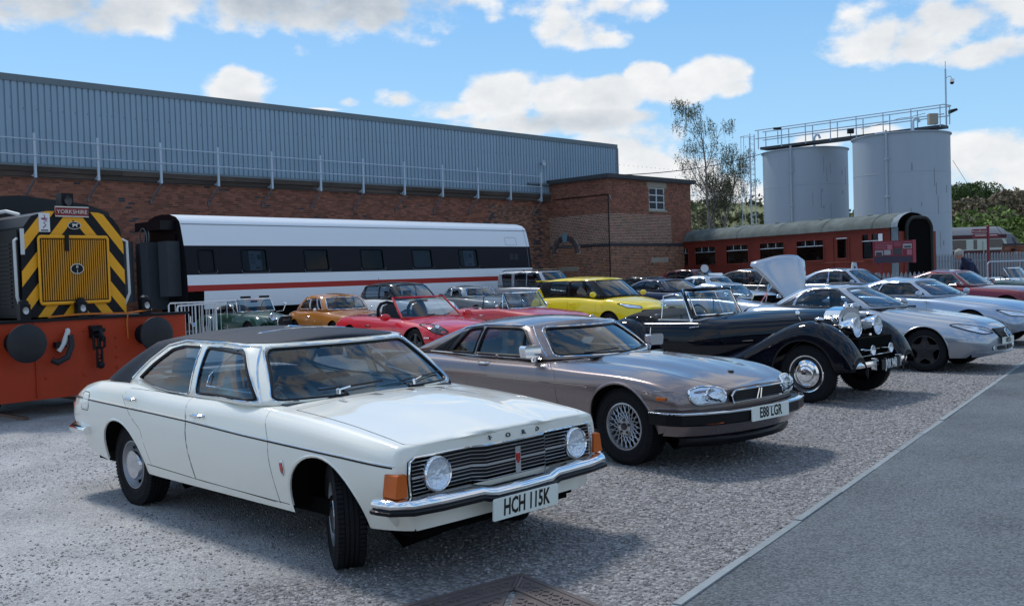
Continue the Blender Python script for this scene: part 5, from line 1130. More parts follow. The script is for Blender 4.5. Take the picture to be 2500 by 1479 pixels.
c = gen_car('hatchback_car', 'dark maroon hatchback half hidden behind the pale silver classic', 7.75, 40.6, -50, P_MAROON0, L=4.0, hw=.82, nose=.70, hood=.90, belt=.98, deck=1.04, tail=1.0, sx=.8, lamps='round', axf=1.2, axr=-1.2, doors=((.6, -.5),), glass=GLASSD, canopy=dict(xt=.30, z=1.58, rx=-1.2, rb=-1.85, ht=.60, win=[(0, .6), (.66, .96)], rdz=.05))
mb = MB(); mb.box((.95, .1, 1.22), (.02, .9, .30), M=Matrix.Translation((.98, .1, 1.30)) @ Matrix.Rotation(R(-42), 4, 'Y') @ Matrix.Translation((-.95, -.1, -1.22))); mb.build('sun_screen', P_WHITE2, c.root); c.done()
c = gen_car('coupe_car', 'black modern coupe with rounded rear side window beside the raised bonnet', 9.0, 35.4, -50, P_BLK, L=4.4, hw=.90, nose=.70, hood=.92, belt=1.0, deck=1.08, tail=1.04, sx=.85, rad=.33, lamps='wedge', mirror=P_BLK, doors=((.62, -.6),), bow=(.2, .18), rnd=(.12, .14, .12), canopy=dict(xt=.25, z=1.52, rx=-1.0, rb=-1.95, ht=.60, win=[(0, .28), (.40, .70), (.76, 1.0)], taper=1, rdz=.06, crown=.05)); c.done()
c = gen_car('estate_car', 'bright silver fastback seen between the raised bonnet and the palings', 11.0, 31.5, -52, P_SILVERB, L=4.4, hw=.88, nose=.72, hood=.92, belt=.98, deck=1.02, tail=1.0, sx=.9, lamps='oval', mirror=P_SILVERB, doors=((.66, -.5),), canopy=dict(xt=.2, z=1.47, rx=-1.0, rb=-1.9, ht=.60, win=[(0, .5), (.55, 1.0)], taper=1, rdz=.05)); c.done()

# silver roadster with its bonnet raised
def bonnet_car():
    c = gen_car('roadster_car', 'silver sports car with its front-hinged bonnet raised high', 5.65, 25.1, -50, P_SBLUE, L=4.2, hw=.80, nose=.58, hood=.76, belt=.84, deck=.86, tail=.82, sx=.35, rad=.31, style='alloy8', lamps=None, trimc=CHROME, handles=CHROME, doors=((.2, -.7),), bow=(.2, .12), rnd=(.12, .12, .10), canopy=dict(xt=.0, z=1.24, rx=-.75, rb=-1.55, ht=.52, win=[(0, .55), (.6, 1.0)], taper=1), axf=1.25)
    # bonnet panel: hinge low at the nose, wide end thrown up
    G = []
    for i in range(13):
        t = i/12; w = .12+.72*t**.75 if t < .92 else .80-.12*(t-.92)*10; row = []
        for k in range(13):
            s_ = k/6-1; row.append((1.98-.30*t-.12*t*t-.16*abs(s_)**4*t+s_*w*.30, .0+s_*w, .70+1.20*t-.10*s_*s_*max(0, t-.5)*2+.05*s_*t))
        G.append(row)
    mb = MB(); mb.grid(G); o = mb.build('raised_bonnet', P_SBLUE, c.root); md = o.modifiers.new('t', 'SOLIDIFY'); md.thickness = .025
    mb = MB(); mb.tube([(1.05, -.55, .80), (1.50, -.62, 1.45)], .012, 6); mb.tube([(1.25, -.45, .75), (1.62, -.45, 1.2)], .02, 6); mb.tube([(1.4, -.45, .78), (1.5, -.45, 1.2)], .02, 6); mb.build('bonnet_stay', CHROME, c.root)
    mb = MB(); mb.box((1.1, 0, .78), (.9, .8, .12)); mb.box((1.2, -.2, .86), (.5, .25, .12)); mb.build('engine', UNDER, c.root); c.done()
bonnet_car()

c = gen_car('coupe_car', 'pale blue-silver sports coupe right behind the silver star-grille car', 8.47, 19.98, -50, P_SILVERB, L=4.6, hw=.92, nose=.60, hood=.84, belt=.92, deck=.98, tail=.94, sx=.62, rad=.335, rimr=.25, lamps='wedge', mirror=P_SILVERB, mirr=(.02, .0), doors=((.5, -.6),), bow=(.26, .2), rnd=(.12, .15, .13), axf=1.35, axr=-1.2, canopy=dict(xt=-.02, z=1.29, rx=-.85, rb=-1.7, ht=.58, win=[(0, .66), (.72, 1.0)], taper=1, crown=.05))
c.done()
P_MAROON = paint('deep_ruby', (.13, .008, .018), rough=.35, metal=.2)
c = gen_car('coupe_car', 'deep red grand-touring coupe with bright window line furthest right of the row', 12.25, 26.4, -50, P_MAROON, L=4.7, hw=.92, nose=.66, hood=.88, belt=.93, deck=1.0, tail=.96, sx=.60, rad=.34, rimr=.25, lamps='oval', mirror=P_MAROON, mirr=(.0, -.01), doors=((.5, -.65),), bow=(.24, .2), rnd=(.12, .15, .13), trimc=mat('bright_trim', (.6, .62, .65), rough=.2, metal=1), canopy=dict(xt=.0, z=1.36, rx=-.95, rb=-2.0, ht=.60, win=[(0, .60), (.64, 1.0)], taper=1, crown=.05, rdz=.05)); c.done()
P_TEAL = paint('dark_teal', (.02, .05, .05), rough=.35, metal=.3)
for (x_, y_, m_, lab) in ((15.9, 30.9, P_TEAL, 'dark green open tourer at right edge near the bending person'), (18.6, 34.6, P_SBLUE, 'silver open tourer beyond the dark green one at right edge')):
    c = gen_car('open_car', lab, x_, y_, -52, m_, L=4.3, hw=.84, nose=.70, hood=.88, belt=.94, deck=.94, tail=.88, sx=.35, lamps='round', chromeb=True, doors=((.25, -.75),)); open_screen(c, .42, .96, .66, .58, 1.34, .26, CHROME); c.done()

# red classic roadster (between the modern one and the yellow hatchback)
P_RED2 = paint('tartan_red', (.44, .010, .014), rough=.4)
c = gen_car('roadster_car', 'red classic roadster with chrome-framed upright screen and raised side window', .12, 22.7, -47, P_RED2, L=3.9, hw=.76, nose=.62, hood=.79, belt=.84, deck=.84, tail=.80, sx=.40, rad=.30, style='alloy8', rimr=.19, lamps='round', axf=1.15, axr=-1.15, chromeb=True, doors=((.36, -.58),), handles=CHROME, rnd=(.1, .06, .05), bow=(.08, .08))
wp = open_screen(c, .48, .86, .62, .57, 1.21, .22, CHROME, tr=.014)
for sg in (-1, 1):
    P = [wp(sg*.61, .08), wp(sg*.58, .96), Vector((-.42, sg*.575, 1.17)), Vector((-.50, sg*.60, 1.12)), Vector((-.50, sg*.63, .86))]; mb = MB(); mb.tube(P, .010, 5); o = mb.build('side_window_frame', TRIM, c.root); mb = MB(); mb.add(P, [(0, 1, 2, 3, 4)]); mb.build('side_window', GLASSO, o)
    mb = MB(); mb.tube([(.16, sg*.61, .88), (.14, sg*.58, 1.18)], .009, 5); mb.build('quarter_light_bar', CHROME, c.root)
    mb = MB(); mb.ball((.18, sg*.80, .93), .045, 10, 8, sc=(.6, 1.1, .8)); mb.tube([(.18, sg*.78, .9), (.16, sg*.72, .84)], .008, 5); mb.build('door_mirror', CHROME, c.root)
mb = MB(); G = [[(-.62-.4*t, .58*math.cos(a), .85+.07*math.sin(PI*min(1, t+.1))*abs(math.sin(a))**.5) for a in [PI*k/12 for k in range(13)]] for t in [k/6 for k in range(7)]]; mb.grid(G); mb.build('folded_hood', TRIM, c.root)
c.done()

# green open kit roadster with separate wings
P_GREEN = paint('racing_green', (.008, .055, .038), rough=.35)
def kit():
    c = Car('sports_roadster', 'dark green open sports roadster with separate wings beside white barrier', -7.27, 27.11, -44.5)
    T = [(1.70, .36, .26, .50, .30, .60, .28, .66, .20, .69), (1.3, .34, .34, .52, .38, .66, .36, .72, .26, .78), (.4, .30, .50, .52, .58, .72, .55, .78, .44, .84), (-.1, .30, .58, .54, .66, .74, .64, .80, .55, .83), (-1.0, .30, .58, .54, .68, .74, .64, .80, .54, .82), (-1.7, .40, .46, .56, .56, .70, .50, .76, .36, .78)]
    c.shell(T, r=(.1, .06, .06), dx=.08); cock = fillet([(.10, -.50), (.10, .50), (-.95, .50), (-.95, -.50)], .1); f = cut(c.bm, cock, 'z', lambda f: f.normal.z > .3); bmesh.ops.delete(c.bm, geom=f, context='FACES'); c.rest(c.bm, 'body', P_GREEN)
    xs = [1.72-.045*k for k in range(38)]; fender(c, xs, [(1.72, .55), (1.6, .68), (1.4, .735), (1.2, .72), (1.0, .64), (.7, .46), (.4, .36), (0, .34)], lambda x: .82, lambda x: .50, 1.15, .30, .34, lambda x: .36 if x > 1.2 else .28, P_GREEN)
    xs = [-.62-.045*k for k in range(28)]; fender(c, xs, [(-.62, .38), (-.75, .58), (-.95, .72), (-1.2, .77), (-1.5, .72), (-1.75, .5), (-1.85, .4)], lambda x: .84, lambda x: .52, -1.15, .30, .34, lambda x: .32, P_GREEN, True)
    c.wheels(1.15, -1.15, .30, .78, .16, 'alloy8', .18, liner=False); c.floor(-1.6, 1.6, .26, .4)
    wp = open_screen(c, .30, .84, .58, .54, 1.17, .14, CHROME, tr=.015, bowx=.06)
    for y0 in (-.28, .30): mb = MB(); mb.prism(fillet([(-.16, -.03), (.16, -.03), (.16, .03), (-.16, .03)], .01), (-.004, .004), frame((.17, y0, 1.235), (0, 1, 0), (-.1, 0, 1))); mb.build('sun_visor', TRIM, c.root)
    for sg in (-1, 1):
        round_lamp(c, (1.62, sg*.34, .70), .085); mb = MB(); mb.lathe([(0, -.14), (.06, -.1), (.09, -.03), (.095, 0)], 18, Matrix.Translation((1.60, sg*.34, .70)) @ Matrix.Rotation(R(90), 4, 'Y')); mb.build('lamp_shell', CHROME, c.root)
        mb = MB(); mb.tube([(.28, sg*.60, .80), (.42, sg*.74, .82), (.40, sg*.84, 1.0)], .008, 5); mb.ball((.39, sg*.84, 1.02), .055, 10, 8, sc=(.7, 1.3, .6)); mb.build('door_mirror', CHROME, c.root)
        P = [Vector((.17, sg*.56, .86)), Vector((.13, sg*.55, 1.13)), Vector((-.30, sg*.55, 1.12)), Vector((-.42, sg*.56, 1.0)), Vector((-.42, sg*.57, .84))]; mb = MB(); mb.tube(P, .010, 5); o = mb.build('side_screen_frame', TRIM, c.root); mb = MB(); mb.add(P, [(0, 1, 2, 3, 4)]); mb.build('side_screen', GLASSO, o)
    gx = mat('mesh_grille', (.06, .065, .07), rough=.5, metal=.6); mb = MB(); mb.prism(fillet([(-.25, .40), (.25, .40), (.28, .60), (.18, .72), (-.18, .72), (-.28, .60)], .06), (0, .03), frame((1.70, 0, 0), (0, 1, 0), (0, 0, 1))); g = mb.build('grille', gx, c.root)
    mb = MB(); mb.tube([(1.735, y, z) for y, z in fillet([(-.25, .40), (.25, .40), (.28, .60), (.18, .72), (-.18, .72), (-.28, .60)], .06)], .012, 6, True); mb.build('grille_surround', CHROME, g)
    mb = MB(); mb.tube([(1.74, -.09+.02*k, .615+(.02 if k % 2 else -.012)) for k in range(10)], .004, 4); mb.build('script_badge', CHROME, g)
    c.cabin(-.90, .12, .5, .34, .78, CABIN, wx=-.12, wz=.84, wy=-.25); c.seats(SEATD, x=-.62, z=.38, top=.84, dy=.25, head=False)
    mb = MB(); G = [[(-.95-.42*t, .52*math.cos(a), .82+.20*math.sin(PI*min(1, t+.15))*abs(math.sin(a))**.4) for a in [PI*k/12 for k in range(13)]] for t in [k/6 for k in range(7)]]; mb.grid(G); mb.build('folded_hood', TRIM, c.root)
    mb = MB(); mb.tube([(-1.95, -.60, .5), (-1.98, -.78, .5), (-1.9, -.86, .56), (-1.85, -.88, .74)], .03, 8); mb.tube([(-1.95, -.78, .45), (-1.95, .78, .45)], .03, 8); mb.build('rear_bumper', CHROME, c.root)
    c.done()
kit()
# ================================================================ the ground
KO = Vector((.733, 4.696, 0)); KD = Vector((.5666, .8240, 0)).normalized(); KN = Vector((KD.y, -KD.x, 0))     # kerb line, KN points to the tarmac
def ground_mat():
    m = bpy.data.materials.new('gravel_ground'); m.use_nodes = True; nt = m.node_tree; L = nt.links.new; b = nt.nodes['Principled BSDF']; b.inputs['Roughness'].default_value = .92; b.inputs['Specular IOR Level'].default_value = .25
    tc = nt.nodes.new('ShaderNodeTexCoord'); P = tc.outputs['Object']
    sep = nt.nodes.new('ShaderNodeSeparateXYZ'); L(P, sep.inputs[0])
    dk = math_n(nt, 'ADD', math_n(nt, 'MULTIPLY', math_n(nt, 'SUBTRACT', sep.outputs[0], KO.x), KN.x), math_n(nt, 'MULTIPLY', math_n(nt, 'SUBTRACT', sep.outputs[1], KO.y), KN.y))   # negative on the gravel
    n1 = N(nt, 'ShaderNodeTexNoise', Scale=.55, Detail=5.0, Roughness=.6); L(P, n1.inputs['Vector'])
    n2 = N(nt, 'ShaderNodeTexNoise', Scale=2.6, Detail=6.0, Roughness=.65); L(P, n2.inputs['Vector'])
    e = math_n(nt, 'ADD', dk, math_n(nt, 'ADD', math_n(nt, 'MULTIPLY', math_n(nt, 'SUBTRACT', n1.outputs[0], .5), 4.0), math_n(nt, 'MULTIPLY', math_n(nt, 'SUBTRACT', n2.outputs[0], .5), 1.6)))
    g = N(nt, 'ShaderNodeMapRange', i1=-2.5, i2=-1.6, i3=0.0, i4=1.0); L(e, g.inputs[0])     # 1 = loose gravel strip, 0 = trodden fines
    v1 = N(nt, 'ShaderNodeTexVoronoi', Scale=48.0); L(P, v1.inputs['Vector']); v2 = N(nt, 'ShaderNodeTexVoronoi', Scale=110.0); L(P, v2.inputs['Vector'])
    cr1 = nt.nodes.new('ShaderNodeSeparateColor'); L(v1.outputs['Color'], cr1.inputs[0]); cr2 = nt.nodes.new('ShaderNodeSeparateColor'); L(v2.outputs['Color'], cr2.inputs[0])
    stone = N(nt, 'ShaderNodeValToRGB'); el = stone.color_ramp.elements; el[0].position = .0; el[0].color = (.125, .121, .122, 1); el[1].position = 1; el[1].color = (.36, .352, .348, 1); x = el.new(.6); x.color = (.225, .217, .217, 1); L(cr1.outputs[0], stone.inputs[0])
    n3 = N(nt, 'ShaderNodeTexNoise', Scale=22.0, Detail=7.0, Roughness=.7); L(P, n3.inputs['Vector'])
    fine = N(nt, 'ShaderNodeValToRGB'); el = fine.color_ramp.elements; el[0].position = .30; el[0].color = (.15, .15, .155, 1); el[1].position = .70; el[1].color = (.50, .495, .49, 1)
    fm = math_n(nt, 'ADD', math_n(nt, 'ADD', math_n(nt, 'MULTIPLY', math_n(nt, 'SUBTRACT', n1.outputs[0], .5), .40), math_n(nt, 'MULTIPLY', n3.outputs[0], .45)), math_n(nt, 'ADD', math_n(nt, 'MULTIPLY', n2.outputs[0], .33), math_n(nt, 'MULTIPLY', cr2.outputs[0], .27))); L(fm, fine.inputs[0])
    mx = nt.nodes.new('ShaderNodeMix'); mx.data_type = 'RGBA'; L(g.outputs[0], mx.inputs[0]); L(fine.outputs[0], mx.inputs[6]); L(stone.outputs[0], mx.inputs[7]); L(mx.outputs[2], b.inputs['Base Color'])
    h = math_n(nt, 'ADD', math_n(nt, 'MULTIPLY', math_n(nt, 'SUBTRACT', 1.0, v1.outputs['Distance']), math_n(nt, 'ADD', .25, math_n(nt, 'MULTIPLY', g.outputs[0], .75))), math_n(nt, 'MULTIPLY', v2.outputs['Distance'], -.35))
    h = math_n(nt, 'ADD', h, math_n(nt, 'MULTIPLY', n3.outputs[0], .6))
    bp = N(nt, 'ShaderNodeBump', Strength=.8, Distance=.018); L(h, bp.inputs['Height']); L(bp.outputs[0], b.inputs['Normal']); return m
def tarmac_mat():
    m = bpy.data.materials.new('tarmac'); m.use_nodes = True; nt = m.node_tree; L = nt.links.new; b = nt.nodes['Principled BSDF']; b.inputs['Roughness'].default_value = .85; b.inputs['Specular IOR Level'].default_value = .35
    tc = nt.nodes.new('ShaderNodeTexCoord'); P = tc.outputs['Object']
    n1 = N(nt, 'ShaderNodeTexNoise', Scale=.7, Detail=7.0, Roughness=.6); L(P, n1.inputs['Vector']); n2 = N(nt, 'ShaderNodeTexNoise', Scale=70.0, Detail=4.0, Roughness=.7); L(P, n2.inputs['Vector'])
    v = N(nt, 'ShaderNodeTexVoronoi', Scale=75.0); L(P, v.inputs['Vector']); c = nt.nodes.new('ShaderNodeSeparateColor'); L(v.outputs['Color'], c.inputs[0])
    f = math_n(nt, 'ADD', math_n(nt, 'MULTIPLY', n1.outputs[0], .62), math_n(nt, 'ADD', math_n(nt, 'MULTIPLY', n2.outputs[0], .30), math_n(nt, 'MULTIPLY', c.outputs[0], .36)))
    r = N(nt, 'ShaderNodeValToRGB'); el = r.color_ramp.elements; el[0].position = .32; el[0].color = (.032, .037, .043, 1); el[1].position = .92; el[1].color = (.165, .185, .20, 1); L(f, r.inputs[0]); L(r.outputs[0], b.inputs['Base Color'])
    bp = N(nt, 'ShaderNodeBump', Strength=.7, Distance=.008); L(math_n(nt, 'SUBTRACT', n2.outputs[0], math_n(nt, 'MULTIPLY', v.outputs['Distance'], .8)), bp.inputs['Height']); L(bp.outputs[0], b.inputs['Normal']); return m
GM = ground_mat()
ysl = [-60, -20, -8, 0, 4, 8, 12, 16, 20, 26, 32, 40, 50, 60, 68, 80, 110, 160, 260, 500, 1200]; xsl = [-900, -200, -60, -30, -15, -8, -4, 0, 4, 8, 15, 25, 40, 80, 250, 900]
def hill(x, y): return 0
mb = MB(); mb.grid([[(x, y, gz(x, y)) for x in xsl] for y in ysl]); o = mb.build('ground', GM); tag(o, 'grey gravel yard the cars are parked on', kind='structure')
def kp(t, w, z=0): p = KO+KD*t+KN*w; return (p.x, p.y, gz(p.x, p.y)+z)
mb = MB(); mb.grid([[kp(t, w, .008) for w in (.050, .6, 2, 5, 10, 30)] for t in (-14, -8, -4, 0, 3, 5, 8, 12, 18, 25, 35, 50, 70, 85)]); o = mb.build('tarmac_path', tarmac_mat()); tag(o, 'dark tarmac path along the gravel', kind='structure')
KM = mat('kerb_concrete', (.24, .265, .275), rough=.85, var=.18, vscale=9, bump=.5, bscale=80, island=.10)
ke = thing('kerb_edging', 'thin line of concrete edging between gravel and tarmac', None, kind='structure'); 
km = [MB().box((.452, 0, -.03), (.905, .046, .09)).mesh('edging_stone', KM) for _ in range(3)]
ang = math.atan2(KD.y, KD.x)
for k in range(-6, 60):
    p = kp(k*.914, .027, .0); o = link('edging_stone', km[k % 3], ke, p); o.rotation_euler = (0, 0, ang+random.uniform(-.006, .006)); o.location.z += random.uniform(-.003, .004)
# loose stones: real ones near the camera
def pebbles():
    rng = np.random.default_rng(5); pts = []
    def inside_line(x, y): return (x-KO.x)*KN.x+(y-KO.y)*KN.y
    def field(n, x0, x1, y0, y1):
        return rng.uniform(x0, x1, n), rng.uniform(y0, y1, n)
    # smooth random field for patchiness
    gx = rng.normal(size=(40, 40))
    def patch(x, y):
        i = (x+12)*1.1; j = (y)*1.1; i0 = np.clip(i.astype(int), 0, 38); j0 = np.clip(j.astype(int), 0, 38); fi = i-i0; fj = j-j0
        return gx[i0, j0]*(1-fi)*(1-fj)+gx[i0+1, j0]*fi*(1-fj)+gx[i0, j0+1]*(1-fi)*fj+gx[i0+1, j0+1]*fi*fj
    X = []; Y = []; Z = []; Sz = []
    x, y = field(150000, -5, 12, 4.2, 17); d = inside_line(x, y); pf = patch(x, y)
    near = np.clip(1.25-(y-4)/11, .12, 1); strip = (d < -.02) & (d > -2.1+pf*.55); keep = strip & (rng.random(len(x)) < near*.95)
    x1, y1 = x[keep], y[keep]; s1 = rng.uniform(.006, .0125, len(x1))*(1+(y1-4)*.045)
    x, y = field(120000, -8, 5, 4.2, 14); d = inside_line(x, y); pf = patch(x, y); keep = (d < -1.6) & (rng.random(len(x)) < np.clip(.45+.45*pf, .06, .95)*np.clip(1.2-(y-4)/10, .12, 1)); x2, y2 = x[keep], y[keep]; s2 = rng.uniform(.004, .0105, len(x2))
    x = np.concatenate([x1, x2]); y = np.concatenate([y1, y2]); s = np.concatenate([s1, s2]); ok = ~((np.abs(x-.05) < .75) & (y < 5.3)) ; ok = ok | (((x-0)*.78+(y-5.23)*.62) > .05); x, y, s = x[ok], y[ok], s[ok]
    xs_, ys_ = field(2600, 0, 14, 3.5, 17); d_ = inside_line(xs_, ys_); k_ = (d_ > .05) & (rng.random(2600) < np.exp(-d_*1.1)); x = np.concatenate([x, xs_[k_]]); y = np.concatenate([y, ys_[k_]]); s = np.concatenate([s, rng.uniform(.003, .0075, k_.sum())])
    n = len(x); base = np.array([(1, 0, 0), (0, 1, 0), (-1, 0, 0), (0, -1, 0), (0, 0, 1), (0, 0, -.6), (.6, .6, .5), (-.6, -.6, .5)], float)
    T = np.array([(0, 6, 4), (6, 1, 4), (1, 2, 4), (2, 7, 4), (7, 3, 4), (3, 0, 4), (0, 1, 6), (2, 3, 7)])
    a = rng.uniform(0, 2*PI, n); sc = np.stack([s*rng.uniform(.8, 1.4, n), s*rng.uniform(.6, 1.1, n), s*rng.uniform(.5, .85, n)], 1)
    V = base[None]*(1+rng.uniform(-.28, .28, (n, 8, 3)))*sc[:, None, :]
    ca, sa = np.cos(a)[:, None], np.sin(a)[:, None]; vx = V[..., 0]*ca-V[..., 1]*sa+x[:, None]; vy = V[..., 0]*sa+V[..., 1]*ca+y[:, None]; vz = V[..., 2]+(.003*np.clip(y-8, 0, 60)+s*.15)[:, None]
    VV = np.stack([vx, vy, vz], -1).reshape(-1, 3); FF = (T[None]+(np.arange(n)*8)[:, None, None]).reshape(-1, 3)
    me = bpy.data.meshes.new('loose_gravel'); me.vertices.add(len(VV)); me.vertices.foreach_set('co', VV.ravel()); me.loops.add(len(FF)*3); me.loops.foreach_set('vertex_index', FF.ravel()); me.polygons.add(len(FF)); me.polygons.foreach_set('loop_start', np.arange(len(FF))*3); me.update(calc_edges=True); me.validate()
    me.materials.append(mat('stone', (.25, .238, .238), rough=.85, island=.5)); o = link('loose_gravel', me); tag(o, 'loose grey and pinkish gravel stones lying on the yard', 'gravel', kind='stuff')
pebbles()
# cast-iron cover at the bottom edge of the picture
def cover():
    iron = mat('cast_iron', (.115, .092, .086), rough=.6, metal=.0, var=.3, vscale=14, bump=.4)
    t = thing('inspection_cover', 'rusty cast-iron inspection cover with chequer pattern at bottom edge', 'inspection cover', (0, 5.23, .004), 0)
    e1 = Vector((-.54, -.42, 0)).normalized(); e2 = Vector((.34, -.50, 0)).normalized(); L1 = L2 = .92
    q = lambda a, b, z=0: tuple(e1*a+e2*b+Vector((0, 0, z)))
    for tri, nm in ((((.03, .0), (L1, .0), (L1, L2-.03)), 'cover_half'), (((.0, .03), (.0, L2), (L1-.03, L2)), 'cover_half')):
        mb = MB(); mb.add([q(*p_, .003) for p_ in tri]+[q(*p_, -.02) for p_ in tri], [(0, 1, 2), (3, 5, 4), (0, 3, 4, 1), (1, 4, 5, 2), (2, 5, 3, 0)]); h = mb.build(nm, iron, t)
        up = tri[0][1] == 0.0 and tri[0][0] > 0
        mb = MB()
        for i in range(22):
            for j in range(22):
                a, b = .05+i*.042, .05+j*.042
                ok = (a-b > .06 and a < L1-.05 and b > .02) if up else (b-a > .06 and b < L2-.05 and a > .02)
                edge = abs(min(a, b)-.16) < .022 and max(a, b) > .2
                if ok and not edge:
                    A = math.atan2(e1.y, e1.x)+(R(35) if (i+j) % 2 else R(-55)); p_ = q(a, b, .006); mb.box(p_, (.030, .008, .007), rz=A)
        p_ = mb.build('chequer_pattern', iron, h); p_['kind'] = 'stuff'
        mb = MB(); w = .014
        rb = [((.02, .0), (.14+.05, .13 if not up else .13), )]
        if up: mb.box(q(L1*.55, .15, .006), (L1*.8, w*1.6, .008), rz=math.atan2(e1.y, e1.x)); mb.tube([q(.03, .015, .006), q(.16, .15, .006)], .010, 4)
        else: mb.box(q(.15, L2*.55, .006), (L2*.8, w*1.6, .008), rz=math.atan2(e2.y, e2.x)); mb.tube([q(.015, .03, .006), q(.15, .16, .006)], .010, 4)
        mb.build('raised_rib', iron, h)
    mb = MB(); W_ = .03
    for a0, b0, a1, b1 in ((-W_, -W_/2, L1+W_, -W_/2), (-W_/2, 0, -W_/2, L2+W_), (0, L2+W_/2, L1+W_, L2+W_/2), (L1+W_/2, 0, L1+W_/2, L2)):
        p0 = Vector(q(a0, b0)); p1 = Vector(q(a1, b1)); d_ = p1-p0; mb.box((p0+p1)/2+Vector((0, 0, .001)), (d_.length, W_, .012), rz=math.atan2(d_.y, d_.x))
    mb.build('cover_frame', iron, t)
cover()

# ================================================================ brick engine shed
def zmat(*a, **k): return mat(*a, **k)
BR_R = mat('red_brick', (.225, .086, .053), rough=.88, island=.38, var=.18, vscale=1.2, bump=.3)
BR_B = mat('brown_brick', (.205, .096, .060), rough=.88, island=.5, var=.22, vscale=1.2, bump=.3)
BR_O = mat('orange_brick', (.27, .105, .052), rough=.88, island=.4, var=.15, bump=.3)
BR_K = mat('blue_brick', (.035, .033, .042), rough=.6, island=.3, bump=.2)
MO_D = mat('dark_mortar', (.22, .17, .15), rough=.95, var=.2, vscale=2); MO_L = mat('pale_mortar', (.44, .39, .33), rough=.95, var=.25, vscale=3)
BR_A = mat('arch_brick', (.085, .062, .062), rough=.85, island=.3)
STONE = mat('buff_stone', (.30, .27, .22), rough=.85, var=.15, vscale=5, bump=.3)
CLAD = mat('blue_grey_cladding', (.245, .34, .425), rough=.55, var=.10, vscale=.8, spec=.4, island=.03, stretch=(1, 1, .25))
FLASH = mat('grey_flashing', (.13, .165, .185), rough=.5, var=.08, vscale=1)
TIMBER = mat('weathered_timber', (.075, .058, .048), rough=.9, var=.45, vscale=3, bump=.7, bscale=30, stretch=(.3, .3, 5), island=.3)
GALV = mat('pale_galvanised', (.42, .50, .58), rough=.5, metal=.1, var=.08)
SO = Vector((5.79, 52.0, 0)); SD = Vector((.70711, .70711, 0)); SN = Vector((.70711, -.70711, 0))
def wp_(s, z, off=0): p = SO+SD*s+SN*off; return (p.x, p.y, z)
def bricks(t, P, D, Nn, L, z0, z1, holes, matf, nparts=0, pick=None, Lb=.225, ch=.075, name='brick'):
    """one real box per brick; joints stay recessed. returns nothing; big walls are one mesh per colour (kind stuff)"""
    groups = {}; parts = []
    rows = int((z1-z0)/ch)
    for r_ in range(rows):
        z = z0+r_*ch; hd = (r_ % 2 == 0); step = Lb/2 if (hd and name == 'brick' and Nn is not None and random.random() < 2 and matf(0, z) is not None and t['bond'] == 'english') else Lb
        o = (step/2 if r_ % 4 in (1, 2) else 0); s = -o
        while s < L:
            a, b = max(0, s), min(L, s+step)
            if b-a > .03:
                m = (a+b)/2; zz = z+ch/2
                if not any(h(m, zz) for h in holes):
                    mt = matf(m, zz); g = (.024 if 3.06 < zz < 4.47 and m < 4.95 else .015) if t['bond'] == 'english' else .013; pr = .010+random.uniform(-.002, .003); A = [(a+g/2, z+g/2), (b-g/2, z+g/2), (b-g/2, z+ch-g/2), (a+g/2, z+ch-g/2)]
                    vs = [P+D*u+Nn*0.0+Vector((0, 0, w)) for u, w in A]+[P+D*u+Nn*pr+Vector((0, 0, w)) for u, w in A]
                    if nparts and pick(m, zz) and len(parts) < nparts: parts.append((vs, mt))
                    else: groups.setdefault(mt.name, (mt, MB()))[1].add(vs, [(4, 5, 6, 7), (0, 1, 5, 4), (1, 2, 6, 5), (2, 3, 7, 6), (3, 0, 4, 7)])
            s += step
    for nm, (mt, mb) in groups.items():
        me = bpy.data.meshes.new('brickwork'); me.from_pydata(mb.v, [], mb.f); me.materials.append(mt); o = link('brickwork', me, t); o['kind'] = 'stuff'
    cache = {}
    for vs, mt in parts:
        c = vs[0]; key = (round((vs[1]-vs[0]).length, 3), mt.name)
        if key not in cache:
            me = bpy.data.meshes.new('brick'); me.from_pydata([v-c for v in vs], [], [(4, 5, 6, 7), (0, 1, 5, 4), (1, 2, 6, 5), (2, 3, 7, 6), (3, 0, 4, 7)]); me.materials.append(mt); cache[key] = me
        link('brick', cache[key], t, c)
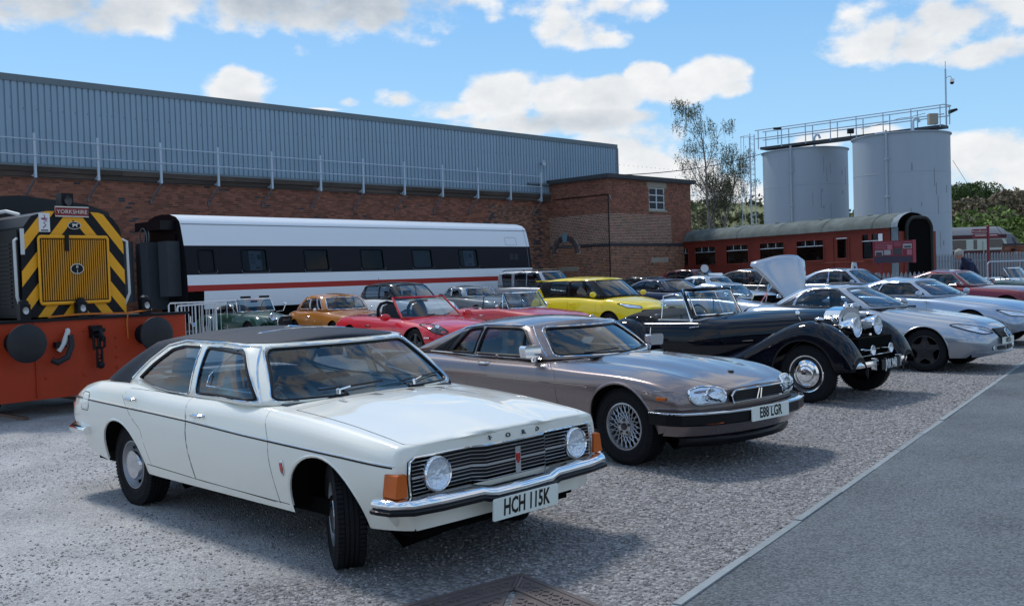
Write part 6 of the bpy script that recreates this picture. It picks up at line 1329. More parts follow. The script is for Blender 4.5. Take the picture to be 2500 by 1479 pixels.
def shed():
    t = thing('engine_shed', 'long brick engine shed with blue-grey corrugated upper wall', 'building', (0, 0, 0)); t['bond'] = 'stretcher'
    mb = MB(); mb.add([wp_(-36, 0), wp_(0, 0), wp_(0, 5.5), wp_(-36, 5.5), wp_(-36, 0, -12), wp_(0, 0, -12), wp_(0, 5.5, -12), wp_(-36, 5.5, -12)], [(0, 1, 2, 3), (1, 5, 6, 2), (4, 0, 3, 7), (5, 4, 7, 6)]); mb.build('wall', MO_D, t)
    def mf(s, z):
        x = s-36
        if x > -9.5 and z < 5.0: return BR_K if (int((s*1.7) % 5) == 0 and random.random() < .5) else BR_B
        return BR_R if random.random() < .98 else BR_K
    Pw = Vector(wp_(-36, 0)); bricks(t, Pw, SD, SN, 36, .0, 5.30, [lambda s, z: s-36 > -5.3 and z < 5.6], mf, 300, lambda s, z: (-27.2 < s-36 < -22.5) and z > 3.9)
    # cladding sheets, each a corrugated panel of its own
    pitch = .20; nper = 5; sw = pitch*nper
    prof = [(0, 0), (.035, 0), (.048, .045), (.187, .045)]
    def sheet(w, z0, z1):
        pts = []
        for k in range(int(round(w/pitch))): pts += [(k*pitch+a, b) for a, b in prof]
        pts.append((w, 0)); mb = MB(); mb.add([tuple(SD*a+SN*b+Vector((0, 0, z))) for z in (z0, z1) for a, b in pts], [(i, i+1, len(pts)+i+1, len(pts)+i) for i in range(len(pts)-1)]); return mb.mesh('cladding_sheet', CLAD)
    me = sheet(sw, 5.66, 8.26); s = -36
    while s < -.5:
        o = link('cladding_sheet', me, t, Vector(wp_(s, 0, .05+.001*(int(s) % 2)))); s += sw
    fx = MB()
    for k in range(110):
        for z in (7.42, 6.0): fx.box(wp_(-35.96+.13+k*.4-(.0), z+0, .085), (.03, .03, .03))
    o = fx.build('sheet_fixing', TRIM, t); o['kind'] = 'stuff'
    def beam(name, m, s0, s1, z0, z1, o0, o1):
        mb = MB(); mb.add([wp_(s0, z0, o0), wp_(s1, z0, o0), wp_(s1, z0, o1), wp_(s0, z0, o1), wp_(s0, z1, o0), wp_(s1, z1, o0), wp_(s1, z1, o1), wp_(s0, z1, o1)], [(0, 1, 2, 3), (7, 6, 5, 4), (0, 4, 5, 1), (1, 5, 6, 2), (2, 6, 7, 3), (3, 7, 4, 0)]); return mb.build(name, m, t)
    s = -36
    while s < 0: beam('eaves_flashing', FLASH, s+.004, min(s+3, .06), 8.26, 8.47, -.1, .13); s += 3
    mb = MB(); mb.add([wp_(-36, 8.46, .1), wp_(.05, 8.46, .1), wp_(.05, 9.6, -6), wp_(-36, 9.6, -6), wp_(.05, 8.46, -12), wp_(-36, 8.46, -12)], [(0, 1, 2, 3), (3, 2, 4, 5)]); mb.build('roof', FLASH, t)
    mb = MB(); mb.add([wp_(.0, 5.4, .05), wp_(.0, 5.4, -12), wp_(0, 8.46, -12), wp_(0, 9.6, -6), wp_(0, 8.46, .05)], [(0, 1, 2, 3, 4)]); mb.build('gable_cladding', CLAD, t)
    mb = MB(); mb.add([wp_(-36, 5.4, .03), wp_(0, 5.4, .03), wp_(0, 8.3, .03), wp_(-36, 8.3, .03)], [(0, 1, 2, 3)]); mb.build('backing_wall', TRIM, t)
    beam('corner_flashing', FLASH, -.10, .06, 5.6, 8.27, .02, .12)
    s = -36
    while s < -5.5:
        e = min(s+4.2, -5.42); beam('sill_flashing', FLASH, s, e-.004, 5.60, 5.68, .0, .22)
        beam('fascia_board', TIMBER, s+.8, min(e+.8, -5.42)-.006, 5.44, 5.60, .0, .20); beam('fascia_board', TIMBER, s, e-.006, 5.28, 5.435, -.02, .15); s += 4.2
    s = -9.2; beam('parapet_lead', FLASH, -7.0, -5.3, 6.05, 6.13, .0, .25)
    mb = MB(); M_ = frame(wp_(-5.96, 7.12, .25), SD, (0, 0, 1)); mb.lathe([(.03, -.2), (.05, -.05), (.12, .0), (.13, .05), (.10, .05), (.06, .01), (0, .0)], 20, M_); h = mb.build('wall_speaker', GALV, t); mb = MB(); mb.tube([wp_(-5.96, 7.1, .1), wp_(-5.96, 6.2, .1)], .02, 5); mb.build('cable_pipe', GALV, h)
shed()
def railing():
    t = thing('roof_edge_railing', 'pale galvanised walkway railing bracketed off the engine shed eaves', 'railing', (0, 0, 0)); off = .42
    P = [-33.9, -31.8]+[-29.67, -27.69, -25.54, -23.39, -21.19, -19.02, -16.97, -14.82, -12.69, -10.57, -8.47, -6.37]
    for s in P:
        a = Vector(wp_(s, 6.62, off)); b = Vector(wp_(s, 5.22, off+.02)); rz = R(45)
        mb = MB(); mb.box((a+b)/2, (.075, .05, 1.40), rz=rz); p = mb.build('post', GALV, t)
        mb = MB(); mb.prism([(0, 0), (.16, .02), (.20, .10), (0, .28)], (-.012, .012), frame(b+Vector((0, 0, .0)), (-SN.x*-1, -SN.y*-1, 0), (0, 0, 1)) if 0 else frame(b, -SN, (0, 0, 1))); mb.build('gusset', GALV, p)
        c = Vector(wp_(s-.22, 4.62, .02)); d_ = c-b; mb = MB(); mb.sweep([b, c], [(-.035, -.02), (.035, -.02), (.035, .02), (-.035, .02)]); mb.box(c, (.06, .12, .16), rz=rz); mb.build('strut', mat('strut_grey', (.13, .12, .13), rough=.6) if s == P[0] else bpy.data.materials['strut_grey'], t)
        mb = MB(); mb.sweep([b+Vector((0, 0, .08)), Vector(wp_(s, 5.30, .1))], [(-.03, -.02), (.03, -.02), (.03, .02), (-.03, .02)]); mb.build('bracket', GALV, t)
    for z in (6.42, 5.92):
        for i in range(len(P)-1): mb = MB(); mb.tube([wp_(P[i], z, off+.04), wp_(P[i+1], z, off+.04)], .021, 6); mb.build('rail', GALV, t)
railing()
AX0 = Vector((4.646, 45.5, 0))
def annex():
    t = thing('brick_annex', 'two-storey brick annex with flat roof and blocked arch', 'building', (0, 0, 0)); t['bond'] = 'english'
    L1, L2, H = 3.79, 6.70, 6.10
    A = AX0; B = AX0-SN*L1; C = AX0+SD*L2; D = C-SN*L1
    mb = MB(); v = lambda p, z: (p.x, p.y, z)
    lo = .01
    def wall(name, p, q, z0, z1, m, n): mb = MB(); mb.add([v(p, z0), v(q, z0), v(q, z1), v(p, z1)], [(0, 1, 2, 3)]); return mb.build(name, m, t)
    f1 = -SD       # outward of the left face; SN is the outward of the front face
    wall('wall', B, A, 0, 3.03, MO_L, f1); wall('wall', B, A, 3.03, 4.47, MO_L, f1); wall('wall', B, A, 4.47, H, MO_D, f1)
    W0, W1, WZ0, WZ1 = 3.15, 4.45, 4.70, 5.80
    S5 = A+SD*4.95
    def seg(a, b, z0, z1, m): wall('wall', A+SD*a, A+SD*b, z0, z1, m, SN)
    seg(0, 4.95, 0, 4.47, MO_L); seg(4.95, L2, 0, 3.0, MO_L); seg(4.95, L2, 3.0, 4.47, MO_D); seg(0, W0, 4.47, H, MO_D); seg(W1, L2, 4.47, H, MO_D); seg(W0, W1, 4.47, WZ0, MO_D); seg(W0, W1, WZ1, H, MO_D)
    wall('wall', C, D, 0, H, MO_D, SD)
    # front face bricks
    def mf2(s, z):
        if 2.93 < z < 3.06: return BR_K
        if z > 4.5: return BR_R if random.random() < .85 else BR_B
        if z > 3.06: return (BR_B if random.random() < .55 else BR_R) if s < 4.95 else BR_R
        if 3.3 < s < 4.5 and z < 2.1: return BR_O
        return BR_O if random.random() < .3 else BR_B
    holes2 = [lambda s, z: W0 < s < W1 and WZ0 < z < WZ1, lambda s, z: W0-.15 < s < W1+.15 and WZ1 <= z < WZ1+.24, lambda s, z: W0-.1 < s < W1+.1 and WZ0-.10 < z <= WZ0, lambda s, z: 3.2 < s < 4.6 and 2.1 < z < 2.35]
    bricks(t, A.copy(), SD, SN, L2, 0, H-.02, holes2, mf2)
    cx, cz, ro, ri = 2.75, 2.66, .90, .62     # arch on the left face, measured back from the corner
    def mf1(s, z):
        if 2.93 < z < 3.06: return BR_K
        d = math.hypot(s-cx, z-cz)
        if d < ri and z > cz or abs(s-cx) < ri and z <= cz: return BR_O
        if z > 4.5: return BR_R
        if z > 3.06: return BR_B if random.random() < .6 else BR_R
        return BR_O if random.random() < .45 else BR_B
    holes1 = [lambda s, z: ri < math.hypot(s-cx, z-cz) < ro and z > cz-.05, lambda s, z: 2.0 < s < 3.2 and 1.82 < z < 2.02]
    bricks(t, A.copy(), -SN, f1, L1, 0, H-.02, holes1, mf1)
    for k in range(27):     # voussoirs
        a = PI*(k+.5)/27
        if abs(k-13) <= 1: continue
        M_ = frame(A-SN*(cx+math.cos(a)*(ro+ri)/2)+Vector((0, 0, cz+math.sin(a)*(ro+ri)/2)), SN*math.cos(a)*-1+Vector((0, 0, math.sin(a))), f1)
        mb = MB(); mb.box((0, .010, 0), ((ro-ri)*.97, .06, .060), M=M_); mb.build('arch_brick', BR_A, t)
    mb = MB(); M_ = frame(A-SN*cx, -SN, (0, 0, 1)); mb.prism([(-.10, cz+ri-.05), (.10, cz+ri-.05), (.16, cz+ro+.08), (-.16, cz+ro+.08)], (-.02, .09) if (-SN).cross(Vector((0, 0, 1))).dot(f1) > 0 else (-.09, .02), M_); mb.build('keystone', mat('keystone_blue', (.16, .26, .33), rough=.7, var=.2), t)
    def slab(name, m, p, D_, n_, s0, s1, z0, z1, o0, o1):
        mb = MB(); P = lambda s, z, o: tuple(p+D_*s+n_*o+Vector((0, 0, z))); mb.add([P(s0, z0, o0), P(s1, z0, o0), P(s1, z0, o1), P(s0, z0, o1), P(s0, z1, o0), P(s1, z1, o0), P(s1, z1, o1), P(s0, z1, o1)], [(0, 1, 2, 3), (7, 6, 5, 4), (0, 4, 5, 1), (1, 5, 6, 2), (2, 6, 7, 3), (3, 7, 4, 0)]); return mb.build(name, m, t)
    slab('string_course', BR_K, A, SD, SN, 0, L2, 2.92, 3.0, .0, .035); slab('string_course', BR_K, A, -SN, f1, 0, 1.78, 2.92, 3.0, .0, .035); slab('string_course', BR_K, A, -SN, f1, 3.70, L1, 2.92, 3.0, .0, .035)
    slab('lintel', STONE, A, SD, SN, W0-.15, W1+.15, WZ1, WZ1+.24, -.02, .02); slab('lintel', STONE, A, SD, SN, 3.2, 4.6, 2.1, 2.35, -.02, .02); slab('window_sill', STONE, A, SD, SN, W0-.1, W1+.1, WZ0-.10, WZ0, -.02, .06); slab('lintel', STONE, A, -SN, f1, 2.0, 3.2, 1.82, 2.02, -.02, .02)
    w = slab('window', mat('window_back', (.02, .022, .025), rough=.4), A, SD, SN, W0, W1, WZ0, WZ1, -.30, -.28); wm = mat('white_window_paint', (.55, .57, .58), rough=.5); pm = mat('window_glass', (.03, .035, .04), rough=.12, spec=.6)
    for i in range(2):
        for j in range(3):
            a = W0+.06+i*.62; z = WZ0+.06+j*.345; o = slab('pane', pm, A, SD, SN, a, a+.56, z, z+.295, -.07, -.06); o.parent = w
    for s0, s1, z0, z1 in ((W0, W0+.06, WZ0, WZ1), (W1-.06, W1, WZ0, WZ1), (W0+.62, W0+.68, WZ0, WZ1)): slab('window_bar', wm, A, SD, SN, s0, s1, z0, z1, -.08, -.02).parent = w
    for z0 in (WZ0, WZ0+.355, WZ0+.70, WZ1-.06): slab('window_bar', wm, A, SD, SN, W0+.061, W1-.061, z0, z0+.05, -.08, -.025).parent = w
    RD = mat('bitumen_roof', (.05, .055, .06), rough=.8, var=.2)
    mb = MB(); a = A+SN*.22-SD*.22; b = C+SN*.22+SD*.2; c_ = D+SD*.2; d_ = B-SD*.22
    mb.add([v(a, H), v(b, H), v(c_, H), v(d_, H), v(a, H+.19), v(b, H+.19), v(c_, H+.19), v(d_, H+.19)], [(3, 2, 1, 0), (4, 5, 6, 7), (0, 1, 5, 4), (1, 2, 6, 5), (2, 3, 7, 6), (3, 0, 4, 7)]); mb.build('flat_roof', RD, t)
    mb = MB(); p = A+SN*.03-SD*.03; mb.tube([(p.x, p.y, 0), (p.x, p.y, 5.35)], .028, 6); q = A-SN*3.4-SD*.04; mb.tube([(p.x, p.y, 5.33), (q.x, q.y, 5.33)], .022, 6); mb.build('cable_conduit', TRIM, t)
    mb = MB(); mb.tube([v(A+SD*.1+SN*.03, 5.3), v(A+SD*.14+SN*.03, 5.15), v(A+SD*.2+SN*.03, 5.1)], .012, 5); mb.build('cable_loop', GALV, t)
annex()

# ================================================================ silos with walkway
SILO = mat('silo_paint', (.32, .375, .43), rough=.6, var=.10, vscale=.7, bump=.15, bscale=4, stretch=(1, 1, .2))
def silo(lab, cx, cy, r, H):
    t = thing('storage_silo', lab, 'silo', (cx, cy, 0), 0, 'silos behind the red carriage')
    mb = MB(); mb.lathe([(r, 0), (r, H)], 64); mb.build('tank_wall', SILO, t, ang=60)
    mb = MB(); mb.lathe([(r, H-.05), (r+.08, H-.02), (r+.08, H+.03), (r*.98, H+.05), (0, H+.30)], 64); mb.build('tank_roof', SILO, t, ang=30)
    a = R(-125) if cx < 19 else R(-128); p = Vector((math.cos(a)*(r+.06), math.sin(a)*(r+.06), 0)); mb = MB(); mb.tube([p+Vector((0, 0, .0)), p+Vector((0, 0, H+.15))], .06, 8)
    for z in (H-1.3, H-3.2, H-5): mb.box(p+Vector((0, 0, z)), (.16, .2, .10))
    mb.build('fill_pipe', SILO, t)
    mb = MB(); mb.lathe([(.35, 0), (.35, .16), (0, .2)], 18, Matrix.Translation((-.9, .2, H+.16))); mb.build('roof_hatch', GALV, t)
    mb = MB(); q = Vector((.3, -.9, H+.15)); mb.tube([q, q+Vector((0, 0, .55)), q+Vector((.10, 0, .72)), q+Vector((.26, 0, .72)), q+Vector((.34, 0, .50))], .07, 8); mb.build('vent_pipe', GALV, t)
    for z in (2.1, 4.2, 6.3): mb = MB(); mb.tube([((r+.002)*math.cos(q), (r+.002)*math.sin(q), z) for q in [2*PI*k/64 for k in range(64)]], .009, 4, True); mb.build('weld_seam', SILO, t)
    for k in range(9):
        a = R(random.uniform(-140, -35)); z = random.uniform(2.5, H-.3); ln = random.uniform(.3, 1.1); mb = MB(); mb.box((math.cos(a)*(r+.001), math.sin(a)*(r+.001), z-ln/2), (random.uniform(.015, .04), .006, ln), rz=a+PI/2); mb.build('rust_run', bpy.data.materials.get('rust_run') or mat('rust_run', (.20, .20, .20), rough=.8), t)
    for k in range(5):
        a = R(random.uniform(-130, -40)); z = random.uniform(1.5, H-1); mb = MB(); mb.box((math.cos(a)*(r+.003), math.sin(a)*(r+.003), z), (.05, .012, random.uniform(.15, .4)), rz=a+PI/2); mb.build('paint_patch', bpy.data.materials.get('paint_patch') or mat('paint_patch', (.19, .22, .26), rough=.7), t)
    return t
silo('left pale grey silo with ladder cage, further from the camera', 17.45, 57.2, 2.40, 8.38); silo('right pale grey silo with camera mast, nearer and wider in view', 20.75, 51.4, 2.40, 8.30)
def walkway():
    t = thing('silo_walkway', 'galvanised walkway with handrails spanning both silo tops', 'walkway', (0, 0, 0)); a = Vector((14.75, 57.4, 0)); b = Vector((22.55, 50.1, 0)); d = (b-a).normalized(); n = Vector((-d.y, d.x, 0)); Lw = (b-a).length
    P = lambda s, o, z: a+d*s+n*o+Vector((0, 0, z))
    mb = MB(); mb.add([P(.4, -.45, 8.56), P(Lw, -.45, 8.56), P(Lw, .45, 8.56), P(.4, .45, 8.56), P(.4, -.45, 8.70), P(Lw, -.45, 8.70), P(Lw, .45, 8.70), P(.4, .45, 8.70)], [(3, 2, 1, 0), (4, 5, 6, 7), (0, 1, 5, 4), (1, 2, 6, 5), (2, 3, 7, 6), (3, 0, 4, 7)]); mb.build('deck', mat('deck_steel', (.05, .06, .07), rough=.6), t)
    for o in (-.45, .45):
        for z in (9.70, 9.22): mb = MB(); mb.tube([P(0.1, o, z), P(Lw+.1, o, z)], .030, 6); mb.build('handrail', GALV, t)
        for k in range(8): s = .3+k*(Lw-.4)/7; mb = MB(); mb.tube([P(s, o, 8.6), P(s, o, 9.70)], .030, 6); mb.build('rail_post', GALV, t)
    mb = MB(); mb.tube([P(Lw+.1, -.45, 9.70), P(Lw+.28, 0, 9.66), P(Lw+.1, .45, 9.70)], .03, 6); mb.tube([P(Lw+.25, -.1, 9.66), P(Lw+.25, -.1, 8.7)], .03, 6); mb.build('end_rail', GALV, t)
    # ladder with cage
    c = P(-.35, 0, 0); mb = MB()
    for o in (-.25, .25): mb.tube([c+n*o+Vector((0, 0, 0)), c+n*o+Vector((0, 0, 9.6))], .03, 6)
    for k in range(32): mb.tube([c-n*.25+Vector((0, 0, .3*k)), c+n*.25+Vector((0, 0, .3*k))], .014, 4)
    mb.build('ladder', GALV, t)
    for z in (2.6, 4.2, 6.0, 7.6, 9.5): mb = MB(); mb.tube([c-d*(.75*math.sin(A))+n*(.38*math.cos(A)) + Vector((0, 0, z)) for A in [PI*k/10 for k in range(11)]], .02, 5); mb.build('cage_hoop', GALV, t)
    for A in (R(30), R(90), R(150)): p = c-d*(.75*math.sin(A))+n*(.38*math.cos(A)); mb = MB(); mb.tube([p+Vector((0, 0, 2.4)), p+Vector((0, 0, 9.5))], .018, 5); mb.build('cage_bar', GALV, t)
    for s, m_ in ((Lw*.55, -1),):
        mb = MB(); p = P(s, -.5, 8.95); mb.box(p, (.34, .14, .26), rz=R(10)); mb.tube([p, p-Vector((0, 0, .3))], .02, 5); o = mb.build('floodlight', TRIM, t)
    mb = MB(); p = P(Lw+.35, -.25, 9.30); mb.prism([(-.05, -.10), (.32, .06), (.26, .16), (-.05, .10)], (-.15, .15), frame(p, (1, 0, 0), (0, 0, 1))); mb.build('floodlight', TRIM, t)
    mb = MB(); mb.box(P(Lw-.45, -.5, 9.02), (.45, .28, .55)); mb.build('control_box', STONE, t)
    mb = MB(); mb.tube([P(1.6, -.55, 8.75), P(1.6, -.55, 9.5)], .02, 5); mb.box(P(1.6, -.62, 9.62), (.42, .10, .12)); mb.build('mounted_lamp', TRIM, t)
    mb = MB(); mb.tube([P(Lw*.6, -.40, 9.0)]+[P(Lw*(.6+.04*k), -.4, 9.0+.06*k*(1 if k < 6 else .8)) for k in range(1, 9)], .014, 4); mb.build('cable', TRIM, t)
    m = thing('camera_mast', 'thin mast with white dome camera on silo walkway end', 'camera', tuple(P(Lw+.05, 0, 8.7)))
    mb = MB(); mb.tube([(0, 0, 0), (0, 0, 2.85)], .045, 8); mb.tube([(0, 0, 2.85), (0, 0, 3.25)], .02, 6); mb.build('mast', GALV, m)
    mb = MB(); mb.tube([(0, 0, 2.35), (.12, 0, 2.48), (.26, 0, 2.48), (.32, 0, 2.36)], .022, 6); mb.build('arm', GALV, m)
    mb = MB(); mb.lathe([(.04, .16), (.11, .12), (.12, 0), (.12, -.04)], 16, Matrix.Translation((.33, 0, 2.22))); mb.build('camera_housing', P_WHITE2, m); mb = MB(); mb.ball((.33, 0, 2.16), .10, 14, 8); mb.build('camera_dome', TRIM, m)
    return P, Lw
PW, LW = walkway()
def cable(p, q, sag, r, name, lab):
    p, q = Vector(p), Vector(q); mb = MB(); mb.tube([p.lerp(q, k/14)-Vector((0, 0, sag*4*(k/14)*(1-k/14))) for k in range(15)], r, 4); tag(mb.build(name, TRIM), lab, 'cable')
cable(AX0+SD*1.2+Vector((0, 0, 6.3)), (15.1, 57.0, 8.4), .25, .02, 'overhead_cable', 'thin overhead cable from brick annex roof to left silo')
cable((23.4, 51.2, 7.0), (25.6, 50, 2.6), .1, .010, 'guy_wire', 'thin guy wire running down right of the right silo')

# ================================================================ white coach
def coach():
    u = R(42); E = Vector((math.sin(u), math.cos(u), 0)); Wv = Vector((-E.y, E.x, 0)); t = thing('passenger_coach', 'white railway coach with black window band and red stripe', 'railway coach', (-10.18, 30.0, 0)); Lc = 16.2
    pb = lambda z: .0 if z > 3.75 else 0
    prof = [(.30, .92), (.34, 1.10), (.36, 1.48), (.36, 1.67), (.345, 1.99), (.29, 2.45), (.22, 2.90), (.12, 3.30), (.06, 3.52), (.0, 3.66), (-.18, 3.80), (-.55, 3.90), (-1.05, 3.93)]     # (outward, z)
    ins = -1.05
    wt = mat('coach_white', (.72, .76, .80), rough=.4, spec=.4); bk = mat('coach_black', (.004, .005, .011), rough=.4, spec=.15); rd = mat('coach_red', (.36, .020, .015), rough=.4)
    P = lambda s, o, z: E*s-Wv*o+Vector((0, 0, z))
    def band(i0, i1, m, nm, s0=0, s1=Lc, push=0):
        mb = MB(); n = 24; mb.grid([[P(s0+(s1-s0)*k/n, o+push, z) for o, z in prof[i0:i1+1]] for k in range(n+1)]); return mb.build(nm, m, t, ang=60)
    band(0, 2, wt, 'lower_side', .55); band(2, 3, rd, 'red_stripe'); band(3, 4, wt, 'side_panel'); band(6, 12, wt, 'upper_side'); 
    # window band with real openings
    def zo(z): return float(np.interp(z, [q[1] for q in prof], [q[0] for q in prof]))
    win = [(.45, 1.0, False), (1.98, 2.92, 'poster'), (4.43, 5.42, None), (6.88, 7.92, 'dark'), (9.36, 10.36, 'blind'), (11.86, 12.90, 'poster')]; z0, z1 = 2.07, 2.78
    xs = [0]+[q for w in win for q in w[:2]]+[Lc]
    for i in range(len(xs)-1):
        s0, s1 = xs[i], xs[i+1]; isw = i % 2 == 1
        spans = [(1.99, z0), (z1, 2.90)] if isw else [(1.99, z0), (z0, z1), (z1, 2.90)]
        for a, b in spans:
            mb = MB(); k = max(1, int((s1-s0)/.5)); mb.grid([[P(s0+(s1-s0)*j/k, zo(z), z) for z in (a, (a+b)/2, b)] for j in range(k+1)]); mb.build('black_band', bk, t, ang=60)
    for s0, s1, kind in win:
        fr = fillet([(s0, z0), (s1, z0), (s1, z1), (s0, z1)], .10); mb = MB(); mb.tube([P(s, zo(z)+.006, z) for s, z in fr], .028, 6, True); f = mb.build('window', bk, t)
        mb = MB(); mb.tube([P(s, zo(z)+.012, z) for s, z in fillet([(s0-.05, z0+.14), (s0-.05, z0-.05), (s1+.05, z0-.05), (s1+.05, z0+.14)], .09)[3:-3]], .012, 5); mb.build('window_trim', mat('trim_grey', (.10, .11, .13), rough=.4) if kind is False else bpy.data.materials['trim_grey'], f)
        c4 = lambda m_, d: [P(s0-m_, zo(z0)-d, z0-m_), P(s1+m_, zo(z0)-d, z0-m_), P(s1+m_, zo(z1)-d, z1+m_), P(s0-m_, zo(z1)-d, z1+m_)]
        mb = MB(); mb.add(c4(.0, .02), [(0, 1, 2, 3)]); mb.build('pane', GLASSC if kind is not False else bk, f)
        mb = MB(); mb.add(c4(.5, .45), [(0, 1, 2, 3)]); mb.build('window_back', UNDER, f)
        if kind == 'poster':
            a, b = s0+.30, s1-.18; mb = MB(); mb.add([P(a, zo(z0)-.05, z0+.01), P(b, zo(z0)-.05, z0+.01), P(b, zo(z1)-.05, z1-.04), P(a, zo(z1)-.05, z1-.04)], [(0, 1, 2, 3)]); po = mb.build('poster', mat('poster_paper', (.17, .21, .27), rough=.6) if s0 < 3 else bpy.data.materials['poster_paper'], f)
            mb = MB(); [mb.add([P(x0_, zo(z)-.046, z) for x0_, z in ((a+p_, z_), (a+q_, z_), (a+q_, z_+h_), (a+p_, z_+h_))], [(0, 1, 2, 3)]) for p_, q_, z_, h_ in ((.30, .44, 2.45, .16), (.22, .40, 2.16, .05), (.04, .2, 2.58, .03), (.04, .22, 2.50, .02), (.04, .22, 2.42, .02), (.04, .22, 2.34, .02))]; mb.build('poster_print', CABIN, po)
        if kind == 'blind': mb = MB(); mb.add(c4(.0, .06), [(0, 1, 2, 3)]); mb.build('blind', mat('blind', (.07, .085, .10), rough=.7), f)
    for z in (3.58,): mb = MB(); mb.tube([P(.02, zo(z)+.01, z), P(Lc, zo(z)+.01, z)], .014, 5); mb.build('gutter', mat('gutter_grey', (.22, .24, .27), rough=.5), t)
    mb = MB(); mb.tube([P(Lc-.18, zo(z)+.002, z) for _, z in prof[3:10]], .008, 4); mb.tube([P(s, zo(z)+.003, z) for s, z in fillet([(Lc-1.5, 2.96), (Lc-.8, 2.96), (Lc-.8, 3.28), (Lc-1.5, 3.28)], .05)], .006, 4, True); mb.build('panel_joint', bpy.data.materials['gutter_grey'], t)
    for k in range(5):
        for j in range(2): mb = MB(); a = Lc-1.40+.30*j; mb.tube([P(a, zo(2.3)+.004, 2.36+.05*k), P(a+.24, zo(2.3)+.004, 2.36+.05*k)], .008, 4); mb.build('louvre', bpy.data.materials['trim_grey'], t)
    # far side, ends, underframe
    out = [(o, z) for o, z in prof]; inn = [(-2.10-o, z) for o, z in prof[::-1]]; loop = out+inn
    mb = MB(); mb.grid([[P(s, o, z) for o, z in inn] for s in (0, Lc)]); mb.build('far_side', wt, t)
    mb = MB(); mb.add([P(Lc, o, z) for o, z in loop], [tuple(range(len(loop)))]); mb.build('end_wall', wt, t)
    dk = mat('gangway_grey', (.035, .042, .050), rough=.7, var=.1); mb = MB(); mb.add([P(.012, o*1.0, z) for o, z in loop], [tuple(range(len(loop)))]); mb.build('end_wall', TRIM, t)
    mb = MB(); mb.box(P(8, -1.05, .75), (2.3, 15, .5), rz=-u); mb.build('underframe', UNDER, t)
    # gangway gear on the near end
    def col(o, w, z0, z1, sx_, m, nm, lean=0):
        mb = MB(); mb.prism([(-w/2, z0), (w/2, z0), (w/2+lean, z1), (-w/2+lean, z1)], (0, sx_), frame(P(-.02, o, 0), -Wv, (0, 0, 1))); return mb.build(nm, m, t)
    for o, w, z0_, z1_, dd, ln in ((-.28, .55, 1.35, 3.05, .42, -.04), (-1.05, .50, .95, 3.05, .60, -.10), (-1.75, .42, 1.0, 3.05, .45, 0)):
        mb = MB(); c = [P(0, o-w/2, z0_), P(0, o+w/2, z0_), P(-dd, o+w/2, z0_), P(-dd, o-w/2, z0_), P(0, o-w/2+ln, z1_), P(0, o+w/2+ln, z1_), P(-dd, o+w/2+ln, z1_), P(-dd, o-w/2+ln, z1_)]; mb.add(c, [(3, 2, 1, 0), (4, 5, 6, 7), (0, 1, 5, 4), (1, 2, 6, 5), (2, 3, 7, 6), (3, 0, 4, 7)]); mb.build('gangway_bellows', dk, t)
    mb = MB(); mb.tube([P(-.45, -1.35+.30*math.cos(a), 3.25+.26*math.sin(a)+.05*math.sin(3*a)) for a in [2*PI*k/18 for k in range(19)]], .022, 5); mb.tube([P(-.5, -1.35+.24*math.cos(a), 3.2+.30*math.sin(a)) for a in [2*PI*k/18 for k in range(19)]], .022, 5); mb.build('hose_loop', mat('hose', (.12, .13, .14), rough=.5), t)
    mb = MB(); mb.box(P(-.25, -1.05, 3.55), (1.6, .5, .28), rz=-u); mb.build('gangway_top', TRIM, t)
    mb = MB(); mb.box(P(-.9, -1.9, 2.15), (.9, .08, 1.9), rz=-u+R(10)); mb.build('gangway_board', dk, t)
    mb = MB(); mb.box(P(.28, .1, 1.05), (.5, .5, .75), rz=-u); mb.build('battery_box', UNDER, t)
coach()

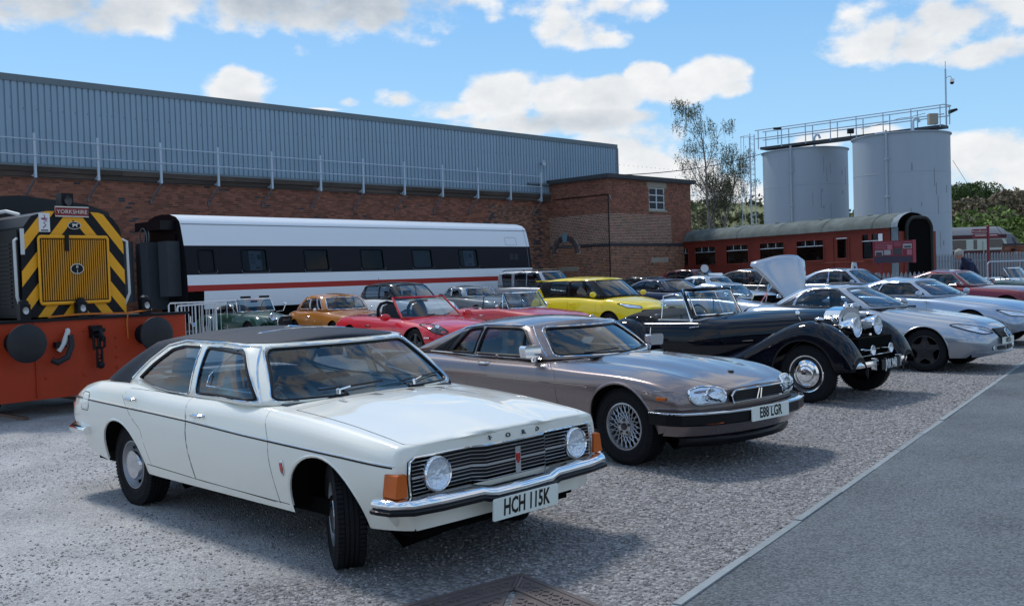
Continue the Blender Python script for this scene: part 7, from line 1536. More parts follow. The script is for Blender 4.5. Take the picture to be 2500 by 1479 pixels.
# ================================================================ dark red carriage in front of the silos
def carriage():
    a = R(-30.5); E = Vector((math.sin(a), math.cos(a), 0)); Nn = Vector((-E.y, E.x, 0)); Nn = -Nn if Nn.y > 0 else Nn     # outward towards the camera
    t = thing('railway_carriage', 'dark red railway carriage with weathered grey roof in front of silos', 'railway carriage', (15.25, 38.9, 0)); Lc = 13.0
    P = lambda s, o, z: E*s+Nn*o+Vector((0, 0, z)); red = mat('carriage_red', (.165, .028, .018), rough=.6, var=.22, vscale=1.1, bump=.1); rf = mat('weathered_roof', (.115, .135, .128), rough=.9, var=.5, vscale=2.2, bump=.7, bscale=9)
    zc = 3.12
    wins = [(.62, 1.42, 'door2'), (2.20, 2.72, 'door'), (3.45, 4.98, 'w'), (5.72, 7.22, 'w'), (7.96, 9.46, 'w'), (10.2, 11.7, 'w'), (12.2, 12.9, 'w')]; Z = {'w': (1.90, 2.80), 'door': (1.95, 2.78), 'door2': (1.88, 2.92)}
    xs = [0]+[q for w in wins for q in w[:2]]+[Lc]
    def quad(s0, s1, z0, z1, m, nm, o=0, par=None): mb = MB(); mb.add([P(s0, o, z0), P(s1, o, z0), P(s1, o, z1), P(s0, o, z1)], [(0, 1, 2, 3)]); return mb.build(nm, m, par or t)
    for i in range(len(xs)-1):
        if i % 2: w = wins[i//2]; z0, z1 = Z[w[2]]; quad(xs[i], xs[i+1], .95, z0, red, 'side_panel'); quad(xs[i], xs[i+1], z1, zc, red, 'side_panel')
        else: quad(xs[i], xs[i+1], .95, zc, red, 'side_panel')
    cur = mat('grey_curtain', (.36, .40, .42), rough=.8); 
    for s0, s1, k in wins:
        z0, z1 = Z[k]; fr = fillet([(s0, z0), (s1, z0), (s1, z1), (s0, z1)], .09); mb = MB(); mb.tube([P(s, .008, z) for s, z in fr], .022, 5, True); f = mb.build('window', red, t)
        quad(s0-.02, s1+.02, z0-.02, z1+.02, GLASSD, 'pane', -.03, f); quad(s0-.34, s1+.34, z0-.5, z1+.2, UNDER, 'window_back', -.5, f)
        if k == 'w':
            zb = z1-.26
            mb = MB(); mb.tube([P(s0, .0, zb), P(s1, .0, zb)], .016, 5); mb.tube([P((2*s0+s1)/3, .0, zb), P((2*s0+s1)/3, .0, z1)], .014, 5); mb.tube([P((s0+2*s1)/3, 0, zb), P((s0+2*s1)/3, 0, z1)], .014, 5); mb.build('window_bar', GALV, f)
            for q in range(3): w_ = (s1-s0)/3; mb = MB(); mb.prism([(s0+q*w_+.06, z1-.20+random.uniform(-.03, .03)), (s0+(q+1)*w_-.05, z1-.22), (s0+(q+1)*w_-.05, z1-.04), (s0+q*w_+.06, z1-.05)], (0, .01), frame(P(0, -.25, 0), E, (0, 0, 1))); mb.build('curtain', cur, f)
            mb = MB(); mb.prism([(s0+.55, z0+.04), (s0+.75, z0+.04), (s0+.68, z0+.20)], (0, .12), frame(P(0, -.35, 0), E, (0, 0, 1))); mb.build('table_lamp', cur, f)
        elif k == 'door2':
            mb = MB(); mb.tube([P(s0, .01, z1-.30), P(s1, .01, z1-.30)], .018, 5); mb.build('window_bar', GALV, f); mb = MB(); mb.box(P((s0+s1)/2, .0, z1-.14), (.16, .04, .26), rz=-a+R(90)); mb.build('window_mullion', red, f)
        else: mb = MB(); mb.tube([P(s0-.02, .02, z1+.02), P(s1+.02, .02, z1+.02)], .02, 5); mb.build('drip_strip', GALV, f)
    for s in (2.05, 2.9): mb = MB(); mb.tube([P(s, .006, 1.0), P(s, .006, 2.85)], .007, 4); mb.build('door_gap', UNDER, t)
    mb = MB(); mb.tube([P(1.9, .03, 1.75), P(1.9, .06, 1.6), P(1.9, .03, 1.45)], .014, 5); mb.build('door_handle', GALV, t)
    mb = MB(); mb.tube([P(.1, .012, 1.80), P(Lc, .012, 1.80)], .010, 4); mb.tube([P(.0, .015, 3.02), P(Lc, .015, 3.02)], .018, 4); mb.build('waist_beading', red, t)
    # roof: arc section
    W_ = 2.30; arc = [(.05, zc)]+[(-W_/2+(W_/2+.04)*math.cos(q), zc-.02+.64*math.sin(q)**.85) for q in [PI*k/16 for k in range(1, 16)]]+[(-W_-.05, zc)]
    mb = MB(); n = 26; mb.grid([[P(-.05+(Lc+.05)*k/n, o+random.uniform(-.006, .006), z+random.uniform(-.008, .008)) for o, z in arc] for k in range(n+1)]); o_ = mb.build('roof', rf, t, ang=60)
    for s in (1.6, 4.2, 6.8, 9.4, 12): mb = MB(); mb.lathe([(.13, 0), (.12, .07), (.05, .12), (0, .12)], 12, Matrix.Translation(P(s, -.75, 3.66))); mb.build('roof_vent', rf, t)
    for s in (.9, 3.5, 6.1, 8.7, 11.3): mb = MB(); mb.tube([P(s, o, z+.006) for o, z in arc], .014, 4); mb.build('roof_seam', rf, t)
    # near end with dark gangway
    e = [(o, z) for o, z in arc]+[(-W_, .95), (0, .95)]; mb = MB(); mb.add([P(.0, o, z) for o, z in e], [tuple(range(len(e)))]); mb.build('end_wall', UNDER, t)
    mb = MB(); mb.grid([[P(s, o, z) for o, z in arc[:9]] for s in (-.02, -.34)]); 
    mb.grid([[P(s, .0 if i == 0 else 0, z) for i, z in enumerate((.95, zc))] for s in (0, -.34)]); mb.build('end_hood', mat('end_paint', (.17, .22, .25), rough=.7, var=.3), t)
    fr_ = fillet([(-1.95, .95), (-.40, .95), (-.40, 3.2), (-.70, 3.50), (-1.65, 3.50), (-1.95, 3.2)], .2); mb = MB(); mb.tube([P(-.42, o, z) for o, z in fr_], .07, 6, True); mb.build('gangway_frame', mat('gangway_olive', (.022, .024, .022), rough=.8), t)
    mb = MB(); mb.add([P(-.40, o, z) for o, z in fr_], [tuple(range(len(fr_)))]); mb.build('gangway_door', UNDER, t)
    mb = MB(); mb.add([P(-.36, 0, .9), P(-.36, -2.3, .9), P(-.36, -2.3, 2.95), P(-.36, 0, 2.95)], [(0, 1, 2, 3)]); mb.build('end_panel', red, t)
    mb = MB(); mb.box(P(.5, .02, 2.72), (.012, .20, .36), rz=math.atan2(Nn.y, Nn.x)); mb.build('notice', P_WHITE2, t)
    mb = MB(); mb.add([P(0, -W_, .95), P(Lc, -W_, .95), P(Lc, -W_, zc), P(0, -W_, zc)], [(0, 1, 2, 3)]); mb.build('far_side', red, t)
    mb = MB(); mb.add([P(s, o, z) for s, o, z in ((0, 0, .5), (Lc, 0, .5), (Lc, 0, .95), (0, 0, .95))], [(0, 1, 2, 3)]); mb.build('solebar', UNDER, t)
carriage()
# ================================================================ yellow and black shunting locomotive
def clip_half(poly, a, b, c):      # keep a*x+b*y <= c
    out = []; n = len(poly)
    for i in range(n):
        p, q = poly[i], poly[(i+1) % n]; fp, fq = a*p[0]+b*p[1]-c, a*q[0]+b*q[1]-c
        if fp <= 0: out.append(p)
        if fp*fq < 0: t = fp/(fp-fq); out.append((p[0]+(q[0]-p[0])*t, p[1]+(q[1]-p[1])*t))
    return out
def loco():
    t = thing('shunting_locomotive', 'black diesel shunter with yellow chevron nose and red buffer beam', 'locomotive', (-5.64, 12.72, 0), R(-40))
    red = mat('beam_red', (.36, .034, .006), rough=.55, var=.18, vscale=3, bump=.15, bscale=12); yel = mat('warning_yellow', (.78, .35, .012), rough=.42, var=.06); blk = mat('loco_black', (.006, .007, .010), rough=.42, spec=.2); gry = mat('buffer_grey', (.020, .021, .024), rough=.5, metal=.2, var=.2); wh = mat('handrail_white', (.55, .56, .55), rough=.5)
    F_ = frame((0, 0, 0), (0, 1, 0), (0, 0, 1))    # local (y, z) -> face plane, thickness along +x
    Y0 = .0
    def pl(poly, x0, x1, m, nm, par=None): mb = MB(); mb.prism(poly, (x0, x1), F_); return mb.build(nm, m, par or t)
    # buffer beam
    b = pl([(-2.6, .74), (-1.35, .74), (-1.20, .56), (1.50, .56), (1.50, 1.34), (-2.6, 1.34)], -.04, 0, red, 'buffer_beam')
    mb = MB(); mb.box((-.02, -.5, 1.355), (.09, 4.1, .03)); mb.build('beam_edge', blk, b)
    for y in (.78, 1.02, 1.25, .45):
        for z in (.72, .86, 1.0, 1.12): mb = MB(); mb.ball((.0, y, z), .018, 8, 6); mb.build('rivet', red, b)
    for y in (-1.2, -.5, .0):
        for z in (.66, 1.24): mb = MB(); mb.ball((0, y, z), .018, 8, 6); mb.build('rivet', red, b)
    mb = MB(); mb.box((.012, -.62, .95), (.02, .012, .74)); mb.build('plate_seam', red, b)
    for y in (-.86, .86):
        Mx = Matrix.Translation((0, y, 1.06)) @ Matrix.Rotation(R(90), 4, 'Y'); mb = MB(); mb.lathe([(.14, 0), (.13, .05), (.09, .06), (.085, .30)], 24, Mx); s = mb.build('buffer', blk, t); mb = MB(); mb.lathe([(.0, .29), (.21, .30), (.238, .32), (.238, .345), (.20, .37), (.12, .39), (0, .398)], 40, Mx); mb.build('buffer_head', gry, s)
    mb = MB(); mb.box((.03, .16, 1.14), (.06, .16, .16)); mb.tube([(.05, .16, 1.14), (.16, .16, 1.14), (.20, .16, 1.08), (.17, .16, 1.03)], .03, 8); mb.tube([(.10, .08, 1.16), (.12, .24, 1.16)], .025, 8); h = mb.build('draw_hook', blk, t)
    for k, (y, z) in enumerate(((.12, 1.0), (.20, 1.0), (.16, .86), (.16, .76))): mb = MB(); mb.tube([(.11, y-.03, z+.09), (.12, y+.03, z+.06), (.12, y+.03, z-.06), (.11, y-.03, z-.09)], .018, 6, True); mb.build('chain_link', blk, h)
    mb = MB(); mb.ball((.12, .17, .70), .05, 10, 8); mb.build('chain_weight', blk, h)
    mb = MB(); mb.tube([(.05, -.22, 1.18), (.09, -.24, 1.16), (.10, -.30, 1.02), (.08, -.36, .92)], .032, 8); v = mb.build('brake_pipe', wh, t); mb = MB(); mb.tube([(.12, -.22, 1.12), (.14, -.22, .98), (.14, -.28, .84), (.12, -.40, .78), (.10, -.46, .82)], .04, 8); mb.build('hose', gry, v); mb = MB(); mb.box((.06, -.33, 1.0), (.09, .14, .07)); mb.build('bracket', blk, v)
    # running plate and hood
    mb = MB(); mb.box((-3.2, 0, 1.33), (6.3, 2.7, .05)); mb.build('running_plate', blk, t)
    hw, z0, z1 = .69, 1.385, 2.46; out = [(Y0-hw, z0), (Y0+hw, z0), (Y0+hw*.985, 2.12), (Y0+hw*.93, 2.30), (Y0+hw*.78, 2.41), (Y0+hw*.5, z1), (Y0, z1+.012), (Y0-hw*.5, z1), (Y0-hw*.78, 2.41), (Y0-hw*.93, 2.30), (Y0-hw*.985, 2.12)]
    body = pl(out, -1.85, -.13, blk, 'bonnet_casing'); face = body
    # chevrons: yellow bands on the black front
    def band(c0, sgn):     # between z = c0 + slope*|y-Y0| lines, falling outwards
        P = clip_half(out, 0, 0, 1); P = clip_half(P, -sgn, 0, -sgn*Y0); sl = 1.0; w = .155
        P = clip_half(P, sl*sgn, 1, c0+w+sl*sgn*Y0); P = clip_half(P, -sl*sgn, -1, -(c0+sl*sgn*Y0)); return P
    for c0 in (1.42, 1.74, 2.06, 2.38, 2.70, 3.02):
        for sg in (-1, 1):
            P = band(c0, sg)
            if len(P) > 2: pl(P, -.13, -.127, yel, 'chevron_stripe')
    # grille
    gy, gz0, gz1 = .46, 1.52, 2.20; G0 = Y0-.02
    g = pl(fillet([(G0-gy, gz0), (G0+gy, gz0), (G0+gy, gz1), (G0-gy, gz1)], .02), -.127, -.10, mat('grille_dark', (.02, .014, .008), rough=.8), 'radiator_grille')
    sm = MB().box((0, 0, 0), (.012, .014, gz1-gz0-.05)).mesh('grille_slat', mat('grille_gold', (.60, .25, .012), rough=.5))
    for k in range(29): link('grille_slat', sm, g, (-.092, G0-gy+.045+k*(2*gy-.09)/28, (gz0+gz1)/2))
    mb = MB(); mb.tube([(-.09, y, z) for y, z in fillet([(G0-gy, gz0), (G0+gy, gz0), (G0+gy, gz1), (G0-gy, gz1)], .03)], .017, 5, True); mb.build('grille_frame', yel, g)
    def oval(y, z, a, b_, m, x0, x1, nm, par): return pl([(y+a*math.cos(q), z+b_*math.sin(q)) for q in [2*PI*k/24 for k in range(24)]], x0, x1, m, nm, par)
    cream = mat('cream_lettering', (.62, .60, .52), rough=.5)
    for (y, z, a, b_) in ((G0+.02, 1.87, .088, .054), (G0+.03, 2.32, .088, .040)):
        p = oval(y, z, a, b_, cream, -.08 if z < 2 else -.126, -.072 if z < 2 else -.118, 'oval_badge', t); oval(y, z, a*.9, b_*.86, blk, -.072 if z < 2 else -.118, -.070 if z < 2 else -.116, 'badge_field', p)
        if z < 2: text_obj('B', .056, cream, p, frame((-.069, y, z+.020), (0, 1, 0), (0, 0, 1)), 'badge_letter'); text_obj('J', .056, cream, p, frame((-.069, y, z-.026), (0, 1, 0), (0, 0, 1)), 'badge_letter')
        else: mb = MB(); mb.prism([(-.05, .012), (-.03, .014), (-.025, -.018), (-.015, -.018), (-.012, -.002), (.022, -.002), (.026, -.018), (.036, -.018), (.034, .006), (.05, .016), (.045, .022), (.02, .014), (-.02, .018)], (0, .002), frame((-.115, y, z), (0, 1, 0), (0, 0, 1))); mb.build('horse_emblem', cream, p)
    mb = MB(); mb.box((-.08, G0-.10, 2.14), (.03, .05, .17)); mb.build('grille_latch', blk, g)
    nb = pl([(G0-.22, 2.415), (G0+.22, 2.415), (G0+.22, 2.505), (G0-.22, 2.505)], -.125, -.105, mat('maroon_board', (.20, .018, .025), rough=.4), 'headboard'); mb = MB(); mb.tube([(-.104, y, z) for y, z in ((G0-.222, 2.412), (G0+.222, 2.412), (G0+.222, 2.508), (G0-.222, 2.508))], .006, 4, True); mb.build('board_edge', cream, nb)
    text_obj('YORKSHIRE', .075, cream, nb, frame((-.104, G0, 2.458), (0, 1, 0), (0, 0, 1)), 'headboard_lettering', sx=1.02, spacing=1.02)
    ws = pl([(G0-.43, 2.25), (G0-.29, 2.25), (G0-.29, 2.44), (G0-.43, 2.44)], -.126, -.118, mat('sign_white', (.68, .68, .68), rough=.5), 'warning_sign'); mb = MB(); mb.tube([(-.116, G0-.36+y, 2.35+z) for y, z in ((.0, .07), (.01, .045), (-.03, .03), (.035, .015), (-.01, -.01), (.02, -.03), (-.02, -.06))], .006, 4); mb.tube([(-.116, G0-.40, 2.385), (-.116, G0-.32, 2.385)], .005, 4); mb.build('electric_flash', mat('flash_purple', (.28, .04, .12), rough=.5), ws)
    mb = MB(); mb.box((-.116, G0-.36, 2.265), (.003, .09, .012)); mb.build('sign_text_bar', blk, ws)
    pl([(Y0-hw+.0, 2.02), (Y0-hw+.05, 2.02), (Y0-hw+.05, 2.28), (Y0-hw, 2.28)], -.126, -.120, wh, 'small_notice')
    mb = MB(); mb.box((-.30, G0-.0, 2.56), (.16, .16, .20)); l = mb.build('top_lamp', blk, t); mb = MB(); mb.lathe([(.055, 0), (.05, .03), (0, .02)], 18, Matrix.Translation((-.22, G0, 2.58)) @ Matrix.Rotation(R(90), 4, 'Y')); mb.build('lamp_glass', DALLOY, l)
    for y in (-.73, .0, .90):
        mb = MB(); mb.box((-.02, y, 1.44), (.10, .13, .17)); mb.lathe([(.065, 0), (.06, .03), (.03, .05)], 14, Matrix.Translation((-.02, y, 1.52))); l = mb.build('marker_lamp', blk, t); mb = MB(); mb.lathe([(.04, 0), (.035, .02), (0, .012)], 16, Matrix.Translation((.03, y, 1.46)) @ Matrix.Rotation(R(90), 4, 'Y')); mb.build('lamp_glass', ALLOY, l)
    org = mat('orange_rope', (.50, .14, .02), rough=.8); mb = MB(); mb.tube([(.02, -.45, 1.385), (.03, 0, 1.40), (.03, .6, 1.385), (.02, .98, 1.41)], .010, 5); mb.tube([(.03, .62, 1.39), (.035, .60, 1.26), (.03, .61, 1.10)], .010, 5); mb.build('orange_cord', org, t)
    # handrails, bonnet side doors with louvres
    for y in (Y0-hw-.07, Y0+hw+.05): mb = MB(); mb.tube([(-.18, y+.05*(1 if y < 0 else -1), 2.18), (-.14, y, 2.16), (-.12, y, 1.60), (-.16, y+.06*(1 if y < 0 else -1), 1.46)], .018, 6); mb.build('handrail', wh, t)
    mb = MB(); mb.tube([(-.2, Y0-hw+.04, 2.42), (-.35, Y0-hw-.06, 2.46), (-2.4, Y0-hw-.06, 2.46)], .018, 6); mb.build('handrail', wh, t)
    for k in range(2):
        x = -.40-.76*k; mb = MB(); mb.box((x-.12, Y0-hw-.012, 1.84), (.70, .02, .86)); d = mb.build('side_door', blk, t)
        for j in range(16): mb = MB(); mb.box((x-.12, Y0-hw-.028, 1.50+.042*j), (.30, .018, .014)); mb.build('louvre', gry, d)
    # cab
    cabp = [(-1.28, 1.36), (1.28, 1.36), (1.28, 2.46), (1.22, 2.55), (.9, 2.63), (0, 2.69), (-.9, 2.63), (-1.22, 2.55), (-1.28, 2.46)]
    cab = pl(cabp, -5.6, -1.80, blk, 'cab'); pl([(-1.40, 2.44), (1.36, 2.44), (1.30, 2.57), (.95, 2.66), (0, 2.73), (-.95, 2.66), (-1.30, 2.57)], -5.8, -1.68, mat('cab_roof', (.02, .022, .025), rough=.7), 'cab_roof')
    wg = mat('cab_glass', (.10, .115, .12), rough=.15, spec=.7)
    for y0_, y1_, za, zb in ((-1.1, -.65, 2.50, 2.56), (-.50, -.05, 2.58, 2.60), (.26, .70, 2.60, 2.58), (.80, 1.14, 2.55, 2.49)): w = pl(fillet([(y0_, 2.30), (y1_, 2.30), (y1_, zb), (y0_, za)], .05), -1.80, -1.78, wg, 'cab_window')
    for k in range(3):
        for y in (-.75, .75): mb = MB(); mb.lathe([(0, -.06), (.42, -.06), (.42, .06), (0, .06)], 28, Matrix.Translation((-1.2-1.7*k, y, .78)) @ Matrix.Rotation(R(90), 4, 'X')); mb.build('wheel', UNDER, t)
    mb = MB(); mb.box((-3.2, 0, .95), (6.2, 1.5, .5)); mb.build('frame_unit', UNDER, t)
    fz = lambda z: 1.30+(z-1.385)*1.265 if z > 1.34 else .26+(z-.56)*1.30
    def walk(o):
        for c in list(o.children):
            walk(c)
            if c.type != 'MESH': continue
            if c.matrix_basis != Matrix.Identity(4): c.location.z = fz(c.location.z); c.scale.z *= 1.25 if c.name.startswith('grille_slat') else 1; continue
            if any(c.name.startswith(q) for q in ('buffer_head', 'buffer', 'draw_hook', 'chain', 'brake', 'hose', 'bracket', 'rivet')) and not c.name.startswith('buffer_beam'):
                for v in c.data.vertices: v.co.z -= .06 if not c.name.startswith('rivet') else .14
            else:
                for v in c.data.vertices: v.co.z = fz(v.co.z)
    walk(t)
loco()
mb = MB(); c_, s_ = math.cos(R(-40)), math.sin(R(-40))
for y in (-.72, .72): p = Vector((-5.64, 12.72, 0)); d_ = Vector((c_, s_, 0)); n_ = Vector((-s_, c_, 0)); a = p+n_*y-d_*.1; b = p+n_*y-d_*14; mb.add([tuple(a+n_*.035), tuple(a-n_*.035), tuple(b-n_*.035), tuple(b+n_*.035)]+[tuple(q+Vector((0, 0, .05))) for q in (a+n_*.03, a-n_*.03, b-n_*.03, b+n_*.03)], [(4, 5, 6, 7), (0, 4, 7, 3), (1, 2, 6, 5), (0, 1, 5, 4)])
tag(mb.build('rail_track', mat('rusty_rail', (.12, .07, .05), rough=.7)), 'rusty rails under the yellow-nosed shunter', kind='structure')

# ================================================================ fences, signs, posts
PAL = mat('grey_palisade', (.20, .23, .26), rough=.6, var=.1)
def palisade(lab, p0, p1, h, n, mid=()):
    t = thing('palisade_fence', lab, 'fence', (0, 0, 0)); p0, p1 = Vector(p0), Vector(p1); d = (p1-p0).normalized(); rz = math.atan2(d.y, d.x); L_ = (p1-p0).length; st = L_/n
    mb = MB(); w = st*.36; mb.add([(-w, .0, 0), (-w*.4, -.04, 0), (w*.4, -.04, 0), (w, 0, 0), (-w, 0, h-.12), (-w*.4, -.04, h-.05), (w*.4, -.04, h-.05), (w, 0, h-.12), (0, -.03, h)], [(0, 1, 5, 4), (1, 2, 6, 5), (2, 3, 7, 6), (4, 5, 8), (5, 6, 8), (6, 7, 8)]); me = mb.mesh('fence_pale', PAL)
    for k in range(n): q = p0+d*st*(k+.5); o = link('fence_pale', me, t, (q.x, q.y, 0)); o.rotation_euler = (0, 0, rz+PI*(0))
    for z in (.4, h-.35): mb = MB(); mb.tube([p0+Vector((0, .06, z)), p1+Vector((0, .06, z))], .03, 4); mb.build('fence_rail', PAL, t)
    for k in range(int(L_/2.75)+1): q = p0+d*2.75*k; mb = MB(); mb.box((q.x, q.y+.08, h/2), (.07, .07, h)); mb.build('fence_post', PAL, t)
palisade('low grey palisade fence in front of the red carriage', (10.9, 36.6, 0), (15.6, 35.4, 0), 1.36, 32); palisade('taller grey palisade fence right of the carriage under the silo', (18.2, 43.2, 0), (24.4, 45.2, 0), 2.06, 40)
MAR = mat('maroon_sign', (.17, .018, .030), rough=.4)
def info():
    t = thing('information_board', 'maroon information board with pictures in front of the red carriage', 'information board', (14.45, 36.6, gz(14, 36)), R(-3)); Fm = frame((0, 0, 0), (1, 0, 0), (0, 0, 1))
    mb = MB(); mb.box((0, 0, 2.03), (1.56, .06, .84)); b = mb.build('board', MAR, t); mb = MB(); mb.box((.73, -.01, 2.03), (.12, .08, .86)); mb.build('board_edge', mat('pale_maroon', (.30, .05, .07), rough=.5), b)
    for x in (-.45, .45): mb = MB(); mb.box((x, .02, .9), (.08, .08, 1.5)); mb.build('post', MAR, t)
    mb = MB(); mb.add([(-.75, -.0335, 1.63), (.66, -.0335, 1.63), (.66, -.0335, 1.84), (-.45, -.0335, 1.88), (-.75, -.0335, 1.83)], [(0, 1, 2, 3, 4)]); mb.build('photo_strip', mat('dusky_print', (.04, .035, .06), rough=.5), b)
    pk = mat('pink_print', (.36, .13, .17), rough=.5); gr_ = mat('grey_print', (.30, .30, .32), rough=.5); dkp = mat('dark_print', (.05, .05, .06), rough=.5)
    for x0, z0, x1, z1, m in ((-.72, 1.90, -.42, 2.08, gr_), (-.69, 1.90, -.46, 2.03, dkp), (-.38, 1.92, -.14, 2.10, gr_), (-.26, 2.12, -.10, 2.30, pk), (-.02, 1.92, .27, 2.16, dkp), (.32, 2.14, .65, 2.32, gr_), (.36, 2.17, .62, 2.24, dkp), (.46, 1.90, .65, 2.10, pk), (-.09, 1.90, -.075, 2.42, pk), (.29, 1.90, .30, 2.42, pk)): mb = MB(); y = -.034 if m is not dkp else -.0355; mb.add([(x0, y, z0), (x1, y, z0), (x1, y, z1), (x0, y, z1)], [(0, 1, 2, 3)]); mb.build('picture', m, b)
    mb = MB(); [mb.box((xc, -.033, z), (w, .003, .018)) for xc, w, z in ((-.42, .6, 2.38), (-.45, .5, 2.31), (-.50, .42, 2.25), (-.50, .42, 2.19), (-.5, .42, 2.13), (.12, .28, 2.38), (.12, .28, 2.32), (.12, .26, 2.26), (.5, .3, 2.39))]; mb.build('text_line', pk, b)
info()
def finger():
    t = thing('finger_post', 'maroon finger post pointing left to the roundhouse, right of the silos', 'signpost', (19.67, 40.0, gz(19, 40)))
    mb = MB(); mb.tube([(0, 0, 0), (0, 0, 2.96)], .055, 10); mb.ball((0, 0, 2.97), .06, 10, 8); mb.build('post', MAR, t); cr = mat('sign_cream', (.55, .50, .46), rough=.5)
    for x0, x1, z, tx in ((-.66, .0, 2.80, 'Roundhouse'), (-.62, .0, 2.60, ''), (.0, .42, 2.60, '')):
        mb = MB(); mb.box(((x0+x1)/2, -.0, z), (x1-x0, .04, .17)); a = mb.build('sign_arm', MAR, t)
        if tx: text_obj(tx, .12, cr, a, frame((-.35, -.022, z), (1, 0, 0), (0, 0, 1)), 'lettering')
        else: mb = MB(); mb.box(((x0+x1)/2-.0, -.022, z+.02), ((x1-x0)*.75, .004, .035)); mb.build('text_line', cr, a)
finger()
def ticket():
    t = thing('bollard_meter', 'pale slim meter on a black post before the low palings', 'meter', (11.66, 33.0, gz(11, 33))); mb = MB(); mb.prism(fillet([(-.09, 1.22), (.09, 1.22), (.11, 1.35), (.07, 1.66), (-.06, 1.68), (-.11, 1.35)], .03), (-.06, .06), frame((0, 0, 0), (1, 0, 0), (0, 0, 1))); mb.build('housing', mat('pale_meter', (.45, .50, .54), rough=.5), t); mb = MB(); mb.box((0, 0, .6), (.13, .1, 1.24)); mb.box((.10, .02, 1.42), (.05, .12, .48)); mb.build('post', TRIM, t)
    mb = MB(); mb.box((0, .065 if 0 else -.062, 1.50), (.05, .004, .08)); mb.build('badge', TRIM, t)
ticket()
def disc():
    t = thing('round_sign', 'round white sign standing between the maroon hatchback and red carriage', 'sign', (7.45, 37.4, gz(7, 37))); M_ = Matrix.Translation((0, 0, 1.62)) @ Matrix.Rotation(R(90), 4, 'X')
    mb = MB(); mb.lathe([(0, 0), (.17, 0), (.17, .03), (0, .03)], 28, M_); mb.build('face', mat('sign_white2', (.62, .64, .66), rough=.5), t); mb = MB(); mb.tube([M_ @ Vector((.165*math.cos(a), .165*math.sin(a), .02)) for a in [2*PI*k/24 for k in range(24)]], .016, 5, True); mb.build('rim', TRIM, t); mb = MB(); mb.tube([(0, .02, 0), (0, .02, 1.5)], .03, 6); mb.build('post', TRIM, t)
disc()
def barrier(lab, p0, p1, h, m, n, rails=2):
    t = thing('crowd_barrier', lab, 'barrier', (0, 0, 0)); p0, p1 = Vector(p0), Vector(p1); up = lambda p, z: (p.x, p.y, p.z+z)
    mb = MB(); mb.tube([up(p0, .05), up(p0, h-.06), up(p0.lerp(p1, .02), h), up(p0.lerp(p1, .98), h), up(p1, h-.06), up(p1, .05)], .022, 6); mb.tube([up(p0, .18), up(p1, .18)], .018, 6); mb.build('frame', m, t)
    for k in range(1, n): q = p0.lerp(p1, k/n); mb = MB(); mb.tube([up(q, .18), up(q, h)], .009, 5); mb.build('upright', m, t)
wb = mat('barrier_white', (.55, .57, .60), rough=.5)
barrier('white crowd barrier nearest the locomotive buffer', (-7.45, 21.6, gz(0, 21)), (-7.20, 23.6, gz(0, 23)), 1.17, wb, 11); barrier('white crowd barrier behind the green sports roadster', (-9.3, 26.3, gz(0, 24)), (-7.55, 26.9, gz(0, 25)), 1.15, wb, 11)
barrier('grey steel barrier beside the bending person', (16.1, 32.8, gz(0, 32)), (18.6, 33.4, gz(0, 33)), 1.55, GALV, 2)
def rwall():
    t = thing('boundary_wall', 'low red brick boundary wall at far right edge', 'wall', (0, 0, 0)); t['bond'] = 'stretcher'; p = Vector((25.1, 49.6, 0)); q = Vector((33, 46.5, 0)); d = (q-p).normalized(); n = Vector((d.y, -d.x, 0)); L_ = (q-p).length
    mb = MB(); mb.box((p+q)/2+Vector((0, 0, 1.22))-n*.12, (L_, .22, 2.44), rz=math.atan2(d.y, d.x)); mb.build('core', MO_D, t)
    bricks(t, p.copy(), d, n, L_, 0.0, 2.40, [], lambda s, z: BR_O if random.random() < .5 else BR_R)
    k = 0
    while k*.9 < L_: c = p+d*(k*.9+.45)+Vector((0, 0, 2.48))-n*.10; mb = MB(); mb.box(c, (.88, .34, .08), rz=math.atan2(d.y, d.x)); mb.build('coping_stone', BR_K, t); k += 1
    mb = MB(); mb.box(p+d*.5+n*.1+Vector((0, 0, 2.2)), (.12, .16, .12)); mb.build('wall_lamp', TRIM, t)
rwall()
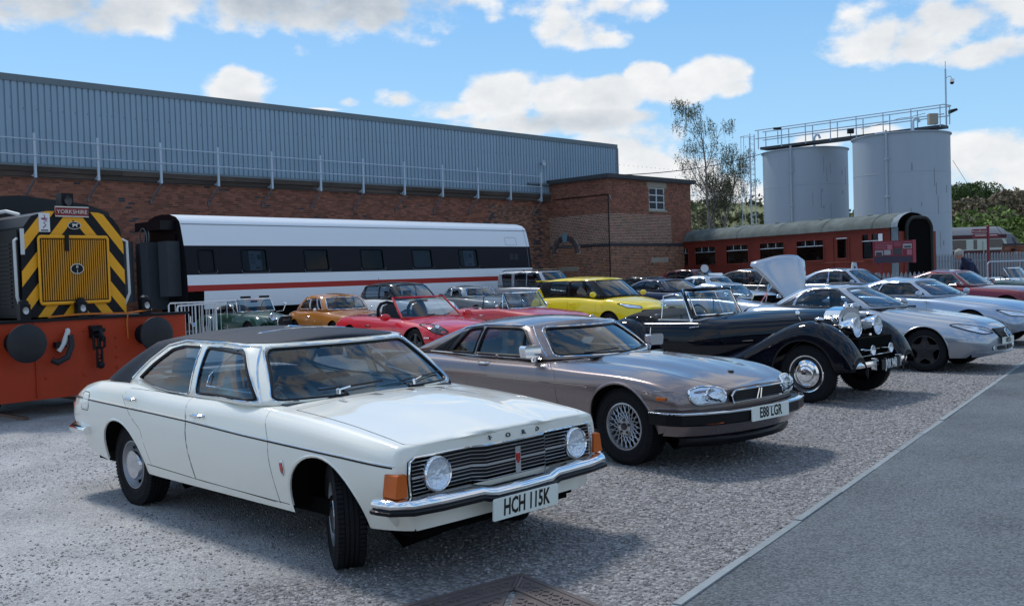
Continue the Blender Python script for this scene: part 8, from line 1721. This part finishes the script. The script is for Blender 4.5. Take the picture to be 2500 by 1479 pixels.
def dmu():
    t = thing('railcar', 'cream and maroon railcar with grey roof behind the finger post', 'railcar', (28.6, 60.0, 0)); a = R(-72); E = Vector((math.cos(R(0)), math.sin(R(0)), 0)); cr = mat('railcar_cream', (.42, .47, .42), rough=.5); mr = mat('railcar_maroon', (.06, .012, .018), rough=.5); rf = mat('railcar_roof', (.15, .16, .18), rough=.7)
    P = lambda s, o, z: Vector((s, -o, z)); prof = [(0, .9), (0, 2.35), (0, 3.05), (0, 3.30), (-.3, 3.62), (-.9, 3.80), (-1.4, 3.84)]
    def strip(i0, i1, m, nm, s1=2.05): mb = MB(); mb.grid([[P(s, o, z) for o, z in prof[i0:i1+1]] for s in (-7.5, s1)]); mb.build(nm, m, t)
    strip(0, 1, mr, 'lower_side'); strip(1, 2, cr, 'side_panel'); strip(2, 3, mr, 'cantrail'); strip(3, 6, rf, 'roof')
    # sloping cab front
    for i0, i1, m, nm in ((0, 1, mr, 'nose'), (1, 3, rf, 'cab_front'), (3, 6, rf, 'cab_dome')):
        mb = MB(); mb.grid([[P(2.05+f*({0: 1.35, 1: 1.15, 2: .75, 3: .50, 4: .25, 5: .08, 6: 0}[k]), o-f*.30, z-f*(.12 if k > 3 else 0)) for k, (o, z) in list(enumerate(prof))[i0:i1+1]] for f in (0, .5, 1)]); mb.grid([[P(2.05+({0: 1.35, 1: 1.15, 2: .75, 3: .50, 4: .25, 5: .08, 6: 0}[k]), o-.30-f, z-(.12 if k > 3 else 0)) for k, (o, z) in list(enumerate(prof))[i0:i1+1]] for f in (0, 2.2)]); mb.build(nm, m, t)
    wg = mat('railcar_glass', (.02, .025, .03), rough=.1, spec=.7)
    for s0, s1 in ((-5.4, -4.2), (-3.9, -2.7), (-2.2, -2.0), (-1.35, -.45), (.0, .22)): mb = MB(); mb.add([P(s0, .012, 2.42), P(s1, .012, 2.42), P(s1, .012, 3.0), P(s0, .012, 3.0)], [(0, 1, 2, 3)]); mb.build('window', wg, t)
    mb = MB(); mb.add([P(1.0, .012, 2.5), P(2.0, .012, 2.5), P(1.75, .012, 3.02), P(.95, .012, 3.02)], [(0, 1, 2, 3)]); mb.add([P(2.75, -.10, 2.6), P(3.05, -.24, 2.6), P(2.75, -.24, 3.1), P(2.45, -.12, 3.1)], [(0, 1, 2, 3)]); mb.build('cab_window', wg, t)
    for s_ in (.6, -1.9): mb = MB(); mb.tube([P(s_, .05, 1.6), P(s_, .05, 2.9)], .03, 5); mb.build('handrail', cr, t)
    mb = MB(); mb.add([P(-7.5, 0, .9), P(-7.5, -2.8, .9), P(-7.5, -2.8, 3.3), P(-7.5, 0, 3.3)], [(0, 1, 2, 3)]); mb.build('end_wall', mr, t); mb = MB(); mb.box((-2.5, 1.4, .6), (9, 2.2, .6)); mb.build('underframe', UNDER, t)
dmu()

# ================================================================ the bending person
def person():
    t = thing('person', 'grey-haired person in navy jacket bending over beside the ruby car', 'person', (13.3, 27.9, gz(14, 28)), R(8)); t.scale = (1.06, 1.06, 1.06)
    def skin(nm, pts, ed, rad, m, sub=2):
        me = bpy.data.meshes.new(nm); me.from_pydata(pts, ed, []); o = bpy.data.objects.new(nm, me); COL.objects.link(o); sk = o.modifiers.new('s', 'SKIN'); sv = me.skin_vertices[0].data
        for i, r_ in enumerate(rad): sv[i].radius = (r_, r_) if not hasattr(r_, '__len__') else r_
        sv[0].use_root = True; ss = o.modifiers.new('u', 'SUBSURF'); ss.levels = sub; ss.render_levels = sub
        dg = bpy.context.evaluated_depsgraph_get(); m2 = bpy.data.meshes.new_from_object(o.evaluated_get(dg)); bpy.data.objects.remove(o); m2.materials.clear(); m2.materials.append(m); m2.name = nm
        for p in m2.polygons: p.use_smooth = True
        return link(nm, m2, t)
    nv = mat('navy_jacket', (.018, .026, .060), rough=.8, bump=.4, bscale=25); sk_ = mat('skin', (.42, .24, .17), rough=.55); hr = mat('grey_hair', (.34, .32, .29), rough=.9, bump=.6, bscale=60); tr = mat('dark_trousers', (.03, .032, .04), rough=.85)
    # faces -x, leaning forward; one continuous body
    J = [(.10, 0, .98), (.04, 0, 1.12), (-.08, 0, 1.30), (-.20, 0, 1.46), (-.28, 0, 1.55), (-.36, 0, 1.62),
         (.10, -.10, .92), (.06, -.12, .50), (.12, -.12, .09), (-.06, -.13, .05), (.10, .10, .92), (.12, .12, .50), (.20, .12, .09), (.02, .13, .05),
         (-.20, -.18, 1.44), (-.22, -.24, 1.18), (-.42, -.20, 1.02), (-.50, -.17, .98), (-.20, .18, 1.44), (-.24, .24, 1.18), (-.45, .18, 1.06), (-.53, .15, 1.03)]
    Ed = [(0, 1), (1, 2), (2, 3), (3, 4), (4, 5), (0, 6), (6, 7), (7, 8), (8, 9), (0, 10), (10, 11), (11, 12), (12, 13), (3, 14), (14, 15), (15, 16), (16, 17), (3, 18), (18, 19), (19, 20), (20, 21)]
    Rd = [(.15, .12), (.14, .12), (.16, .13), (.16, .13), .07, .055, .095, .065, .045, .035, .095, .065, .045, .035, .075, .055, .038, .03, .075, .055, .038, .03]
    skin('body', J, Ed, Rd, nv)
    skin('trousers', [(.10, 0, .96), (.10, -.10, .90), (.06, -.12, .50), (.12, -.12, .10), (.10, .10, .90), (.12, .12, .50), (.20, .12, .10)], [(0, 1), (1, 2), (2, 3), (0, 4), (4, 5), (5, 6)], [.155, .11, .08, .06, .11, .08, .06], tr)
    # head with face, ear and hair, looking down
    Mh = Matrix.Translation((-.43, 0, 1.70)) @ Matrix.Rotation(R(-38), 4, 'Y'); mb = MB(); mb.ball((0, 0, 0), .105, 20, 14, sc=(.95, .76, 1.16), M=Mh); mb.ball((-.045, 0, -.06), .065, 14, 10, sc=(.9, .8, .85), M=Mh); mb.prism([(-.012, -.035), (.012, -.035), (.007, .02), (-.007, .02)], (.09, .125), Mh @ frame((0, 0, -.01), (0, 1, 0), (0, 0, 1)) @ Matrix.Rotation(PI, 4, 'Y'))
    for sg in (-1, 1): mb.ball((.01, sg*.080, -.01), .026, 8, 6, sc=(.7, .4, 1.2), M=Mh)
    h = mb.build('head', sk_, t); mb = MB()
    for sg in (-1, 1): mb.ball((-.094, sg*.032, .012), .010, 8, 6, M=Mh)
    mb.build('eye', CABIN, h); mb = MB(); mb.box((-.102, 0, -.068), (.01, .045, .008), M=Mh); mb.build('mouth', mat('lips', (.30, .12, .10), rough=.6), h)
    mb = MB(); P = []
    for i in range(9):
        th = R(8+i*11.5); P.append([Mh @ Vector((.020+.124*math.sin(th)*math.cos(a)*(1 if math.cos(a) > -.2 else .88), .100*math.sin(th)*math.sin(a), .008+.142*math.cos(th)+(.0 if math.cos(a) > -.3 else .03*i/9))) for a in [2*PI*k/24 for k in range(25)]])
    mb.grid(P); o = mb.build('hair', hr, t)
    mb = MB(); mb.tube([(-.24, -.09, 1.50), (-.30, 0, 1.56), (-.24, .09, 1.50), (-.15, .08, 1.55), (-.13, 0, 1.58), (-.15, -.08, 1.55)], .04, 8, True); mb.build('collar', nv, t)
    for sg, c in ((-1, (-.52, -.165, .97)), (1, (-.55, .145, 1.02))):
        pts = [c, (c[0]-.05, c[1], c[2]-.03)]; ed = [(0, 1)]; rd = [.028, .032]
        for k in range(4): a = (-.025+.017*k); i = len(pts); pts += [(c[0]-.085, c[1]+a, c[2]-.045), (c[0]-.125-.006*(k in (1, 2)), c[1]+a, c[2]-.075)]; ed += [(1, i), (i, i+1)]; rd += [.009, .008]
        i = len(pts); pts += [(c[0]-.06, c[1]-sg*.04, c[2]-.05), (c[0]-.09, c[1]-sg*.045, c[2]-.07)]; ed += [(1, i), (i, i+1)]; rd += [.010, .008]; skin('hand', pts, ed, rd, sk_, 1)
    for y, x in ((-.12, .06), (.12, .14)): mb = MB(); mb.ball((x-.04, y, .05), .09, 12, 8, sc=(1.6, .6, .6)); mb.build('shoe', TRIM, t)
person()

# ================================================================ hills and trees
def nz(x, y, s=1.0):
    from mathutils import noise
    return noise.fractal(Vector((x*s, y*s, 3.1)), 1.0, 2.0, 5)
def hills():
    G = []
    for i in range(60):
        x = -150+i*7.0; row = []
        for j in range(26):
            y = 95+j*9.5; b = y/235.0
            f = min(1, max(0, (y-100)/120)); f = f*f*(3-2*f); u = x/y
            prof = float(np.interp(u, [-.6, .0, .12, .19, .26, .36, .42, .47, .53, .7], [8, 12, 15.5, 16.5, 15.5, 12.5, 12.0, 14.0, 13.0, 13])); row.append((x, y, -.3+f*prof*(.85+.15*min(1.2, y/225))+nz(x, y, .03)*1.1*f))
        G.append(row)
    m = mat('hillside_grass', (.17, .175, .075), rough=.95, var=.45, vscale=.035, bump=.6, bscale=1.2); mb = MB(); mb.grid(G); o = mb.build('hills', m); tag(o, 'grassy hillside beyond the silos', kind='structure')
    return G
HG = hills()
def hz(x, y):
    i = (x+150)/7.0; j = (y-95)/9.5
    if i < 0 or j < 0 or i > 58 or j > 24: return 0
    i0, j0 = int(i), int(j); fi, fj = i-i0, j-j0; z = lambda a, b: HG[a][b][2]
    return z(i0, j0)*(1-fi)*(1-fj)+z(i0+1, j0)*fi*(1-fj)+z(i0, j0+1)*(1-fi)*fj+z(i0+1, j0+1)*fi*fj
def leaf_mat(nm, c, v=.5): return mat(nm, c, rough=.8, island=v, spec=.2)
LF1 = leaf_mat('spring_leaf', (.125, .175, .045)); LF2 = leaf_mat('dark_leaf', (.075, .115, .04)); LF3 = leaf_mat('bare_twig_brown', (.155, .125, .08), .4); LFB = leaf_mat('birch_leaf', (.12, .145, .07)); BARK = mat('birch_bark', (.22, .20, .18), rough=.9, var=.5, vscale=3, bump=.5)
BARK2 = mat('dark_bark', (.07, .055, .045), rough=.95)
def leaves(P, s, rng, flat=1.0):
    n = len(P); a = rng.normal(size=(n, 3)); a /= np.linalg.norm(a, axis=1)[:, None]; b = rng.normal(size=(n, 3)); b -= (a*b).sum(1)[:, None]*a; b /= np.linalg.norm(b, axis=1)[:, None]; sz = s*rng.uniform(.6, 1.4, n)[:, None]
    V = np.stack([P-a*sz-b*sz*.5, P+a*sz*.3-b*sz*.6, P+a*sz+b*sz*.2, P-a*sz*.2+b*sz*.6], 1).reshape(-1, 3); F = np.arange(n*4).reshape(-1, 4); return V, F
def leafmesh(nm, P, s, m, rng):
    V, F = leaves(np.asarray(P), s, rng); me = bpy.data.meshes.new(nm); me.vertices.add(len(V)); me.vertices.foreach_set('co', V.ravel()); me.loops.add(F.size); me.loops.foreach_set('vertex_index', F.ravel()); me.polygons.add(len(F)); me.polygons.foreach_set('loop_start', np.arange(len(F))*4); me.update(calc_edges=True); me.materials.append(m); return me
def bush_mesh(seed, n, w, h, m, s, lumps=14):
    rng = np.random.default_rng(seed); C = np.stack([rng.uniform(-w, w, lumps)*.62, rng.uniform(-w, w, lumps)*.62, rng.uniform(.25, .80, lumps)*h], 1); r = rng.uniform(.28, .5, lumps)*w; r2 = np.minimum(r, h*.42)
    k = rng.integers(0, lumps, n); d = rng.normal(size=(n, 3)); d /= np.linalg.norm(d, axis=1)[:, None]; rr = rng.uniform(.55, 1.05, n)**.6; P = C[k]+d*rr[:, None]*np.stack([r[k], r[k], r2[k]], 1); P = P[P[:, 2] > .02]; return leafmesh('crown', P, s, m, rng)
ORD = ['leftmost', 'second from left', 'third from left', 'fourth from left', 'fifth from left', 'sixth from left', 'seventh from left', 'eighth from left', 'ninth from left']
TREES = {}
def tree_simple(nm, lab, cat, loc, me, h, r=.18, group=None, sc=1, rz=0):
    t = thing(nm, lab, cat, loc, rz, group); t.scale = (sc, sc, sc); link('crown', me, t); TREES.setdefault(lab, []).append((loc[0]/loc[1], t))
    mb = MB(); mb.tube([(0, 0, -.5), (.05, .02, h*.4), (-.03, .05, h*.75)], [r, r*.7, r*.25], 7); mb.tube([(.04, .02, h*.3), (.3*h*.4, .1, h*.6)], [r*.5, r*.15], 5); mb.tube([(.04, .02, h*.35), (-.3*h*.35, -.1, h*.62)], [r*.5, r*.15], 5); mb.build('trunk', BARK2, t); return t
rngb = random.Random(11)
bm1 = [bush_mesh(31+k, 5200, 3.6, 5.6, [LF1, LF2, LF3][k % 3], .17) for k in range(6)]
K = 0
TL = ['leafy green tree behind the railcar roof', 'dark green tree on the slope right of the silos', 'brown leafless scrub tree on the right hillside']
spots = []
for (x, y, sc, kk) in ((27.5, 70, .62, 0), (31.5, 72, .75, 0), (35.5, 74, .95, 3), (39.0, 80, 1.1, 0), (33, 82, .9, 3), (37.5, 92, 1.1, 2), (43.5, 96, 1.2, 2), (42, 82, 1.0, 3), (46, 88, 1.2, 0), (50, 96, 1.2, 5), (60.5, 128, 1.6, 2), (67, 134, 1.7, 5), (74, 140, 1.6, 2), (56, 118, 1.3, 5), (80, 150, 1.6, 2), (50.5, 108, 1.2, 3), (64, 122, 1.3, 1)):
    spots.append((x, y, sc, kk))
lbl = {0: 'bright green tree low behind the railcar', 1: 'dark green tree on the right slope', 2: 'brown half-bare tree on the right hillside'}
for x, y, sc, kk in spots: tree_simple('broadleaf_tree', lbl[kk % 3], 'tree', (x, y, hz(x, y)-.3), bm1[kk], 4, .18, 'trees on the slope right of the silos: '+['green', 'dark', 'brown'][kk % 3], sc, rngb.uniform(0, 6))
for x, y, sc, kk in ((97, 212, 1.1, 1), (100.5, 214, 1.3, 4), (104, 213, 1.2, 1), (107.5, 214, 1.0, 4), (111, 215, .9, 1), (94, 213, .8, 4)): tree_simple('broadleaf_tree', 'dark tree crowning the hill right of silos', 'tree', (x, y, hz(x, y)-1.0), bm1[kk], 4, .2, 'dark clump on the hilltop', sc, rngb.uniform(0, 6))
for x, y, sc, kk in ((116, 217, .7, 2), (119.5, 218, .8, 5), (123, 218, .75, 2)): tree_simple('broadleaf_tree', 'bare grey-brown tree on the hilltop skyline', 'tree', (x, y, hz(x, y)-.5), bm1[kk], 4, .15, 'bare trees on the hilltop skyline', sc, rngb.uniform(0, 6))
for x, y, sc, kk in ((13.2, 70, .62, 0), (16.5, 74, .75, 3), (19.8, 78, .85, 0), (22, 90, .9, 3), (11.2, 66, .6, 1), (24.8, 88, .9, 0)): tree_simple('broadleaf_tree', 'low spring-green tree between annex and silos', 'tree', (x, y, hz(x, y)-.3), bm1[kk], 4, .15, 'low trees behind the red carriage', sc, rngb.uniform(0, 6))
for lab, L_ in TREES.items():
    for k, (_, o) in enumerate(sorted(L_, key=lambda q: q[0])): o['label'] = ORD[k]+' of the '+lab.replace('tree', 'trees', 1)
rg = np.random.default_rng(3); P = []
for k in range(420):
    x = rg.uniform(20, 150); y = rg.uniform(120, 222); s = rg.uniform(.8, 2.2); c = np.array([x, y, hz(x, y)]); d = rg.normal(size=(46, 3))*s*np.array([.7, .7, .45]); d[:, 2] = abs(d[:, 2]); P.append(c+d)
o = link('hillside_scrub', leafmesh('hillside_scrub', np.concatenate(P), .38, leaf_mat('scrub_leaf', (.075, .085, .035), .6), rg)); tag(o, 'scrub and gorse patches over the hillside', 'scrub', kind='stuff')
def birch():
    rng = random.Random(23); nr = np.random.default_rng(8); t = thing('birch_tree', 'tall sparse birch with drooping twigs right of the brick annex', 'tree', (12.75, 62, 0)); trunks = MB(); tw = MB(); L_ = []
    def limb(p, d, ln, r, lev):
        pts = [p]; n = 5; dd = d.copy()
        for k in range(n):
            droop = -.10*lev*k/n if lev >= 2 else .02; dd = (dd+Vector((rng.uniform(-.13, .13), rng.uniform(-.13, .13), droop+rng.uniform(-.04, .06)))).normalized(); pts.append(pts[-1]+dd*ln/n)
        (trunks if lev < 2 else tw).tube(pts, [r*(1-.78*k/n) for k in range(n+1)], 6 if lev < 2 else 3, cap=False)
        if lev >= 3:
            for q in range(4): a = pts[rng.randrange(1, n+1)]; L_.append(a+Vector((rng.gauss(0, .10), rng.gauss(0, .10), -abs(rng.gauss(0, .28)))))
            # hanging twigs
            for q in range(2):
                a = pts[rng.randrange(2, n+1)]; e = a+Vector((rng.uniform(-.12, .12), rng.uniform(-.12, .12), -rng.uniform(.3, .75))); tw.tube([a, a.lerp(e, .5)+Vector((rng.uniform(-.04, .04), 0, 0)), e], .006, 3, cap=False)
                for w in range(3): L_.append(a.lerp(e, rng.random())+Vector((rng.gauss(0, .05), rng.gauss(0, .05), 0)))
            return
        cnt = {0: 13, 1: 8, 2: 5}[lev]
        for k in range(cnt):
            u = rng.uniform(.30 if lev == 0 else .2, 1.0); i = min(n-1, int(u*n)); q = pts[i].lerp(pts[i+1], u*n-i); az = rng.uniform(0, 2*PI); sp = {0: .62, 1: .75, 2: .9}[lev]; dn = (dd*.9+Vector((math.cos(az), math.sin(az), .05))*sp).normalized()
            limb(q, dn, ln*{0: .36, 1: .5, 2: .55}[lev]*(1.25-u*.6), r*(1-.75*u)*.5+.004, lev+1)
    limb(Vector((0, 0, 0)), Vector((-.035, 0, 1)), 10.6, .16, 0); limb(Vector((.2, .1, 0)), Vector((.15, .02, 1)), 8.4, .13, 0)
    t.scale = (.86, .86, 1)
    trunks.build('trunk', BARK, t, ang=180, weld=False); o = tw.build('twigs', BARK2, t, weld=False); link('crown', leafmesh('crown', np.array([tuple(p) for p in L_]), .048, LFB, nr), t)
birch()
